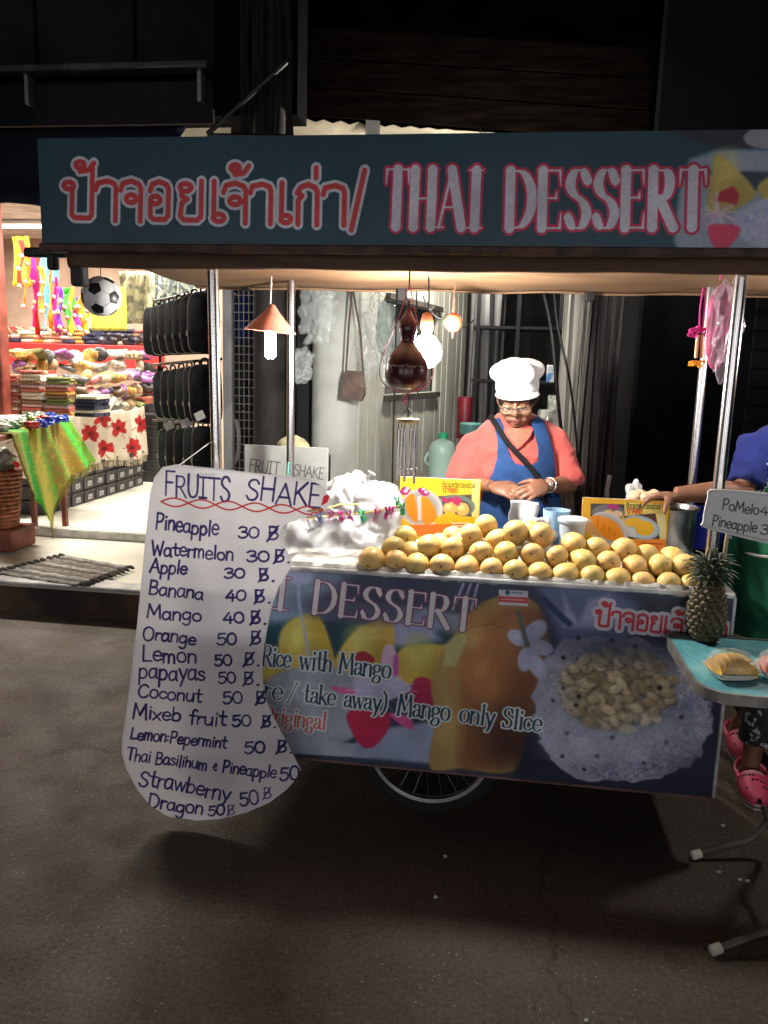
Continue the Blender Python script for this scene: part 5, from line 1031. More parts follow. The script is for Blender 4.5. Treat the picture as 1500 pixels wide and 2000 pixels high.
# big water jug on a crate
a = P(862, 934, 1.75); z0 = a.z
mb = MB(); mb.box((a.x-.02, a.y, z0/2), (.44, .36, z0), b=.01); tag(mb.build('wooden_crate', mat('dull crate wood', (.16, .13, .1), .8, var=.4, scale=4)), 'tall wooden crate carrying the water jug', 'crate')
t = thing('water_jug', 'large pale green plastic water jug with green cap behind the price card', 'jug', a)
JP = mat('pale green plastic', (.42, .58, .52), .3, var=.08, scale=5, transl=.3)
mb = MB(); mb.lathe([(.062, .002), (.07, .01), (.073, .08), (.07, .1), (.073, .12), (.072, .16), (.062, .185), (.04, .202), (.022, .208), (.02, .222), (.001, .223)], a, 28); mb.build('body', JP, t)
mb = MB(); mb.lathe([(.026, .214), (.027, .236), (.02, .245), (.001, .246)], a, 18); mb.build('cap', mat('green cap', (.02, .3, .14), .4), t)
mb = MB(); mb.tube(catmull([a+Vector((-.07, -.02, .07)), a+Vector((-.09, -.03, .1)), a+Vector((-.07, -.02, .14))], 5), .006, 6); mb.build('handle', JP, t)
# brown shoulder bag
c = P(691, 752, 1.8)
t = thing('shoulder_bag', 'small brown leather shoulder bag hanging on the wall by its strap', 'bag', c); LE = mat('brown leather', (.13, .085, .065), .5, var=.25, scale=14, bump=.25)
mb = MB(); mb.prism([(-.062, -.07), (.045, -.085), (.062, -.05), (.05, .07), (-.04, .075), (-.055, .03)], lambda u, v, w_: c+Vector((u, w_, v)), -.03, .03); mb.build('body', LE, t, smooth=0, sub=0)
mb = MB(); mb.prism([(-.03, .078), (.055, .074), (.075, -.02), (.03, -.025), (-.01, .03)], lambda u, v, w_: c+Vector((u, w_, v)), -.042, -.031); mb.build('flap', LE, t, smooth=0)
mb = MB(); mb.ball(c+Vector((.05, -.045, -.004)), .007, 8, 6); mb.build('clasp', WIRE, t)
mb = MB(); mb.tube([c+Vector((-.045, 0, .06)), P(681, 640, 1.8), P(688, 560, 1.8)], .006, 6); mb.tube([c+Vector((.05, 0, .06)), P(704, 650, 1.8), P(688, 560, 1.8)], .006, 6); mb.build('strap', LE, t)
# hanging clear bags
FLM = mat('hanging clear film', (.7, .75, .75), .12, var=0, alpha=.2, bump=.7, bscale=16, spec=.9)
for i, (x, y, rx, rz, Y, lb) in enumerate(((622, 610, .085, .14, 1.5, 'long clear plastic bag hanging beside the concrete pillar'), (738, 655, .085, .2, 1.85, 'bunch of clear plastic bags hanging on the board wall'), (590, 715, .045, .07, 1.4, 'crumpled clear bag hanging low behind the steel post'))):
    p = P(x, y, Y); o = lump(p, (rx, .05, rz), 80+i, .3, 50, 50, 5.5).build('hanging_plastic_bag', FLM, smooth=180); crease(o, .02); tag(o, lb, 'bag', 'clear bags hanging behind the cart')
p = P(750, 640, 1.93); lump(p, (.05, .03, .13), 90, .3, fr=4).build('green_bag', mat('green bag film', (.12, .22, .15), .4, var=.3, alpha=.7)); tag(bpy.data.objects['green_bag'], 'dark green bag hanging inside the bunch of clear bags', 'bag')
# second handwritten sign at the back of the cart
cv = wall_print(P(478, 900, .85).x, P(640, 900, .85).x, P(560, 1010, .85).z, P(560, 872, .85).z, .85, 900, (152, 154, 150))
write(cv, text_strokes('FRUIT', 486, 920, 545, 927, 24, 0), 2, (60, 60, 66)); write(cv, text_strokes('SHAKE', 572, 928, 632, 936, 22, 0), 2, (70, 72, 80)); cv.grain(.12, 40, 3)
t = thing('rear_sign', 'faded white handwritten sign leaning behind the big menu', 'sign', P(560, 1000, .85)); x0, x1 = P(478, 900, .85).x, P(640, 900, .85).x; z0, z1 = P(560, 1010, .85).z, P(560, 872, .85).z
mb = MB(); mb.box(((x0+x1)/2, .858, (z0+z1)/2), (x1-x0, .012, z1-z0)); mb.build('board', mat('white board', (.6, .6, .58), .6), t, smooth=0)
mb = MB(); mb.sheet(1, 1, lambda u, v: (x0+(x1-x0)*u, .8505, z0+(z1-z0)*v)); mb.build('print', print_mat('rear sign', cv.image('rear sign'), .5), t, smooth=0)
for dx in (.02, x1-x0-.02): mb = MB(); mb.box((x0+dx, .875, z0/2+.01), (.02, .02, z0+.05)); mb.build('leg', DULL, t, smooth=0)
mb = MB(); mb.tube([P(561, 940, .5), P(563, 903, .5)], .004, 6); tag(mb.build('drinking_straw', mat('green straw', (.1, .6, .4), .4)), 'green drinking straw sticking up behind the menu board', 'straw')
p = P(572, 872, 1.1); lump(p, (.07, .06, .05), 95, .18).build('yellow_sack', mat('yellowish sack', (.5, .46, .26), .7, var=.2, bump=.4)); tag(bpy.data.objects['yellow_sack'], 'yellowish sack of produce behind the faded handwritten sign', 'sack')
mb = MB(); mb.box((p.x, p.y, (p.z-.04)/2), (.3, .3, p.z-.04), b=.01); tag(mb.build('black_stand', BLACK), 'black stand under the yellowish sack', 'stand')

# ================================================================== THE SOUVENIR SHOP
mb = MB(); c = P(443, 700, 1.9); mb.box((c.x, 1.93, 1.35), (.05, .06, 2.3), b=.004); tag(mb.build('door_jamb', mat('grey jamb paint', (.3, .3, .3), .5, var=.2)), 'grey door jamb behind the left steel post', 'door jamb')
# wire grid with goods behind
Yg = 2.02; gx0, gx1 = P(448, 700, Yg).x, P(524, 700, Yg).x; gz0, gz1 = P(480, 930, Yg).z, P(480, 560, Yg).z
t = thing('wire_grid', 'upright wire grid display panel beside the shop entrance', 'display grid', (gx0, Yg, gz0))
for i in range(9): mb = MB(); x = gx0+(gx1-gx0)*i/8; mb.tube([(x, Yg, gz0), (x, Yg, gz1)], .0026, 5); mb.build('upright_wire', GRIDW, t)
for i in range(24): mb = MB(); z = gz0+(gz1-gz0)*i/23; mb.tube([(gx0, Yg-.004, z), (gx1, Yg-.004, z)], .0026, 5); mb.build('cross_wire', GRIDW, t)
for x in (gx0, gx1): mb = MB(); mb.tube([(x, Yg+.01, SF), (x, Yg+.01, gz1)], .008, 8); mb.build('frame_tube', WIRE, t)
def cloth(name, label, cat, x0, x1, y0, y1, Y, m, n=3, amp=.02, group=None, solid=.004):
    def f(u, v):
        p = P(x0+(x1-x0)*u, y0+(y1-y0)*v, Y); return (p.x, Y+amp*math.sin(u*n*6.28+v*2)+amp*.4*math.sin(u*n*15+v*5), p.z)
    return tag(MB().sheet(n*8, 10, f).build(name, m, solid=solid), label, cat, group)
cloth('hanging_cloth', 'blue folded cloth hanging behind the wire grid', 'cloth', 452, 496, 572, 672, 2.2, mat('denim blue', (.04, .08, .26), .8, var=.3, scale=8)); cloth('hanging_cloth', 'orange cloth hanging behind the wire grid beside the blue one', 'cloth', 490, 520, 572, 685, 2.24, mat('orange cloth', (.75, .3, .04), .8, var=.3, scale=8))
SH = mat('black sandal', (.03, .026, .024), .6, var=.4, scale=20); SW = mat('pale strap', (.5, .48, .44), .6)
k = 0
for r, yy in enumerate((700, 810)):
    for i in range(3):
        x = 458+24*i; c = P(x, yy, 2.1); t = thing('sandal', '%s sandal from the jamb in the %s row on the wire grid' % (ORD[i], ('upper', 'lower')[r]), 'sandal', c, 'sandals on the wire grid')
        mb = MB(); mb.prism([(-.03, -.11), (0, -.125), (.03, -.11), (.034, .0), (.03, .09), (0, .11), (-.03, .09), (-.034, 0)], lambda u, v, w_: c+Vector((u, w_, v)), -.01, .012); mb.build('sole', SH, t, smooth=0)
        mb = MB(); mb.tube(catmull([c+Vector((-.034, -.012, .02)), c+Vector((0, -.04, .045)), c+Vector((.034, -.012, .02))], 4), .008, 6); mb.build('strap', SH, t)
        mb = MB(); mb.tube([c+Vector((-.012, -.02, .06)), c+Vector((-.02, -.02, .02))], .006, 5); mb.build('tag', SW, t)
# black metal lattice door
Yd = 1.98
t = thing('black_door', 'black metal lattice door standing open beside the wire grid', 'door', (P(548, 700, Yd).x, Yd, SF))
for x, w_ in ((520, .04), (545, .03), (566, .04), (592, .07)): c = P(x, 700, Yd); mb = MB(); mb.box((c.x, Yd+.02, 1.35), (w_, .04, 2.3)); mb.build('stile', BLACK, t, smooth=0)
for (xa2, ya2, xb2, yb2) in ((520, 600, 566, 700), (566, 640, 520, 760), (520, 760, 566, 880), (566, 800, 520, 900)): mb = MB(); mb.tube([P(xa2, ya2, Yd), P(xb2, yb2, Yd)], .009, 6); mb.build('lattice_bar', BLACK, t)
mb = MB(); c = P(470, 850, 1.99); mb.tube(catmull([P(452, 818, 1.96), P(464, 830, 1.96), P(466, 880, 1.96), P(455, 910, 1.96)], 5), .012, 8); tag(mb.build('white_hose', mat('white hose', (.6, .6, .58), .5)), 'short white hose hanging on the wire grid', 'hose')
# rows of black zip bags
BG = mat('black bag fabric', (.009, .0095, .013), .8, spec=.12, var=.35, scale=14, bump=.35, bscale=60); BG2 = mat('charcoal bag fabric', (.014, .017, .024), .8, spec=.15, var=.35, scale=14, bump=.35, bscale=60); ZP = mat('zip metal', (.5, .5, .47), .4, metal=.7)
def slab(w_, h, th):
    out = []
    for i in range(28):
        a = 2*math.pi*i/28; cx, cz = math.cos(a), math.sin(a); e = .45; out.append((w_*math.copysign(abs(cx)**e, cx), h*math.copysign(abs(cz)**e, cz)))
    mb = MB()
    for k, (s_, y) in enumerate(((.9, -th), (1, -th*.6), (1.0, th*.6), (.9, th))): mb.v += [Vector((u*s_, y, v*s_)) for u, v in out]
    n = 28
    for k in range(3): mb.f += [(k*n+i, k*n+(i+1) % n, (k+1)*n+(i+1) % n, (k+1)*n+i) for i in range(n)]
    mb.f += [tuple(range(n))[::-1], tuple(range(3*n, 4*n))]; return mb, out
def zip_bag():
    r = thing('zip_bag', 'bag', 'bag'); mb, out = slab(.12, .18, .03); mb.build('body', BG, r, smooth=50)
    mb = MB(); q = [(u*.97, -.026, v*.97) for u, v in out if u < .06]; q = sorted([(u, y, v) for u, y, v in q if u < -.0], key=lambda p: p[2]); mb.tube(q, .0026, 5); mb.build('zip', ZP, r)
    mb = MB(); mb.box((-.112, -.035, -.06), (.012, .006, .03), b=.002); mb.build('zip_pull', ZP, r)
    mb = MB(); mb.tube(catmull([(-.03, 0, .175), (-.02, 0, .21), (.02, 0, .21), (.03, 0, .175)], 4), .006, 6); mb.build('loop', BG, r); return r
zb = zip_bag(); first = True; HG = mat('paper tag', (.6, .58, .55), .6)
for r, (nn, yA, yB, rowname, sc) in enumerate(((7, 632, 648, 'upper row', 1.0), (6, 770, 772, 'middle row', 1.0), (5, 885, 880, 'lowest row', .92))):
    for i in range(nn):
        f = i/(nn-1); x = 398-(94 if r == 0 else 84-6*r)*f+(4 if r else 0); y = yA+(yB-yA)*f; Y = 2.2+1.15*f
        o = zb if first else dup(zb); first = False; o.location = P(x, y, Y); o.rotation_euler = (0, random.uniform(-.05, .05), R_(-28)+random.uniform(-.08, .08)); o.scale = (sc,)*3
        if (i+r) % 3 == 0 and i: o.children[0].data = o.children[0].data.copy(); o.children[0].data.materials[0] = BG2
        tag(o, '%s black zip bag behind the left post in the %s of the rack' % (ORD[i], rowname), 'bag', 'black bags hung in rows in the shop')
    a, b = P(400, yA-60, 2.1), P(300, yB-52, 3.5); mb = MB(); mb.tube([a+Vector((.1, 0, .03)), b+Vector((0, 0, .03))], .01, 6); mb.tube([a+Vector((.1, .1, .03)), Vector((a.x+.1, a.y+.1, SF2))], .012, 6); mb.tube([b+Vector((0, .1, .03)), Vector((b.x, b.y+.1, SF2))], .012, 6); tag(mb.build('bag_rack', BLACK), 'black rack rod carrying the %s of zip bags' % rowname, 'rack', 'rods of the bag rack')
for x, y, Y in ((330, 832, 2.75), (362, 826, 2.35), (390, 812, 2.1)): mb = MB(); mb.box(P(x, y, Y), (.06, .004, .05), Matrix.Rotation(R_(-25), 3, 'Y')); tag(mb.build('price_tag', HG, smooth=0), 'white price tag on the black bags, %s' % {330: 'farthest from the post', 362: 'middle one', 390: 'closest to the post'}[x], 'tag', 'tags on the black bags')

# flowered table
FX, FY0, FY1, FZ = -3.72, 3.56, 5.5, 1.07
cv = Canvas(600, 260, (226, 214, 196)); rg = random.Random(6)
for x, y in ((60, 70), (175, 45), (260, 150), (330, 60), (420, 160), (500, 60), (120, 190), (565, 170), (330, 215), (20, 190)):
    for k in range(6):
        a = k*1.047+rg.random(); cv.ell(x+26*math.cos(a), y+22*math.sin(a), 25, 15, (172+rg.randint(-20, 16), 18, 22), ang=math.degrees(a), soft=.3)
    cv.ell(x, y, 12, 11, (100, 6, 12), soft=.6)
    for k in range(5): a = rg.uniform(0, 6.28); cv.stroke([(x+40*math.cos(a), y+34*math.sin(a)), (x+66*math.cos(a+.1), y+56*math.sin(a+.1))], 4, (150, 40, 36), soft=2, alpha=.8)
FC = print_mat('flower print cloth', cv.image('flower cloth'), .9)
t = thing('flowered_table', 'long display table in the shop covered by a white cloth with red flowers', 'table', (FX-.7, 4.5, SF2))
mb = MB(); mb.box((FX-.72, (FY0+FY1)/2, FZ-.02), (1.4, FY1-FY0, .03)); mb.build('table_top', RISER, t, smooth=0)
for x in (FX-.08, FX-1.36):
    for y in (FY0+.06, FY1-.06, (FY0+FY1)/2): mb = MB(); mb.box((x, y, (FZ+SF2)/2-.02), (.05, .05, FZ-SF2-.04)); mb.build('leg', BLACK, t, smooth=0)
def fcl(u, v):
    y = FY0-.1+(FY1-FY0+.12)*u; d = .5+.03*math.sin(u*9)
    return (FX+.012+.02*math.sin(u*44)*v+.03*v, y, FZ+.005-d*v)
mb = MB(); mb.sheet(70, 10, fcl); mb.build('tablecloth', FC, t, solid=.004)
mb = MB(); mb.sheet(20, 4, lambda u, v: (FX-1.4+1.41*u, FY0-.1+(FY1-FY0+.1)*v, FZ+.006)); mb.build('cloth_top', FC, t, solid=.003)
mb = MB(); mb.sheet(30, 8, lambda u, v: (FX-1.4+1.4*u, FY0-.1-.01*math.sin(u*40)*v, FZ+.005-.5*v)); mb.build('cloth_front', FC, t, solid=.003)
FR = mat('fringe thread', (.6, .5, .36), .9)
mb = MB()
for i in range(110): p = Vector(fcl(i/110, 1)); mb.tube([p, p+Vector((random.uniform(-.006, .01), random.uniform(-.006, .006), -.06))], .003, 3, cap=False)
tag(mb.build('fringe', FR, t), kind='stuff')
# shoe boxes
SBX = mat('black shoe box', (.045, .042, .045), .55, var=.25, scale=10); SLB = mat('shoe box label', (.42, .42, .44), .5, var=.2, scale=20)
def shoe_box():
    r = thing('shoe_box', 'box', 'box'); mb = MB(); mb.box((0, 0, .056), (.28, .185, .112), b=.004); mb.build('box', SBX, r, smooth=0)
    mb = MB(); mb.box((.003, 0, .103), (.288, .192, .026), b=.003); mb.build('lid', SBX, r, smooth=0); mb = MB(); mb.box((.1425, 0, .05), (.004, .075, .045)); mb.build('label', SLB, r, smooth=0)
    mb = MB(); mb.tube([(.1455, -.015, .045), (.1455, .015, .045)], .004, 6); mb.build('finger_hole', BLACK, r); return r
sb_ = shoe_box(); first = True
for ci in range(9):
    for ri in range(3):
        o = sb_ if first else dup(sb_); first = False; o.location = (FX-.12+random.uniform(-.01, .01), FY0+.12+ci*.21, SF2+.001+ri*.124); tag(o, 'black shoe box under the flowered table, %s row, %s from the near end' % (('bottom', 'middle', 'top')[ri], ORD[ci]), 'box', 'shoe boxes under the flowered table')
for ci in range(4):
    for ri in range(6):
        o = dup(sb_); o.location = (FX+.06+random.uniform(-.01, .01), 5.72+ci*.21, SF2+.001+ri*.124); tag(o, 'shoe box in the box wall beyond the table, %s row up, %s column' % (ORD[ri], ORD[ci]), 'box', 'wall of shoe boxes in the shop')
# stacks of folded cloth on the table's front edge
def stripes(name, cols, sc):
    m = mat(name, cols[0], .9, var=0, bump=.3, bscale=50); N = m.node_tree.nodes; L = m.node_tree.links
    tc = N.new('ShaderNodeTexCoord'); wv = N.new('ShaderNodeTexWave'); wv.inputs['Scale'].default_value = sc; wv.inputs['Distortion'].default_value = 3; wv.inputs['Detail'].default_value = 2; L.new(tc.outputs['Object'], wv.inputs[0])
    rp = N.new('ShaderNodeValToRGB'); rp.color_ramp.interpolation = 'CONSTANT'
    while len(rp.color_ramp.elements) < len(cols): rp.color_ramp.elements.new(.5)
    for i, c in enumerate(cols): rp.color_ramp.elements[i].position = i/len(cols); rp.color_ramp.elements[i].color = (*c, 1)
    L.new(wv.outputs[0], rp.inputs[0]); L.new(rp.outputs[0], N['Principled BSDF'].inputs['Base Color']); return m
CL = [('red and cream', stripes('cloth red', [(.4, .03, .03), (.6, .45, .3), (.2, .02, .02), (.5, .1, .06)], 14)), ('brown patterned', stripes('cloth brown', [(.22, .1, .05), (.5, .35, .2), (.1, .05, .03)], 12)), ('cream', stripes('cloth cream', [(.65, .56, .42), (.5, .38, .26), (.7, .62, .5)], 9)), ('green and gold', stripes('cloth green', [(.08, .16, .06), (.4, .32, .1), (.12, .1, .05)], 13)), ('pink and grey', stripes('cloth pink', [(.5, .2, .22), (.3, .28, .27), (.6, .45, .42)], 15)), ('dark navy', stripes('cloth navy', [(.02, .025, .06), (.05, .05, .09), (.01, .01, .03)], 10)), ('orange brown', stripes('cloth orange', [(.5, .2, .04), (.3, .12, .03), (.6, .35, .1)], 11))]
fold = {}
def folded(ci, w_, d_, h):
    key = (ci, round(w_, 2), round(h, 3))
    if key in fold:
        o = fold[key].copy(); COL.objects.link(o); return o
    mb = MB(); n = 8                                           # folded: rounded front edge, flat layers
    prof = [(-d_/2+h/2+h/2*math.cos(a), h/2+h/2*math.sin(a)) for a in [math.pi*.5+math.pi*k/n for k in range(n+1)]]+[(d_/2, 0), (d_/2, h*.42), (d_/2-.006, h*.5), (d_/2, h*.58), (d_/2, h)]
    mb.prism(prof, lambda u, v, w2: Vector((w2, u, v)), -w_/2, w_/2); o = mb.build('folded_cloth', CL[ci][1], smooth=35); fold[key] = o; return o
for si, (x, ybot, n, w_, pal, nm) in enumerate(((20, 818, 11, .19, (0, 4, 2, 0, 1), 'leftmost'), (67, 815, 12, .18, (4, 2, 1, 0, 2), 'pink and cream'), (117, 812, 11, .2, (3, 1, 6, 0, 4, 3), 'green and brown'), (170, 812, 6, .17, (5, 5, 2, 5), 'small dark corner'))):
    Y = 3.68 if si < 3 else 3.62; b = P(x, ybot, Y); z = FZ+.012
    for k in range(n):
        h = random.uniform(.024, .032); ci = pal[(k*7+si) % len(pal)]; o = folded(ci, w_, .26, round(h, 3)); o.location = (b.x+random.uniform(-.008, .008), Y+.1, z); o.rotation_euler = (0, 0, random.uniform(-.08, .08)); z += h+.001
        tag(o, '%s folded cloth, %s from the bottom of the %s stack' % (CL[ci][0], ORD[k], nm), 'cloth', 'folded cloths in shop stack %s' % 'abcd'[si])
# wrapped parcels heaped along the table's side
PCL = [('cream', (.72, .62, .46)), ('tan', (.55, .42, .26)), ('white', (.8, .76, .68)), ('purple', (.4, .16, .4)), ('grey', (.42, .4, .38)), ('pale pink', (.75, .45, .42)), ('dark grey', (.07, .07, .08)), ('gold', (.62, .42, .12))]
par = [(155, 765, 3.75, 1), (185, 770, 3.8, 2), (212, 778, 3.95, 3), (238, 770, 4.1, 2), (262, 768, 4.4, 0), (285, 760, 4.8, 0), (300, 752, 5.2, 4), (165, 735, 3.9, 6), (195, 742, 4.0, 7), (228, 745, 4.2, 2), (252, 735, 4.5, 1), (278, 730, 4.9, 0), (295, 730, 5.3, 2), (150, 706, 4.2, 2), (180, 700, 4.4, 0), (210, 700, 4.5, 2), (238, 704, 4.7, 4), (262, 706, 5.0, 5), (100, 698, 4.4, 5), (60, 702, 4.3, 5), (30, 706, 4.3, 0), (130, 720, 4.0, 1)]
rgp = random.Random(77); FILMC = mat('glossy wrap film', (.9, .9, .9), .08, var=0, alpha=.14, bump=.8, bscale=30, spec=1)
par2 = []
for L_i, (y0_, n_) in enumerate(((792, 11), (768, 11), (742, 11), (716, 12), (694, 12))):
    for k in range(n_):
        f = (k+rgp.uniform(.1, .9))/n_; x = 140+165*f if L_i < 3 else 20+280*f
        par2.append((L_i, k, x, y0_-10*f*(L_i < 3)+rgp.uniform(-4, 4), 3.75+1.5*f+(.25*(L_i > 2))))
PCM = [mat('souvenir '+nm, c, .5, var=.45, scale=24, bump=.5, bscale=40, coat=.4) for nm, c in (('cream', (.5, .4, .27)), ('tan', (.36, .24, .13)), ('brown', (.16, .09, .05)), ('purple', (.22, .08, .24)), ('grey', (.25, .24, .22)), ('rose', (.5, .16, .16)), ('charcoal', (.05, .05, .055)), ('gold', (.42, .26, .06)), ('white', (.62, .58, .5)))]
pnm = ['cream', 'tan', 'brown', 'purple', 'grey', 'rose', 'charcoal', 'gold', 'white']
for i, (Li, k, x, y, Y) in enumerate(par2):
    p = P(x, y, Y); ci = rgp.randrange(9); kind = rgp.random(); R3 = Matrix.Rotation(rgp.uniform(-.9, .9), 3, 'Z')@Matrix.Rotation(rgp.uniform(-.5, .5), 3, 'X')@Matrix.Rotation(rgp.uniform(-.4, .4), 3, 'Y'); mb = MB()
    zf = max(p.z, FZ+.05)
    if kind < .55: mb.box((p.x, p.y, zf), (rgp.uniform(.13, .2), rgp.uniform(.12, .17), rgp.uniform(.035, .06)), R3, b=.014); nm = 'flat'
    elif kind < .8: mb.tube([Vector((p.x, p.y, zf))+R3@Vector((0, (j-2)*.014, 0)) for j in range(5)], [.05, .075, .08, .075, .05], 16, flat=(R3@Vector((0, 0, 1)), .9)); nm = 'round'
    else: lump((p.x, p.y, zf), (.09, .08, .05), 100+i, .2, 18, 12, 5, mb=mb); nm = 'bulging'
    o = mb.build('souvenir_purse', CL[rgp.randrange(7)][1] if kind < .2 else PCM[ci], smooth=50)
    tag(o, '%s %s souvenir purse in the %s layer of the heap, %s along' % (nm, pnm[ci] if kind >= .2 else 'striped', ('lowest', 'second', 'third', 'fourth', 'topmost')[Li], ORD[k]), 'purse', 'souvenir purses heaped on the flowered table')
mb = MB(); mb.box((FX-.66, 4.65, FZ+.12), (.95, 1.3, .22), b=.03); tag(mb.build('parcel_tray', mat('cardboard', (.35, .25, .15), .9)), 'cardboard tray under the heap of souvenir purses', 'tray')
# red shelf with clothes
sx0, sx1 = P(-200, 690, 5.75).x, P(292, 690, 5.75).x; sz1, sz0 = P(140, 672, 5.75).z, P(140, 716, 5.75).z
t = thing('red_shelf', 'long red painted shelf behind the heap of souvenir purses', 'shelf', (sx0, 5.75, SF2)); RD = mat('red shelf paint', (.62, .03, .03), .5, var=.15)
mb = MB(); mb.box(((sx0+sx1)/2, 5.95, (sz0+sz1)/2), (sx1-sx0, .4, sz1-sz0), b=.005); mb.build('shelf_board', RD, t, smooth=0)
for f in (0.02, .5, .98): mb = MB(); mb.box((sx0+(sx1-sx0)*f, 5.95, (sz0+SF2)/2), (.06, .38, sz0-SF2)); mb.build('shelf_leg', BLACK, t, smooth=0)
for i in range(15):
    x = 4+i*20; ci = (6, 0, 4, 1, 6, 1, 0, 4, 6, 5, 5, 5, 1, 5, 0)[i]
    z = sz1+.003; c = P(x, 680, 5.9)
    for k in range(random.randint(2, 4)):
        h = .042; o = folded(ci if k % 2 else (ci+1) % 7 if ci < 5 else ci, .17, .26, h); o.location = (c.x+random.uniform(-.02, .02), 5.9, z); o.rotation_euler = (0, 0, random.uniform(-.25, .25)); z += h+.001
        tag(o, 'folded garment, %s from the bottom of the %s pile on the red shelf' % (ORD[k], ORD[i]), 'garment', 'garments in pile %s of the red shelf' % ORD[i])
# hanging scarves and garments
cols = {'red': (.75, .03, .02), 'orange': (.85, .25, .02), 'magenta': (.65, .02, .3), 'sky blue': (.12, .45, .8), 'green': (.06, .5, .05), 'yellow': (.85, .6, .03), 'purple': (.18, .03, .4)}
sc_ = [(42, 468, 560, 'red'), (52, 470, 600, 'orange'), (64, 500, 645, 'magenta'), (72, 505, 660, 'red'), (80, 520, 610, 'orange'), (88, 500, 655, 'sky blue'), (97, 520, 648, 'orange'), (106, 540, 655, 'magenta'), (116, 560, 640, 'purple'), (128, 575, 648, 'green'), (138, 560, 655, 'yellow'), (148, 580, 640, 'magenta'), (158, 575, 645, 'orange'), (170, 585, 650, 'yellow')]
cc = {}
for i, (x, y0_, y1_, cn) in enumerate(sc_):
    Y = 4.0+.06*(i % 4); a, b = P(x, y0_, Y), P(x+random.uniform(-3, 6), y1_, Y); ln = a.z-b.z; ph0 = random.uniform(0, 6)
    t = thing('hanging_scarf', '', 'scarf', a, 'bright scarves hanging in the shop'); cc[cn] = cc.get(cn, 0)+1
    t['label'] = '%s %s scarf with pompons hanging in the bright bunch, counted from the left' % (ORD[cc[cn]-1], cn)
    m = mat('scarf '+cn, cols[cn], .8, var=.25, scale=10, transl=.2)
    mb = MB(); mb.sheet(4, 18, lambda u, v: (a.x+(b.x-a.x)*v+(u-.5)*.042*(1+.3*math.sin(v*5))+.016*math.sin(v*7+ph0), Y+.02*math.sin(v*5+ph0+u*3), a.z-ln*v)); mb.build('ribbon', m, t, solid=.004)
    for v in (.35, .62, .99): mb = MB(); mb.ball((a.x+(b.x-a.x)*v+.016*math.sin(v*7+ph0), Y-.02, a.z-ln*v), .02, 8, 6); mb.build('pompon', mat('pompon '+('pink' if i % 2 else 'cream'), (.8, .35, .3) if i % 2 else (.8, .65, .4), .9), t)
cloth('hanging_garment', 'yellow garment hanging at the far left of the shop', 'garment', 24, 58, 462, 560, 4.3, mat('yellow garment', (.85, .5, .03), .8, var=.2), 2, .03); cloth('hanging_garment', 'bright blue garment hanging behind the scarves', 'garment', 84, 112, 500, 552, 4.35, mat('sky garment', (.1, .45, .75), .8, var=.2), 2, .02)
cloth('tote_bag', 'yellow green tote bag hanging behind the toy football', 'bag', 178, 246, 560, 646, 4.6, mat('lime tote', (.45, .42, .06), .8, var=.3, scale=12, col2=(.3, .34, .05)), 2, .015); cloth('hanging_garment', 'leafy green garment hanging between the scarves and the football', 'garment', 112, 142, 562, 605, 4.5, mat('leaf garment', (.05, .4, .04), .8, var=.4, scale=20), 2, .03)
cloth('hanging_garment', 'khaki camouflage garment hanging at the back of the shop', 'garment', 232, 300, 530, 632, 5.4, mat('camouflage', (.28, .26, .15), .9, var=0, col2=(.12, .12, .08), scale=14, lo=.48, hi=.54), 3, .03); cloth('hanging_garment', 'grey green patterned garment hanging beside the camouflage one', 'garment', 300, 380, 530, 612, 5.5, mat('patterned grey green', (.24, .27, .22), .9, var=0, col2=(.06, .07, .07), scale=24, lo=.48, hi=.54), 4, .03)
for i in range(9):
    x = 205+i*11; lump((P(x, 662, 5.82).x, 5.8, sz1+.045+.05*(i % 2)), (.055, .05, .045), 140+i, .2).build('dark_purse', mat('dark purse', (.03, .02, .03), .4, var=.5, scale=20), smooth=60); tag(bpy.data.objects['dark_purse' if i == 0 else 'dark_purse.%03d' % i], '%s dark purse from the left in the heap beyond the football' % ORD[i], 'purse', 'dark purses heaped beyond the football')
lump(P(298, 690, 4.9), (.07, .05, .05), 160, .2).build('pink_slipper', mat('pink slipper', (.6, .1, .25), .6)); tag(bpy.data.objects['pink_slipper'], 'pink slipper on top of the heap next to the black bags', 'slipper')
mb = MB(); c = P(8, 560, 3.6); mb.box((c.x-.1, 3.6, 1.5), (.16, .12, 2.6), b=.01); tag(mb.build('red_post', mat('red brown post', (.2, .04, .025), .6, var=.3)), 'red brown wooden post at the far left of the shop', 'post')
# small table with green cloth
gz = 1.08; ga, gb = PZ(14, 849, gz), PZ(136, 818, gz); gd = (gb-ga).normalized(); gn = Vector((-gd.y, gd.x, 0)); GY = (ga.y+gb.y)/2
def PV(x, y, off=0):
    d = ray(x, y); a = ga-gn*off; return CAM+d*((a-CAM).dot(gn)/d.dot(gn))
t = thing('trinket_table', 'small red wooden table by the entrance draped with a green and yellow cloth', 'table', (ga.x, ga.y, SF)); g0 = ga-gd*.5
RW = mat('red brown wood', (.2, .05, .03), .6, var=.3)
mb = MB(); mb.prism([(g0.x, g0.y), (gb.x, gb.y), (gb.x+gn.x*.3, gb.y+gn.y*.3), (g0.x+gn.x*.3, g0.y+gn.y*.3)], lambda u, v, w_: Vector((u, v, w_)), gz-.03, gz); mb.build('table_top', RW, t, smooth=0)
for q in (ga-gd*.45, gb-gd*.14):
    for k in (.03, .26): p = q+gn*k; mb = MB(); z0 = SF if p.y < 3.11 else SF2; mb.box((p.x, p.y, (gz+z0)/2-.02), (.035, .035, gz-z0-.04)); mb.build('leg', RW, t, smooth=0)
cv = Canvas(256, 256, (96, 150, 14)); rg = random.Random(12)
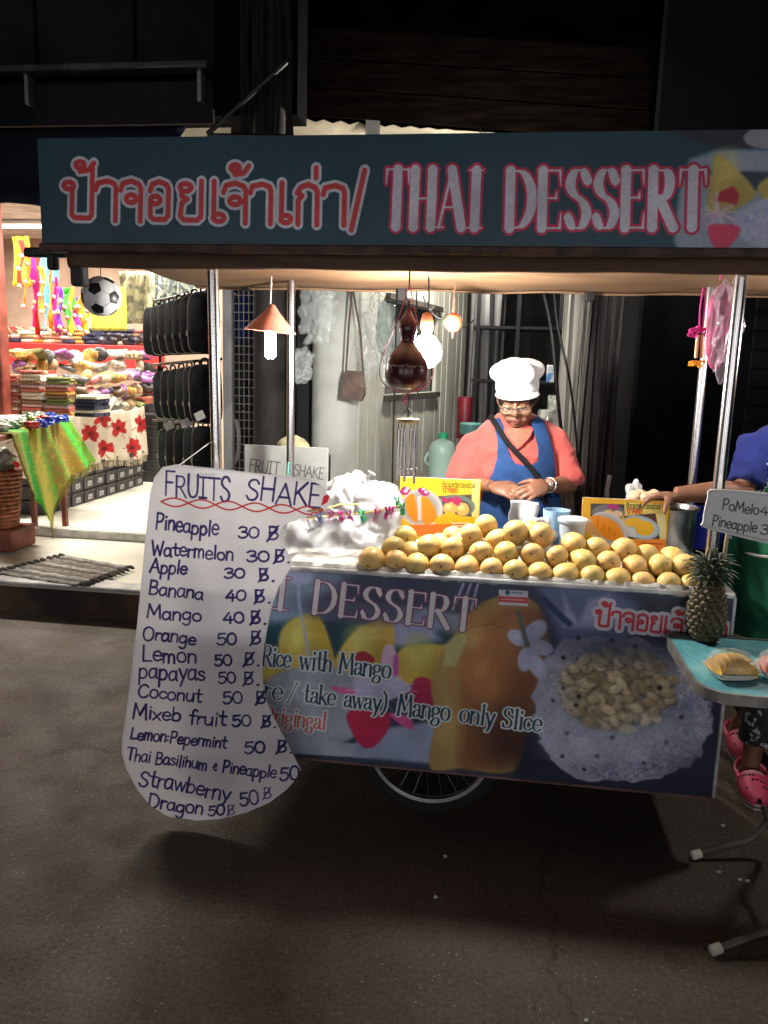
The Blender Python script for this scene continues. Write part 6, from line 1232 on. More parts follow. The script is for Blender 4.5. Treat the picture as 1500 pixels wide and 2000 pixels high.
for x0, x1, c in ((0, 22, (120, 104, 6)), (40, 62, (30, 150, 30)), (62, 110, (150, 140, 10)), (118, 140, (120, 104, 8)), (150, 205, (140, 112, 6)), (212, 236, (40, 170, 40))): cv.poly([(x0, -5), (x1, -5), (x1, 260), (x0, 260)], c, soft=6)
for k in range(500): cv.ell(rg.uniform(0, 256), rg.uniform(0, 256), rg.uniform(2, 6), rg.uniform(1, 4), rg.choice(((170, 180, 30), (40, 150, 40), (180, 160, 20), (90, 90, 10))), ang=rg.uniform(0, 180), alpha=.5)
GC = print_mat('green yellow cloth', cv.image('green cloth'), .85)
bot = [(0, 960), (.2, 985), (.33, 1046), (.42, 990), (.55, 938), (.8, 918), (1, 900)]
def ibot(u):
    for (a, b), (c, d2) in zip(bot, bot[1:]):
        if u <= c: return b+(d2-b)*(u-a)/(c-a)
    return bot[-1][1]
def gcl(u, v):
    xt, yt = 22+114*u, 847-29*u; xb2, yb2 = 36+138*u, ibot(u); x, y = xt+(xb2-xt)*v, yt+(yb2-yt)*v; p = PV(x, y, .02); return p-gn*(.035*v*(.6+.6*math.sin(u*24+v))+.04*v)
mb = MB(); mb.sheet(60, 24, gcl); mb.build('tablecloth', GC, t, solid=.004)
mb = MB(); mb.sheet(12, 6, lambda u, v: ga.lerp(gb, u)+gn*(-.02+.3*v)+Vector((0, 0, .004))); mb.build('cloth_top', GC, t, solid=.003)
mb = MB()
for i in range(60):
    p = Vector(gcl(.34+.66*i/60, 1)); mb.tube([p, p+Vector((random.uniform(-.008, .008), 0, -.05))], .003, 3, cap=False)
tag(mb.build('fringe', mat('green fringe', (.3, .3, .05), .9), t), kind='stuff')
tr = [(40, 826, 'green and white', (.3, .42, .3)), (55, 815, 'green and white', (.4, .5, .4)), (75, 810, 'green and white', (.28, .4, .3)), (62, 830, 'red', (.5, .04, .04)), (80, 828, 'blue', (.02, .06, .5)), (95, 824, 'blue', (.03, .08, .55)), (110, 820, 'blue', (.02, .06, .5)), (122, 818, 'blue', (.02, .08, .6)), (100, 812, 'blue', (.03, .05, .4)), (85, 818, 'red', (.5, .05, .05)), (25, 830, 'green and white', (.4, .5, .45)), (10, 822, 'pale', (.6, .6, .55)), (5, 835, 'pale', (.55, .5, .45))]
for i, (x, y, nm, c) in enumerate(tr):
    p = PZ(x, y, gz+.03); lump((p.x, p.y, gz+.03), (.045, .045, .028), 170+i, .35, 14, 10, 5, flat=gz+.007).build('trinket', mat('trinket '+nm, c, .35, var=.6, scale=40, bump=.8, bscale=60), smooth=30)
    tag(bpy.data.objects['trinket' if i == 0 else 'trinket.%03d' % i], '%s trinket bundle on the green cloth, %s in its row' % (nm, ORD[i]), 'trinket', 'trinkets on the green cloth')
p = P(4, 1000, 2.7); p.z = SF+.16
t = thing('wicker_basket', 'tall reddish wicker basket by the legs of the small red table', 'basket', p)
mb = MB()
WK = mat('red wicker', (.34, .12, .06), .7, var=.4, scale=30, bump=.6, bscale=50)
for k in range(14): mb = MB(); z = p.z+.03*k; mb.tube([(p.x+(.1+.003*k)*math.cos(a), p.y+(.1+.003*k)*math.sin(a), z) for a in [j*6.2832/20 for j in range(21)]], .016, 6); mb.build('weave_ring', WK, t)
mb = MB(); mb.lathe([(.09, 0), (.095, .02), (.001, .022)], p, 20); mb.build('base', WK, t)
mb = MB(); mb.box((p.x-.05, p.y, (SF+p.z)/2), (.42, .3, p.z-SF-.004), b=.01); tag(mb.build('low_stool', RW), 'low red brown stool under the wicker basket', 'stool')
lump(p+Vector((0, 0, .47)), (.1, .1, .09), 190, .25, fr=4).build('fan_bundle', mat('pale film bundle', (.5, .5, .45), .3, var=.5, scale=20, bump=.6), smooth=60); tag(bpy.data.objects['fan_bundle'], 'film wrapped bundle in the wicker basket', 'bundle')
# rag rug on the step
cn = [PZ(x, y, SF+.012) for x, y in ((-4, 1120), (133, 1086), (250, 1107), (152, 1143))]
t = thing('rag_rug', 'grey striped rag rug with dark knotted fringe lying on the shop step', 'rug', cn[0])
RGM = [mat('rag strip %d' % k, c, .95, var=.3, scale=30, bump=.6, bscale=60) for k, c in enumerate(((.2, .18, .15), (.09, .08, .07), (.3, .28, .25), (.14, .12, .11)))]
nS = 11
for k in range(nS):
    a, b = cn[0].lerp(cn[1], (k+.5)/nS), cn[3].lerp(cn[2], (k+.5)/nS); mb = MB(); r = (cn[1]-cn[0]).length/nS*.53
    mb.tube([a.lerp(b, j/12)+Vector((0, .004*math.sin(j*2+k), .003*math.sin(j*1.7+k*2))) for j in range(13)], r, 8, flat=(Vector((0, 0, 1)), .28)); mb.build('strip', RGM[k % 4], t)
    for e, dr in ((a, (a-b).normalized()), (b, (b-a).normalized())):
        mb = MB(); mb.tube(catmull([e, e+dr*.03+Vector((0, random.uniform(-.01, .01), .008)), e+dr*.07+Vector((0, random.uniform(-.02, .02), .002))], 3), [.012]*6+[.006], 6); mb.build('knot', RGM[1], t)
# ================================================================== PEOPLE
SKIN = mat('brown skin', (.215, .095, .055), .5, var=.12, scale=9, bump=.1, bscale=70, sss=.1)
HAIR = mat('black hair', (.012, .011, .011), .5, var=.4, scale=60, stretch=(1, 1, .2))
def add_head(mb, c, M, s=1.0):
    E = lambda p, r, nu=16, nv=12: mb.ball(c+M@(Vector(p)*s), tuple(q*s for q in (r if not isinstance(r, float) else (r,)*3)), nu, nv, M)
    E((0, -.012, .03), (.077, .094, .092)); E((0, .012, -.03), (.066, .078, .078)); E((0, .052, -.088), (.032, .03, .026)); E((0, .02, -.07), (.062, .058, .046))
    for q in (-1, 1):
        E((q*.04, .062, -.03), (.029, .026, .027)); E((q*.03, .075, .03), (.03, .016, .011)); E((q*.079, -.008, -.008), (.011, .021, .033)); E((q*.014, .09, -.032), (.012, .011, .009)); E((q*.033, .071, .006), (.018, .015, .012))
        E((q*.03, .068, -.062), (.02, .018, .018))
    mb.tube([c+M@(Vector(p)*s) for p in ((0, .078, .022), (0, .094, -.006), (0, .104, -.026))], [.009*s, .011*s, .014*s], 10)
    E((0, .101, -.028), (.014, .013, .012)); E((0, .082, -.058), (.026, .012, .009)); E((0, .078, -.07), (.022, .012, .009))
def add_hand(mb, w, d, n, sd, curl=(.5, .5, .5, .5), spread=.12, s=1.0, thumb=(.7, .5)):
    """w wrist, d where the fingers point, n the way the palm looks, sd the thumb's side"""
    d, n = d.normalized(), n.normalized(); sd = (sd-d*sd.dot(d)).normalized(); n = d.cross(sd) if d.cross(sd).dot(n) > 0 else sd.cross(d)
    M = Matrix((sd, d, n)).transposed()
    mb.ball(w+d*.05*s, (.039*s, .052*s, .0165*s), 14, 10, M); mb.ball(w+d*.075*s, (.04*s, .024*s, .0145*s), 14, 10, M); mb.ball(w+d*.03*s+sd*.024*s+n*.006*s, (.02*s, .032*s, .015*s), 12, 8, M)
    for i, (o, L) in enumerate(((.029, .07), (.010, .079), (-.010, .073), (-.028, .058))):
        p = w+d*(.088-.004*abs(i-1.3))*s+sd*o*s; a = -.1; pts = [p-d*.02*s, p]; dirv = (d+sd*spread*(1.5-i)*.5).normalized()
        for fr, k in ((.45, .8), (.3, 1.0), (.25, .7)):
            a += curl[i]*k; p = p+(dirv*math.cos(a)+n*math.sin(a))*L*fr*s; pts.append(p)
        mb.tube(pts, [.0095*s, .0093*s, .0086*s, .0078*s, .006*s], 10); mb.ball(pts[-1], .0062*s, 8, 6)
    p = w+d*.028*s+sd*.03*s; pts = [p-sd*.012*s]; a0, a1 = thumb
    for L, k in ((.036, 0), (.03, .35), (.024, .6)):
        v = (d*math.cos(a0)*.9+sd*math.sin(a0)).normalized(); v = (v*math.cos(a1+k)+n*math.sin(a1+k)).normalized(); p = p+v*L*s; pts.append(p)
    mb.tube(pts, [.015*s, .0125*s, .0105*s, .0075*s], 10); mb.ball(pts[-1], .0078*s, 8, 6)
def rings(mb, rs, n=28, pw=.9):
    """rs: (z, x centre, y centre, half width, half depth)"""
    vs = []; fs = []
    for i, (z, cx, cy, hw, hd) in enumerate(rs):
        for k in range(n):
            a = 2*math.pi*k/n; c, q = math.cos(a), math.sin(a); vs.append((cx+hw*math.copysign(abs(c)**pw, c), cy+hd*math.copysign(abs(q)**pw, q), z))
        if i: fs += [((i-1)*n+k, (i-1)*n+(k+1) % n, i*n+(k+1) % n, i*n+k) for k in range(n)]
    fs += [tuple(range(n))[::-1], tuple(range((len(rs)-1)*n, len(rs)*n))]; mb.add(vs, fs)
def ring_at(rs, z):
    rs = sorted(rs)
    if z <= rs[0][0]: return rs[0]
    for a, b in zip(rs, rs[1:]):
        if z <= b[0]: t_ = (z-a[0])/(b[0]-a[0]); return tuple(p+(q-p)*t_ for p, q in zip(a, b))
    return rs[-1]
def front(rs, x, z, off):
    _, cx, cy, hw, hd = ring_at(rs, z); k = min(1, abs(x-cx)/(hw+off)); return cy-(hd+off)*max(0, 1-k**2.2)**(1/2.2)
def drape(poly, rs, off, step=.004):
    """cloth cut to the outline poly (x, z) and laid on the front of the torso"""
    x0, x1 = min(p[0] for p in poly), max(p[0] for p in poly); z0, z1 = min(p[1] for p in poly), max(p[1] for p in poly); ni, nj = int((x1-x0)/step)+1, int((z1-z0)/step)+1
    def ins(x, z):
        r = False
        for (ax, az), (bx, bz) in zip(poly, poly[1:]+poly[:1]):
            if (az > z) != (bz > z) and x < (bx-ax)*(z-az)/(bz-az)+ax: r = not r
        return r
    mb = MB(); idx = {}
    def vid(i, j):
        if (i, j) not in idx: x, z = x0+i*step, z0+j*step; idx[i, j] = len(mb.v); mb.v.append(Vector((x, front(rs, x, z, off+.002*math.sin(z*60+x*30)+.003*math.sin(x*55+math.sin(z*18)*2)*max(0, min(1, (1.12-z)*6))), z)))
        return idx[i, j]
    for i in range(ni):
        for j in range(nj):
            if ins(x0+(i+.5)*step, z0+(j+.5)*step): mb.f.append((vid(i, j), vid(i+1, j), vid(i+1, j+1), vid(i, j+1)))
    return mb
def px_path(rs, pts, off, Y):
    out = []
    for x, y in pts:
        p = P(x, y, Y)
        for _ in range(3): yy = front(rs, p.x, p.z, off); p = P(x, y, yy)
        out.append(p)
    return out

# ---------------------------------------------------------------- the woman behind the counter
WY = 1.02; wx = P(1008, 900, WY).x
woman = thing('person', 'person in white cook hat, coral shirt and blue apron working behind the cart', 'person', (wx, WY, 0))
HM = Matrix(((1, -.06, -.02), (0, -.9, -.42), (0, -.42, .9))); f_ = Vector((-.07, -.9, -.42)).normalized(); r_w = Vector((.995, -.09, .03)); r_w = (r_w-f_*r_w.dot(f_)).normalized(); u_ = r_w.cross(f_)
if u_.z < 0: u_ = -u_
HM = Matrix((r_w, f_, u_)).transposed(); HC = P(1010, 777, .95)
TR = [(.62, wx, WY+.01, .19, .155), (.78, wx, WY, .2, .165), (.92, wx, WY, .195, .16), (1.04, wx, WY, .19, .15), (1.14, wx, WY, .186, .14), (1.22, wx, WY+.004, .186, .124), (1.265, wx, WY+.008, .18, .11), (1.3, wx, WY+.012, .162, .096), (1.325, wx, WY+.014, .134, .084), (1.345, wx, WY+.016, .1, .074), (1.362, wx, WY+.018, .066, .062)]
shL, shR = P(921, 866, WY), P(1093, 864, WY); elL, elR = P(901, 945, .98), P(1111, 948, .98); wrL, wrR = P(959, 949, .80), P(1070, 947, .80)
mb = MB(); add_head(mb, HC, HM, .98); nk = HC+HM@Vector((0, -.03, -.06))
mb.tube([nk, (nk+Vector((wx, WY, 1.3)))/2, Vector((wx, WY+.005, 1.28))], [.052, .054, .062], 16)
rings(mb, [(z, x, y, a-.022, b-.022) for z, x, y, a, b in TR[:-1]])
for sh, el, wr in ((shL, elL, wrL), (shR, elR, wrR)): mb.tube([sh, sh.lerp(el, .5), el, el.lerp(wr, .35), el.lerp(wr, .75), wr], [.038, .039, .038, .04, .031, .026], 16); mb.ball(el, .038, 14, 10)
add_hand(mb, wrL, P(1016, 964, .735)-wrL, Vector((.1, .25, -1)), Vector((.25, .6, .5)), (.28, .32, .36, .4), s=.95, thumb=(.55, .3))
add_hand(mb, wrR, P(1018, 966, .725)-wrR, Vector((-.5, .55, -.7)), Vector((-.2, .5, .7)), (.3, .36, .4, .5), s=.95, thumb=(.5, .35))
remesh(mb.build('body', SKIN, woman, smooth=180), .0042, 3)
CORAL = mat('coral shirt cotton', (.46, .074, .062), .85, var=.1, scale=10, bump=.25, bscale=30, sheen=.2)
mb = MB(); rings(mb, TR)
for sh, el in ((shL, elL), (shR, elR)):
    o = (sh-Vector((wx, WY, sh.z))).normalized(); e2 = sh.lerp(el, .97)+o*.004; mb.tube([sh-o*.06+Vector((0, 0, .028)), sh-o*.012+Vector((0, 0, .008)), sh.lerp(el, .4), e2], [.04, .053, .056, .06], 18)
sh_o = remesh(mb.build('shirt', CORAL, woman, smooth=180), .009, 9)
dm = sh_o.modifiers.new('folds', 'DISPLACE'); tx = bpy.data.textures.new('folds', 'CLOUDS'); tx.noise_scale = .07; dm.texture = tx; dm.strength = .02; dm.mid_level = .5
tw2 = bpy.data.textures.new('creases in cloth', 'MUSGRAVE'); tw2.musgrave_type = 'RIDGED_MULTIFRACTAL'; tw2.noise_scale = .11
dm = sh_o.modifiers.new('creases', 'DISPLACE'); dm.texture = tw2; dm.strength = .012; dm.mid_level = .25
nl = px_path(TR, [(985, 838), (990, 850), (1000, 864), (1010, 876), (1022, 866), (1034, 852), (1040, 838)], .016, WY-.1)
mb = MB(); mb.tube(catmull(nl, 4), .005, 6); mb.build('neckline', CORAL, woman)
mb = MB(); cpx = [(990, 842), (1010, 873), (1036, 842)]; vs = px_path(TR, [(987, 838), (992, 852), (1001, 864), (1010, 874), (1022, 865), (1033, 852), (1039, 838), (1012, 836)], .017, WY-.1); mb.add(vs, [tuple(range(8))]); mb.build('chest', SKIN, woman, smooth=0)
BLUE = mat('blue apron cloth', (.007, .04, .14), .85, var=.18, scale=12, bump=.3, bscale=60)
ap = [(962, 822), (975, 815), (984, 838), (990, 870), (996, 892), (1006, 905), (1022, 909), (1040, 908), (1051, 900), (1051, 876), (1044, 848), (1036, 822), (1050, 812), (1062, 822), (1072, 850), (1080, 880), (1084, 920), (1090, 950), (1100, 1030), (1110, 1140), (910, 1140), (925, 1030), (948, 950), (962, 925), (971, 895), (973, 862)]
ap_xz = [(p.x, p.z) for p in px_path(TR, ap, .014, WY-.12)]
drape(ap_xz, TR, .016, .0022).build('apron', BLUE, woman, smooth=180, solid=.004)
st = px_path(TR, [(961, 818), (972, 835), (988, 860), (1005, 880), (1024, 900), (1040, 918), (1050, 932), (1060, 955), (1066, 985)], .026, WY-.1)
mb = MB(); st = [st[0]+Vector((-.02, .09, -.02)), st[0]+Vector((-.004, .03, .004))]+st; mb.tube(catmull(st, 4), .012, 8, flat=(Vector((0, 1, 0)), .25)); mb.build('bag_strap', mat('black webbing', (.006, .006, .007), .8, spec=.2), woman)
# hat
HT = mat('white cotton hat', (.82, .82, .82), .85, var=.03, bump=.15, bscale=40); hb = HC+HM@Vector((0, -.008, .04)); rg = random.Random(9)
def hatp(q, z): return 1+(.11*math.sin(q*4+.3)+.07*math.sin(q*7+2)+.03*math.sin(q*13+1))*max(0, min(1, (z-.028)/.03))
MH = Matrix.Rotation(R_(-3), 3, 'Y')@Matrix.Rotation(R_(14), 3, 'X')
mb = MB(); mb.lathe([(.086, -.012), (.0905, -.008), (.092, .018), (.087, .036), (.092, .046), (.101, .06), (.104, .084), (.094, .106), (.068, .118), (.03, .116), (.001, .114)], hb, 48, MH, hatp); mb.build('cook_hat', HT, woman, sub=1)
mb = MB(); 
def brim(u, v): a = math.pi*(1.1+.8*u); r = .09+.028*v*math.sin(math.pi*u)**.5; return hb+MH@Vector((r*math.cos(a), r*math.sin(a)*1.05, -.004-.012*v))
mb.sheet(20, 4, brim); mb.build('hat_brim', HT, woman, solid=.005)
mb = MB()
for i in range(9): a = math.pi*(1.28+.05*i); q = hb+MH@Vector((.0945*math.cos(a), .0945*math.sin(a), .006)); mb.tube([q, q+Vector((.004, 0, .009)), q+Vector((.008, 0, .001))], .0011, 4)
mb.build('hat_lettering', mat('grey embroidery', (.25, .25, .28), .8), woman)
# hair, face details, glasses, watch
mb = MB(); lump(HC+HM@Vector((0, -.02, .008)), (.0885, .085, .085), 3, .05, 24, 18, 4, mb=mb, M=HM); mb.build('hair', HAIR, woman, smooth=180)
fp = lambda x, y, z: HC+HM@(Vector((x, y, z))*.98)
LD = mat('dark lashes', (.02, .012, .01), .6)
for q in (-1, 1):
    mb = MB(); mb.tube(catmull([fp(q*.016, .088, .002), fp(q*.03, .092, -.005), fp(q*.046, .082, 0)], 4), .0022, 6); mb.build('eyelash', LD, woman)
    mb = MB(); mb.tube(catmull([fp(q*.014, .093, .026), fp(q*.032, .095, .032), fp(q*.05, .082, .026)], 4), [.0025]*4+[.003]*4+[.0015], 6); mb.build('eyebrow', LD, woman)
mb = MB(); mb.tube(catmull([fp(-.024, .086, -.063), fp(-.01, .096, -.061), fp(0, .097, -.063), fp(.01, .096, -.061), fp(.024, .086, -.063)], 3), [.001]+[.003]*11+[.001], 6); mb.tube(catmull([fp(-.02, .086, -.068), fp(0, .094, -.073), fp(.02, .086, -.068)], 4), [.001]+[.0038]*7+[.001], 6); mb.build('lips', mat('dark lips', (.2, .06, .05), .5), woman)
GLS = mat('thin gold frame', (.5, .36, .2), .3, metal=.8); t2 = None
for q in (-1, 1):
    out = [fp(q*(.034+.027*math.copysign(abs(math.cos(a))**.6, math.cos(a))), .104-.012*abs(math.cos(a)) if math.cos(a) > 0 else .106, -.004+.017*math.copysign(abs(math.sin(a))**.7, math.sin(a))) for a in [k*6.2832/24 for k in range(25)]]
    mb = MB(); mb.tube(out, .0016, 6); rim = mb.build('glasses_rim', GLS, woman)
    mb = MB(); mb.add(out[:-1], [tuple(range(24))]); mb.build('lens', mat('clear lens', (.5, .5, .52), .05, var=0, alpha=.05, spec=.6), rim, smooth=0)
    mb = MB(); mb.tube([fp(q*.061, .094, 0), fp(q*.078, .06, .004), fp(q*.082, 0, .004)], .0015, 5); mb.build('temple', GLS, woman)
mb = MB(); mb.tube(catmull([fp(-.008, .106, 0), fp(0, .109, .003), fp(.008, .106, 0)], 4), .0015, 5); mb.build('glasses_bridge', GLS, woman)
wd = (wrR-elR).normalized(); a1 = wd.orthogonal().normalized(); b1 = wd.cross(a1); wc = elR.lerp(wrR, .93)
mb = MB(); mb.tube([wc+(a1*math.cos(k*.2618)+b1*math.sin(k*.2618))*.0295 for k in range(25)], .004, 8); mb.build('watch_band', STEEL, woman)
mb = MB(); q = wc+Vector((.005, -.03, .004)); mb.ball(q, (.011, .005, .012), 14, 10); mb.build('watch_face', STEEL, woman)
# skirt and shoes, hidden by the cart
mb = MB(); rings(mb, [(.08, wx, WY+.02, .17, .14), (.4, wx, WY+.02, .18, .15), (.66, wx, WY+.01, .185, .15)]); mb.build('skirt', mat('dark skirt', (.02, .02, .03), .9), woman)
for q in (-1, 1): lump((wx+q*.09, WY-.05, .045), (.045, .11, .045), 7, .05, flat=.002).build('shoe', BLACK, woman, smooth=180)

# ---------------------------------------------------------------- the person at the fruit table
VY = .62
sh2 = P(1474, 872, VY-.03); vx = sh2.x+.205
vend = thing('person', 'person in blue shirt and green apron reaching over the cart from the right edge', 'person', (vx, VY, 0))
TV = [(.7, vx, VY, .2, .165), (.85, vx, VY, .205, .17), (1.0, vx, VY, .205, .165), (1.15, vx, VY, .205, .15), (1.27, vx, VY, .2, .13), (1.36, vx, VY+.01, .17, .1), (1.41, vx, VY+.015, .09, .07)]
fv = Vector((-.45, -.8, -.35)).normalized(); rv = Vector((.87, -.49, 0)).normalized(); uv_ = rv.cross(fv); uv_ = -uv_ if uv_.z < 0 else uv_; VM = Matrix((rv, fv, uv_)).transposed(); VC = Vector((vx-.03, VY-.06, 1.56))
el2, wr2 = P(1452, 958, VY-.1), P(1318, 966, .5); sh3 = Vector((vx+.2, VY, sh2.z)); el3 = Vector((vx+.26, VY-.02, 1.05)); wr3 = Vector((vx+.2, VY-.2, .92))
mb = MB(); add_head(mb, VC, VM); mb.tube([VC+Vector((0, .02, -.05)), Vector((vx, VY, 1.36))], [.052, .06], 16); rings(mb, [(z, x, y, a-.022, b-.022) for z, x, y, a, b in TV[:-1]])
mb.tube([sh2, sh2.lerp(el2, .5), el2, el2.lerp(wr2, .35), el2.lerp(wr2, .8), wr2], [.05, .048, .043, .042, .032, .028], 16); mb.ball(el2, .043, 14, 10); mb.tube([sh3, el3, wr3], [.05, .043, .027], 16); mb.ball(el3, .043)
add_hand(mb, wr2, P(1245, 974, .46)-wr2, Vector((-.15, .1, -1)), Vector((-.2, -.9, .1)), (.35, .4, .45, .5), s=1.0, thumb=(.6, .45)); add_hand(mb, wr3, Vector((-.5, -.6, -.3)), Vector((0, 0, -1)), Vector((-.6, .5, 0)), s=1)
remesh(mb.build('body', SKIN, vend, smooth=180), .0045, 3)
SHB = mat('royal blue shirt', (.006, .014, .13), .85, var=.15, scale=9, bump=.25, bscale=30)
mb = MB(); rings(mb, TV)
for sh, el in ((sh2, el2), (sh3, el3)): o = (sh-Vector((vx, VY, sh.z))).normalized(); mb.tube([sh-o*.06+Vector((0, 0, .02)), sh, sh.lerp(el, .5), sh.lerp(el, .86)], [.054, .06, .064, .068], 18)
s2 = remesh(mb.build('shirt', SHB, vend, smooth=180), .01, 9); dm = s2.modifiers.new('folds', 'DISPLACE'); dm.texture = tx; dm.strength = .016; dm.mid_level = .5; dm = s2.modifiers.new('creases', 'DISPLACE'); dm.texture = tw2; dm.strength = .012; dm.mid_level = .25
GRN = mat('green apron cloth', (.012, .15, .075), .85, var=.15, scale=10, bump=.2, bscale=50); WHT = mat('white piping', (.7, .7, .7), .7, var=.03)
bib = [(1476, 902), (1490, 870), (1505, 845), (1520, 830), (1560, 830), (1575, 850), (1610, 905), (1625, 960), (1640, 1060), (1655, 1230), (1400, 1230), (1420, 1060), (1440, 1030), (1458, 985)]
ap2 = px_path(TV, bib, .016, VY-.15); drape([(p.x, p.z) for p in ap2], TV, .018, .003).build('apron', GRN, vend, smooth=180, solid=.004)
mb = MB(); mb.tube(catmull(px_path(TV, [(1432, 1040), (1452, 1000), (1465, 945), (1476, 902), (1500, 908), (1560, 915), (1610, 908)], .024, VY-.15), 5), .0055, 6); mb.build('piping', WHT, vend)
mb = MB(); mb.tube(catmull(px_path(TV, [(1424, 1045), (1440, 1068), (1465, 1082), (1500, 1088), (1560, 1092), (1620, 1080)], .026, VY-.15), 5), .0055, 6); mb.build('pocket_piping', WHT, vend)
mb = MB()
for s_ in text_strokes('Clear', 1470, 985, 1512, 935, 17, 0)+text_strokes('Best', 1515, 930, 1560, 900, 17, 0):
    q = px_path(TV, s_, .025, VY-.15)
    if len(q) > 1: mb.tube(q, .0016, 4)
tag(mb.build('apron_lettering', WHT, vend), kind='stuff')
mb = MB(); lump(VC+VM@Vector((0, -.025, .03)), (.088, .1, .098), 5, .05, 24, 18, 4, mb=mb, M=VM); mb.build('hair', HAIR, vend, smooth=180)
vp = lambda x, y, z: VC+VM@Vector((x, y, z))
for q in (-1, 1): mb = MB(); mb.tube(catmull([vp(q*.016, .088, .004), vp(q*.03, .092, 0), vp(q*.046, .082, .002)], 4), .0022, 6); mb.build('eyelash', LD, vend)
mb = MB(); mb.tube(catmull([vp(-.022, .09, -.063), vp(0, .098, -.064), vp(.022, .09, -.063)], 4), .0035, 6); mb.build('lips', mat('dark lips', (.2,)*3), vend)
# patterned trousers and pink clogs
f1 = PZ(1466, 1545, .0); f2 = PZ(1442, 1462, .0); PAT = mat('black white patterned cloth', (.02, .02, .022), .9, var=0, col2=(.4, .4, .4), scale=42, lo=.57, hi=.62)
SK2 = SKIN
for f in (f1, f2):
    hip = Vector((vx+(-.06 if f is f1 else .06), VY+.02, .74)); an = f+Vector((.005, .05, .09)); kn = hip.lerp(an, .5)+Vector((0, -.04, 0))
    mb = MB(); mb.tube([hip, kn, kn.lerp(an, .72)+Vector((.01, 0, 0))], [.1, .075, .07], 16); mb.build('trouser_leg', PAT, vend)
    mb = MB(); mb.tube([kn.lerp(an, .55), an, an+Vector((0, 0, -.05))], [.04, .034, .04], 14); mb.build('ankle', SK2, vend)
    PKc = mat('pink clog rubber', (.7, .07, .16), .5, var=.08, bump=.1)
    dr = Vector((-.12, -1, 0)).normalized(); sdv = Vector((dr.y, -dr.x, 0))
    def cl(y, x, z): return f+dr*y+sdv*x+Vector((0, 0, z))
    prof = [(-.11, .036), (-.07, .042), (0, .044), (.06, .05), (.1, .048), (.13, .036), (.15, .015)]
    out = [(y, x) for y, x in prof]+[(y, -x) for y, x in reversed(prof)]
    mb = MB(); mb.prism(out, lambda u, v, w_: cl(u, v, w_), .002, .028); sole = mb.build('clog_sole', mat('pale clog sole', (.55, .4, .36), .6), vend, smooth=30)
    mb = MB(); mb.prism([(u*1.004, v*1.01) for u, v in out], lambda u, v, w_: cl(u, v, w_), .012, .017); mb.build('sole_stripe', mat('dark stripe', (.08, .03, .03), .6), sole, smooth=30)
    mb = MB(); nU, nV = 14, 10                                 # closed toe cap
    def up(u, v):
        y = .005+.147*u; hw = .052*math.sqrt(max(.02, 1-max(0, (u-.35)/.66)**2.4)); hh = .062*(1-.55*u**1.6); a = math.pi*v; return cl(y, hw*math.cos(a), .026+hh*math.sin(a)**.7)
    mb.sheet(nU, nV, up); mb.build('clog_upper', PKc, vend, solid=.006)
    for i in range(11):
        u, v = (.2, .42, .62)[i % 3]+.04*(i//6), .22+.56*((i*.382) % 1); q = Vector(up(u, v)); n_ = (q-cl(.005+.147*u, 0, .026)).normalized(); mb = MB(); mb.tube([q+n_*.002, q+n_*.0042], .0055, 8); mb.build('vent_hole', BLACK, vend)
    mb = MB(); mb.tube(catmull([cl(.01, .048, .05), cl(-.06, .052, .062), cl(-.115, .02, .07), cl(-.115, -.02, .07), cl(-.06, -.052, .062), cl(.01, -.048, .05)], 5), .009, 8, flat=(Vector((0, 0, 1)), 1.4)); mb.build('heel_strap', PKc, vend)
    mb = MB(); mb.tube([cl(.02, x*.05, .03+.06*math.sqrt(1-x*x)) for x in (-1, -.8, -.5, 0, .5, .8, 1)], .006, 8); mb.build('upper_rim', mat('pale clog sole', (.55,)*3), vend)
    mb = MB(); mb.ball(cl(.0, 0, .045), (.036, .09, .03), 14, 10); mb.build('foot', SKIN, vend)
# ================================================================== THE FRUIT TABLE ON THE RIGHT
TZ = .765; tb = PZ(1303, 1238, TZ); tf = PZ(1345, 1342, TZ); tw = 1.05
tx0, ty1, ty0 = tb.x-.004, tb.y, tf.y-.03; tx1 = tx0+tw
t = thing('folding_table', 'worn turquoise folding table with grey metal rim and tube legs', 'table', ((tx0+tx1)/2, (ty0+ty1)/2, 0))
r = .09; out = []
for cx, cy, a0 in ((tx1-r, ty1-r, 0), (tx0+.03, ty1-.03, 90), (tx0+r, ty0+r, 180), (tx1-r, ty0+r, 270)):
    rr = .03 if a0 == 90 else r
    for k in range(9): a = R_(a0+90*k/8); out.append((cx+rr*math.cos(a), cy+rr*math.sin(a)))
TQ = mat('worn turquoise laminate', (.06, .29, .36), .45, var=0, col2=(.19, .42, .40), scale=9, lo=.38, hi=.7, dist=2.5, bump=.15, bscale=14)
mb = MB(); mb.prism(out, lambda u, v, w_: Vector((u, v, w_)), TZ-.012, TZ); mb.build('table_top', TQ, t, smooth=30)
mb = MB(); n = len(out); oc = Vector(((tx0+tx1)/2, (ty0+ty1)/2, 0)); o2 = [(u+(.006 if u > oc.x else -.006), v+(.006 if v > oc.y else -.006)) for u, v in out]
for z, pl in ((TZ+.003, o2), (TZ-.026, o2), (TZ-.026, out)): mb.v += [Vector((u, v, z)) for u, v in pl]
mb.v += [Vector((u, v, TZ+.003)) for u, v in [(u*1+(oc.x-u)*.006, v+(oc.y-v)*.012) for u, v in out]]
mb.f += [(k, (k+1) % n, n+(k+1) % n, n+k) for k in range(n)]+[(n+k, n+(k+1) % n, 2*n+(k+1) % n, 2*n+k) for k in range(n)]+[(3*n+k, 3*n+(k+1) % n, (k+1) % n, k) for k in range(n)]
mb.build('metal_rim', mat('dented grey rim', (.28, .27, .255), .4, metal=.6, var=.3, scale=15, bump=.2), t)
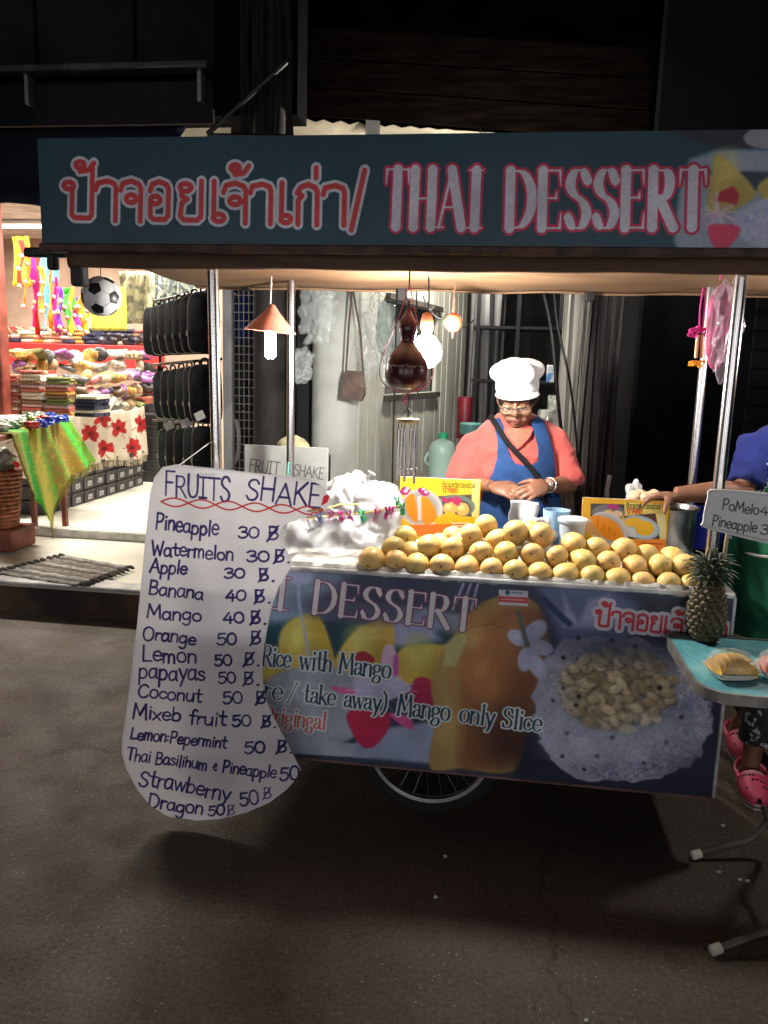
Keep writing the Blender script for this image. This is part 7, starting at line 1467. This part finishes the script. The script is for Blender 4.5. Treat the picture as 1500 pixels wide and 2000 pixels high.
LG = mat('chipped brown tube', (.12, .095, .085), .5, var=0, col2=(.07, .05, .045), scale=14, lo=.45, hi=.6)
CAPM = mat('cream foot cap', (.6, .56, .48), .6)
fa, fb_ = PZ(1362, 1668, .02), PZ(1400, 1853, .02)
for k, (fo, ya) in enumerate(((fa, ty1-.06), (fb_, ty0+.06))):
    j = fo+Vector((.17, .04 if k == 0 else .06, .05)); top = Vector((tx0+.32, ya, TZ-.014))
    mb = MB(); mb.tube(catmull([fo, fo.lerp(j, .6)+Vector((0, 0, -.002)), j, j+Vector((.05, 0, .1)), top*.6+j*.4+Vector((.03, 0, 0)), top], 6), .0095, 10); mb.build('leg', LG, t)
    d = (fo-j).normalized(); mb = MB(); mb.tube([fo+d*-.012, fo+d*.016, fo+d*.02], [.014, .0145, .01], 12); mb.build('foot_cap', CAPM, t)
    fo2 = fo+Vector((.78, 0, 0)); top2 = Vector((tx1-.28, ya, TZ-.014)); mb = MB(); mb.tube(catmull([fo2, fo2+Vector((-.14, .03, .03)), top2], 6), .0095, 10); mb.build('leg', LG, t); mb = MB(); mb.tube([fo2+Vector((-.012, 0, 0)), fo2+Vector((.016, 0, 0))], .0145, 12); mb.build('foot_cap', CAPM, t)
mb = MB(); mb.tube([Vector((tx0+.32, ty1-.06, .25)), Vector((tx0+.32, ty0+.06, .25))], .008, 8); mb.build('brace', LG, t)
# --- pineapple
pc = PZ(1375, 1248, TZ+.003)
t = thing('pineapple', 'whole pineapple with leafy crown standing on the turquoise table', 'pineapple', pc)
ht = .178; core = lambda v: .0555*(math.sin(math.pi*min(1, .10+.86*(v*.92+.0)))**.55)*(1-.16*v)
mb = MB(); mb.lathe([(core(k/16)*.96, ht*k/16) for k in range(17)], pc, 28); mb.build('flesh', mat('pineapple skin', (.07, .055, .03), .7, var=.4, scale=30), t)
EYE = mat('pineapple eye', (.17, .125, .07), .6, var=0, col2=(.08, .068, .036), scale=45, lo=.4, hi=.62, bump=.5, bscale=120); nr, nc = 11, 12
em = MB(); em.ball((0, 0, 0), (.0128, .0085, .0112), 8, 6); em.lathe([(.0035, .004), (.0012, .0085), (.0002, .012)], (0, -.004, 0), 5, Matrix.Rotation(R_(70), 3, 'X')); e0 = em.build('eye', EYE, None, smooth=50); e0.parent = t
first = True
for i in range(nr):
    for k in range(nc):
        v = (i+.5)/nr; a = (k+.5*(i % 2))*2*math.pi/nc+i*.05; rr = core(v)*1.0; q = Vector((rr*math.cos(a), rr*math.sin(a), ht*v)); o = e0 if first else e0.copy()
        if not first: COL.objects.link(o); o.parent = t
        first = False; o.location = q; sl = (core(min(1, v+.05))-core(max(0, v-.05)))/(ht*.1); o.rotation_euler = (math.atan(sl)*1, 0, a+math.pi/2); s_ = .62+.38*rr/.0555; s_ *= random.uniform(.92, 1.08); o.scale = (s_, s_, s_)
LEAF = mat('pineapple leaf', (.045, .06, .035), .6, var=0, col2=(.12, .14, .10), scale=30, lo=.42, hi=.68)
tp = pc+Vector((0, 0, ht-.008)); rg = random.Random(21)
for i in range(95):
    f = i/95; a = i*2.39996; L = .036+.042*(1-abs(f-.55)*1.1)*rg.uniform(.8, 1.2); el = R_(16+72*f); b = tp+Vector((.012*math.cos(a), .012*math.sin(a), .004+.05*f)); rad = Vector((math.cos(a), math.sin(a), 0)); sd = Vector((-math.sin(a), math.cos(a), 0)); mb = MB(); n = 5
    for j in range(n+1):
        s_ = j/n; e2 = el+.5*s_*(1 if f > .4 else .9)-(.9*s_*s_ if f < .75 else .2*s_); p = b+(rad*math.cos(e2)+Vector((0, 0, math.sin(e2))))*L*s_; w_ = .0115*(1-s_**1.8)+.0006; up_ = (Vector((0, 0, math.cos(e2)))-rad*math.sin(e2)); mb.v += [p-sd*w_+up_*w_*.4, p-up_*.0012, p+sd*w_+up_*w_*.4]
        if j: q = 3*(j-1); mb.f += [(q, q+1, q+4, q+3), (q+1, q+2, q+5, q+4)]
    mb.build('leaf', LEAF, t, solid=.0012)
# --- packed fruit
FILM = mat('cling film', (.95, .95, .95), .06, var=0, alpha=.16, bump=.5, bscale=30, spec=1.0); FOAM = mat('white foam tray', (.78, .78, .77), .6, var=.03)
def tray(c, lab, flesh, rz, kind):
    t = thing('fruit_pack', lab, 'fruit pack', c, 'wrapped fruit on the turquoise table'); M = Matrix.Rotation(rz, 3, 'Z')
    L2 = lambda x, y, z: c+M@Vector((x, y, z))
    sq = lambda a, hx, hy: (hx*math.copysign(abs(math.cos(a))**.45, math.cos(a)), hy*math.copysign(abs(math.sin(a))**.45, math.sin(a)))
    mb = MB(); n = 28
    for hx, hy, z in ((.05, .04, .0), (.062, .052, .018), (.066, .056, .02), (.06, .05, .017), (.05, .04, .005)): mb.v += [L2(*sq(2*math.pi*k/n, hx, hy), z) for k in range(n)]
    for i in range(4): mb.f += [(i*n+k, i*n+(k+1) % n, (i+1)*n+(k+1) % n, (i+1)*n+k) for k in range(n)]
    mb.f += [tuple(range(n))[::-1], tuple(range(4*n, 5*n))]; mb.build('tray', FOAM, t)
    for i in range(7):
        x = -.042+.014*i; h = .052*(1-((x)/.075)**2); mb = MB(); m_ = 12
        pr = [(.046*math.cos(math.pi*k/m_), .008+h*math.sin(math.pi*k/m_)**.8) for k in range(m_+1)]; mb.prism(pr, lambda u, v, w_: L2(w_, u, v), x-.0066, x+.0066); mb.build('slice', flesh, t, smooth=50)
    mb = MB(); mb.sheet(22, 12, lambda u, v: L2(.066*math.cos(2*math.pi*u)*math.cos(v*1.5)**.5, .056*math.sin(2*math.pi*u)*math.cos(v*1.5)**.5, .021+.045*math.sin(v*1.57))); mb.build('film', FILM, t)
tray(PZ(1427, 1318, TZ+.004), 'foam tray of sliced yellow fruit under cling film beside the pineapple', mat('yellow fruit flesh', (.72, .42, .07), .3, var=.2, scale=18, bump=.2), R_(12), 0)
tray(PZ(1527, 1318, TZ+.004), 'foam tray of pink pomelo segments at the right picture edge', mat('pink fruit flesh', (.72, .28, .2), .3, var=.2, scale=18, bump=.2), R_(-8), 1)
# --- tray used as price sign on a stick
SYp = -.13; sc1 = [(1400, 958), (1545, 972), (1562, 990), (1552, 1060), (1535, 1066), (1385, 1030), (1375, 1018), (1384, 972)]
ps = [P(x, y, SYp) for x, y in sc1]; x0, x1 = min(p.x for p in ps), max(p.x for p in ps); z0, z1 = min(p.z for p in ps), max(p.z for p in ps)
cv = wall_print(x0, x1, z0, z1, SYp, 1500, (232, 231, 232)); GI = (64, 72, 84)
write(cv, text_strokes('PoMelo', 1410, 994, 1482, 1006, 20, 0, jit=.4), 2.4, GI); write(cv, text_strokes('40', 1484, 1004, 1516, 1009, 17, 0), 2.4, GI); write(cv, text_strokes('Pineapple', 1390, 1026, 1478, 1040, 20, 0, jit=.4), 2.4, GI); write(cv, text_strokes('30', 1484, 1042, 1518, 1048, 20, 0), 2.4, GI)
t = thing('fruit_sign', 'white foam tray sign with handwritten pomelo and pineapple prices above the pineapple', 'sign', (ps[0].x, SYp, TZ))
mb = MB(); cxy = Vector(((x0+x1)/2, 0, (z0+z1)/2)); n = len(ps); pq = [p for p in catmull([Vector((p.x, p.z, 0)) for p in ps]+[Vector((ps[0].x, ps[0].z, 0))], 4)][:-1]
mb.prism([(p.x, p.y) for p in pq], lambda u, v, w_: Vector((u, w_, v)), SYp+.006, SYp)
for i, v in enumerate(mb.v): mb.uv[i] = ((v.x-x0)/(x1-x0), (v.z-z0)/(z1-z0))
mb.build('tray_face', print_mat('foam sign', cv.image('foam sign'), .6), t, smooth=0)
mb = MB(); mb.tube([Vector((p.x, SYp-.003, p.y)) for p in pq]+[Vector((pq[0].x, SYp-.003, pq[0].y))], .005, 8); mb.build('tray_rim', FOAM, t)
mb = MB(); a = P(1422, 1040, SYp+.012); mb.tube([Vector((a.x, a.y, a.z+.03)), Vector((pc.x+.045, pc.y+.075, TZ+.003))], .006, 8); mb.build('stick', mat('pale stick', (.5, .42, .3), .6), t)
# --- crumbs of litter on the road
for i, (x, y) in enumerate(((1404, 1703), (1446, 1718), (1460, 1720), (1412, 1612), (870, 1672), (850, 1752), (1145, 1993))):
    p = PZ(x, y, .004); lump(p, (.007, .005, .004), 300+i, .3, 8, 6).build('paper_scrap', mat('white scrap', (.6, .6, .58), .8), smooth=0)
    tag(bpy.data.objects['paper_scrap' if i == 0 else 'paper_scrap.%03d' % i], ['tiny white scrap on the road near the table foot', 'left one of two paired white scraps on the road', 'right one of two paired white scraps on the road', 'tiny scrap on the road below the pink clog', 'tiny scrap in the shadow below the wheel', 'second tiny scrap farther from the wheel', 'tiny white scrap at the bottom picture edge'][i], 'litter', 'litter on the road')
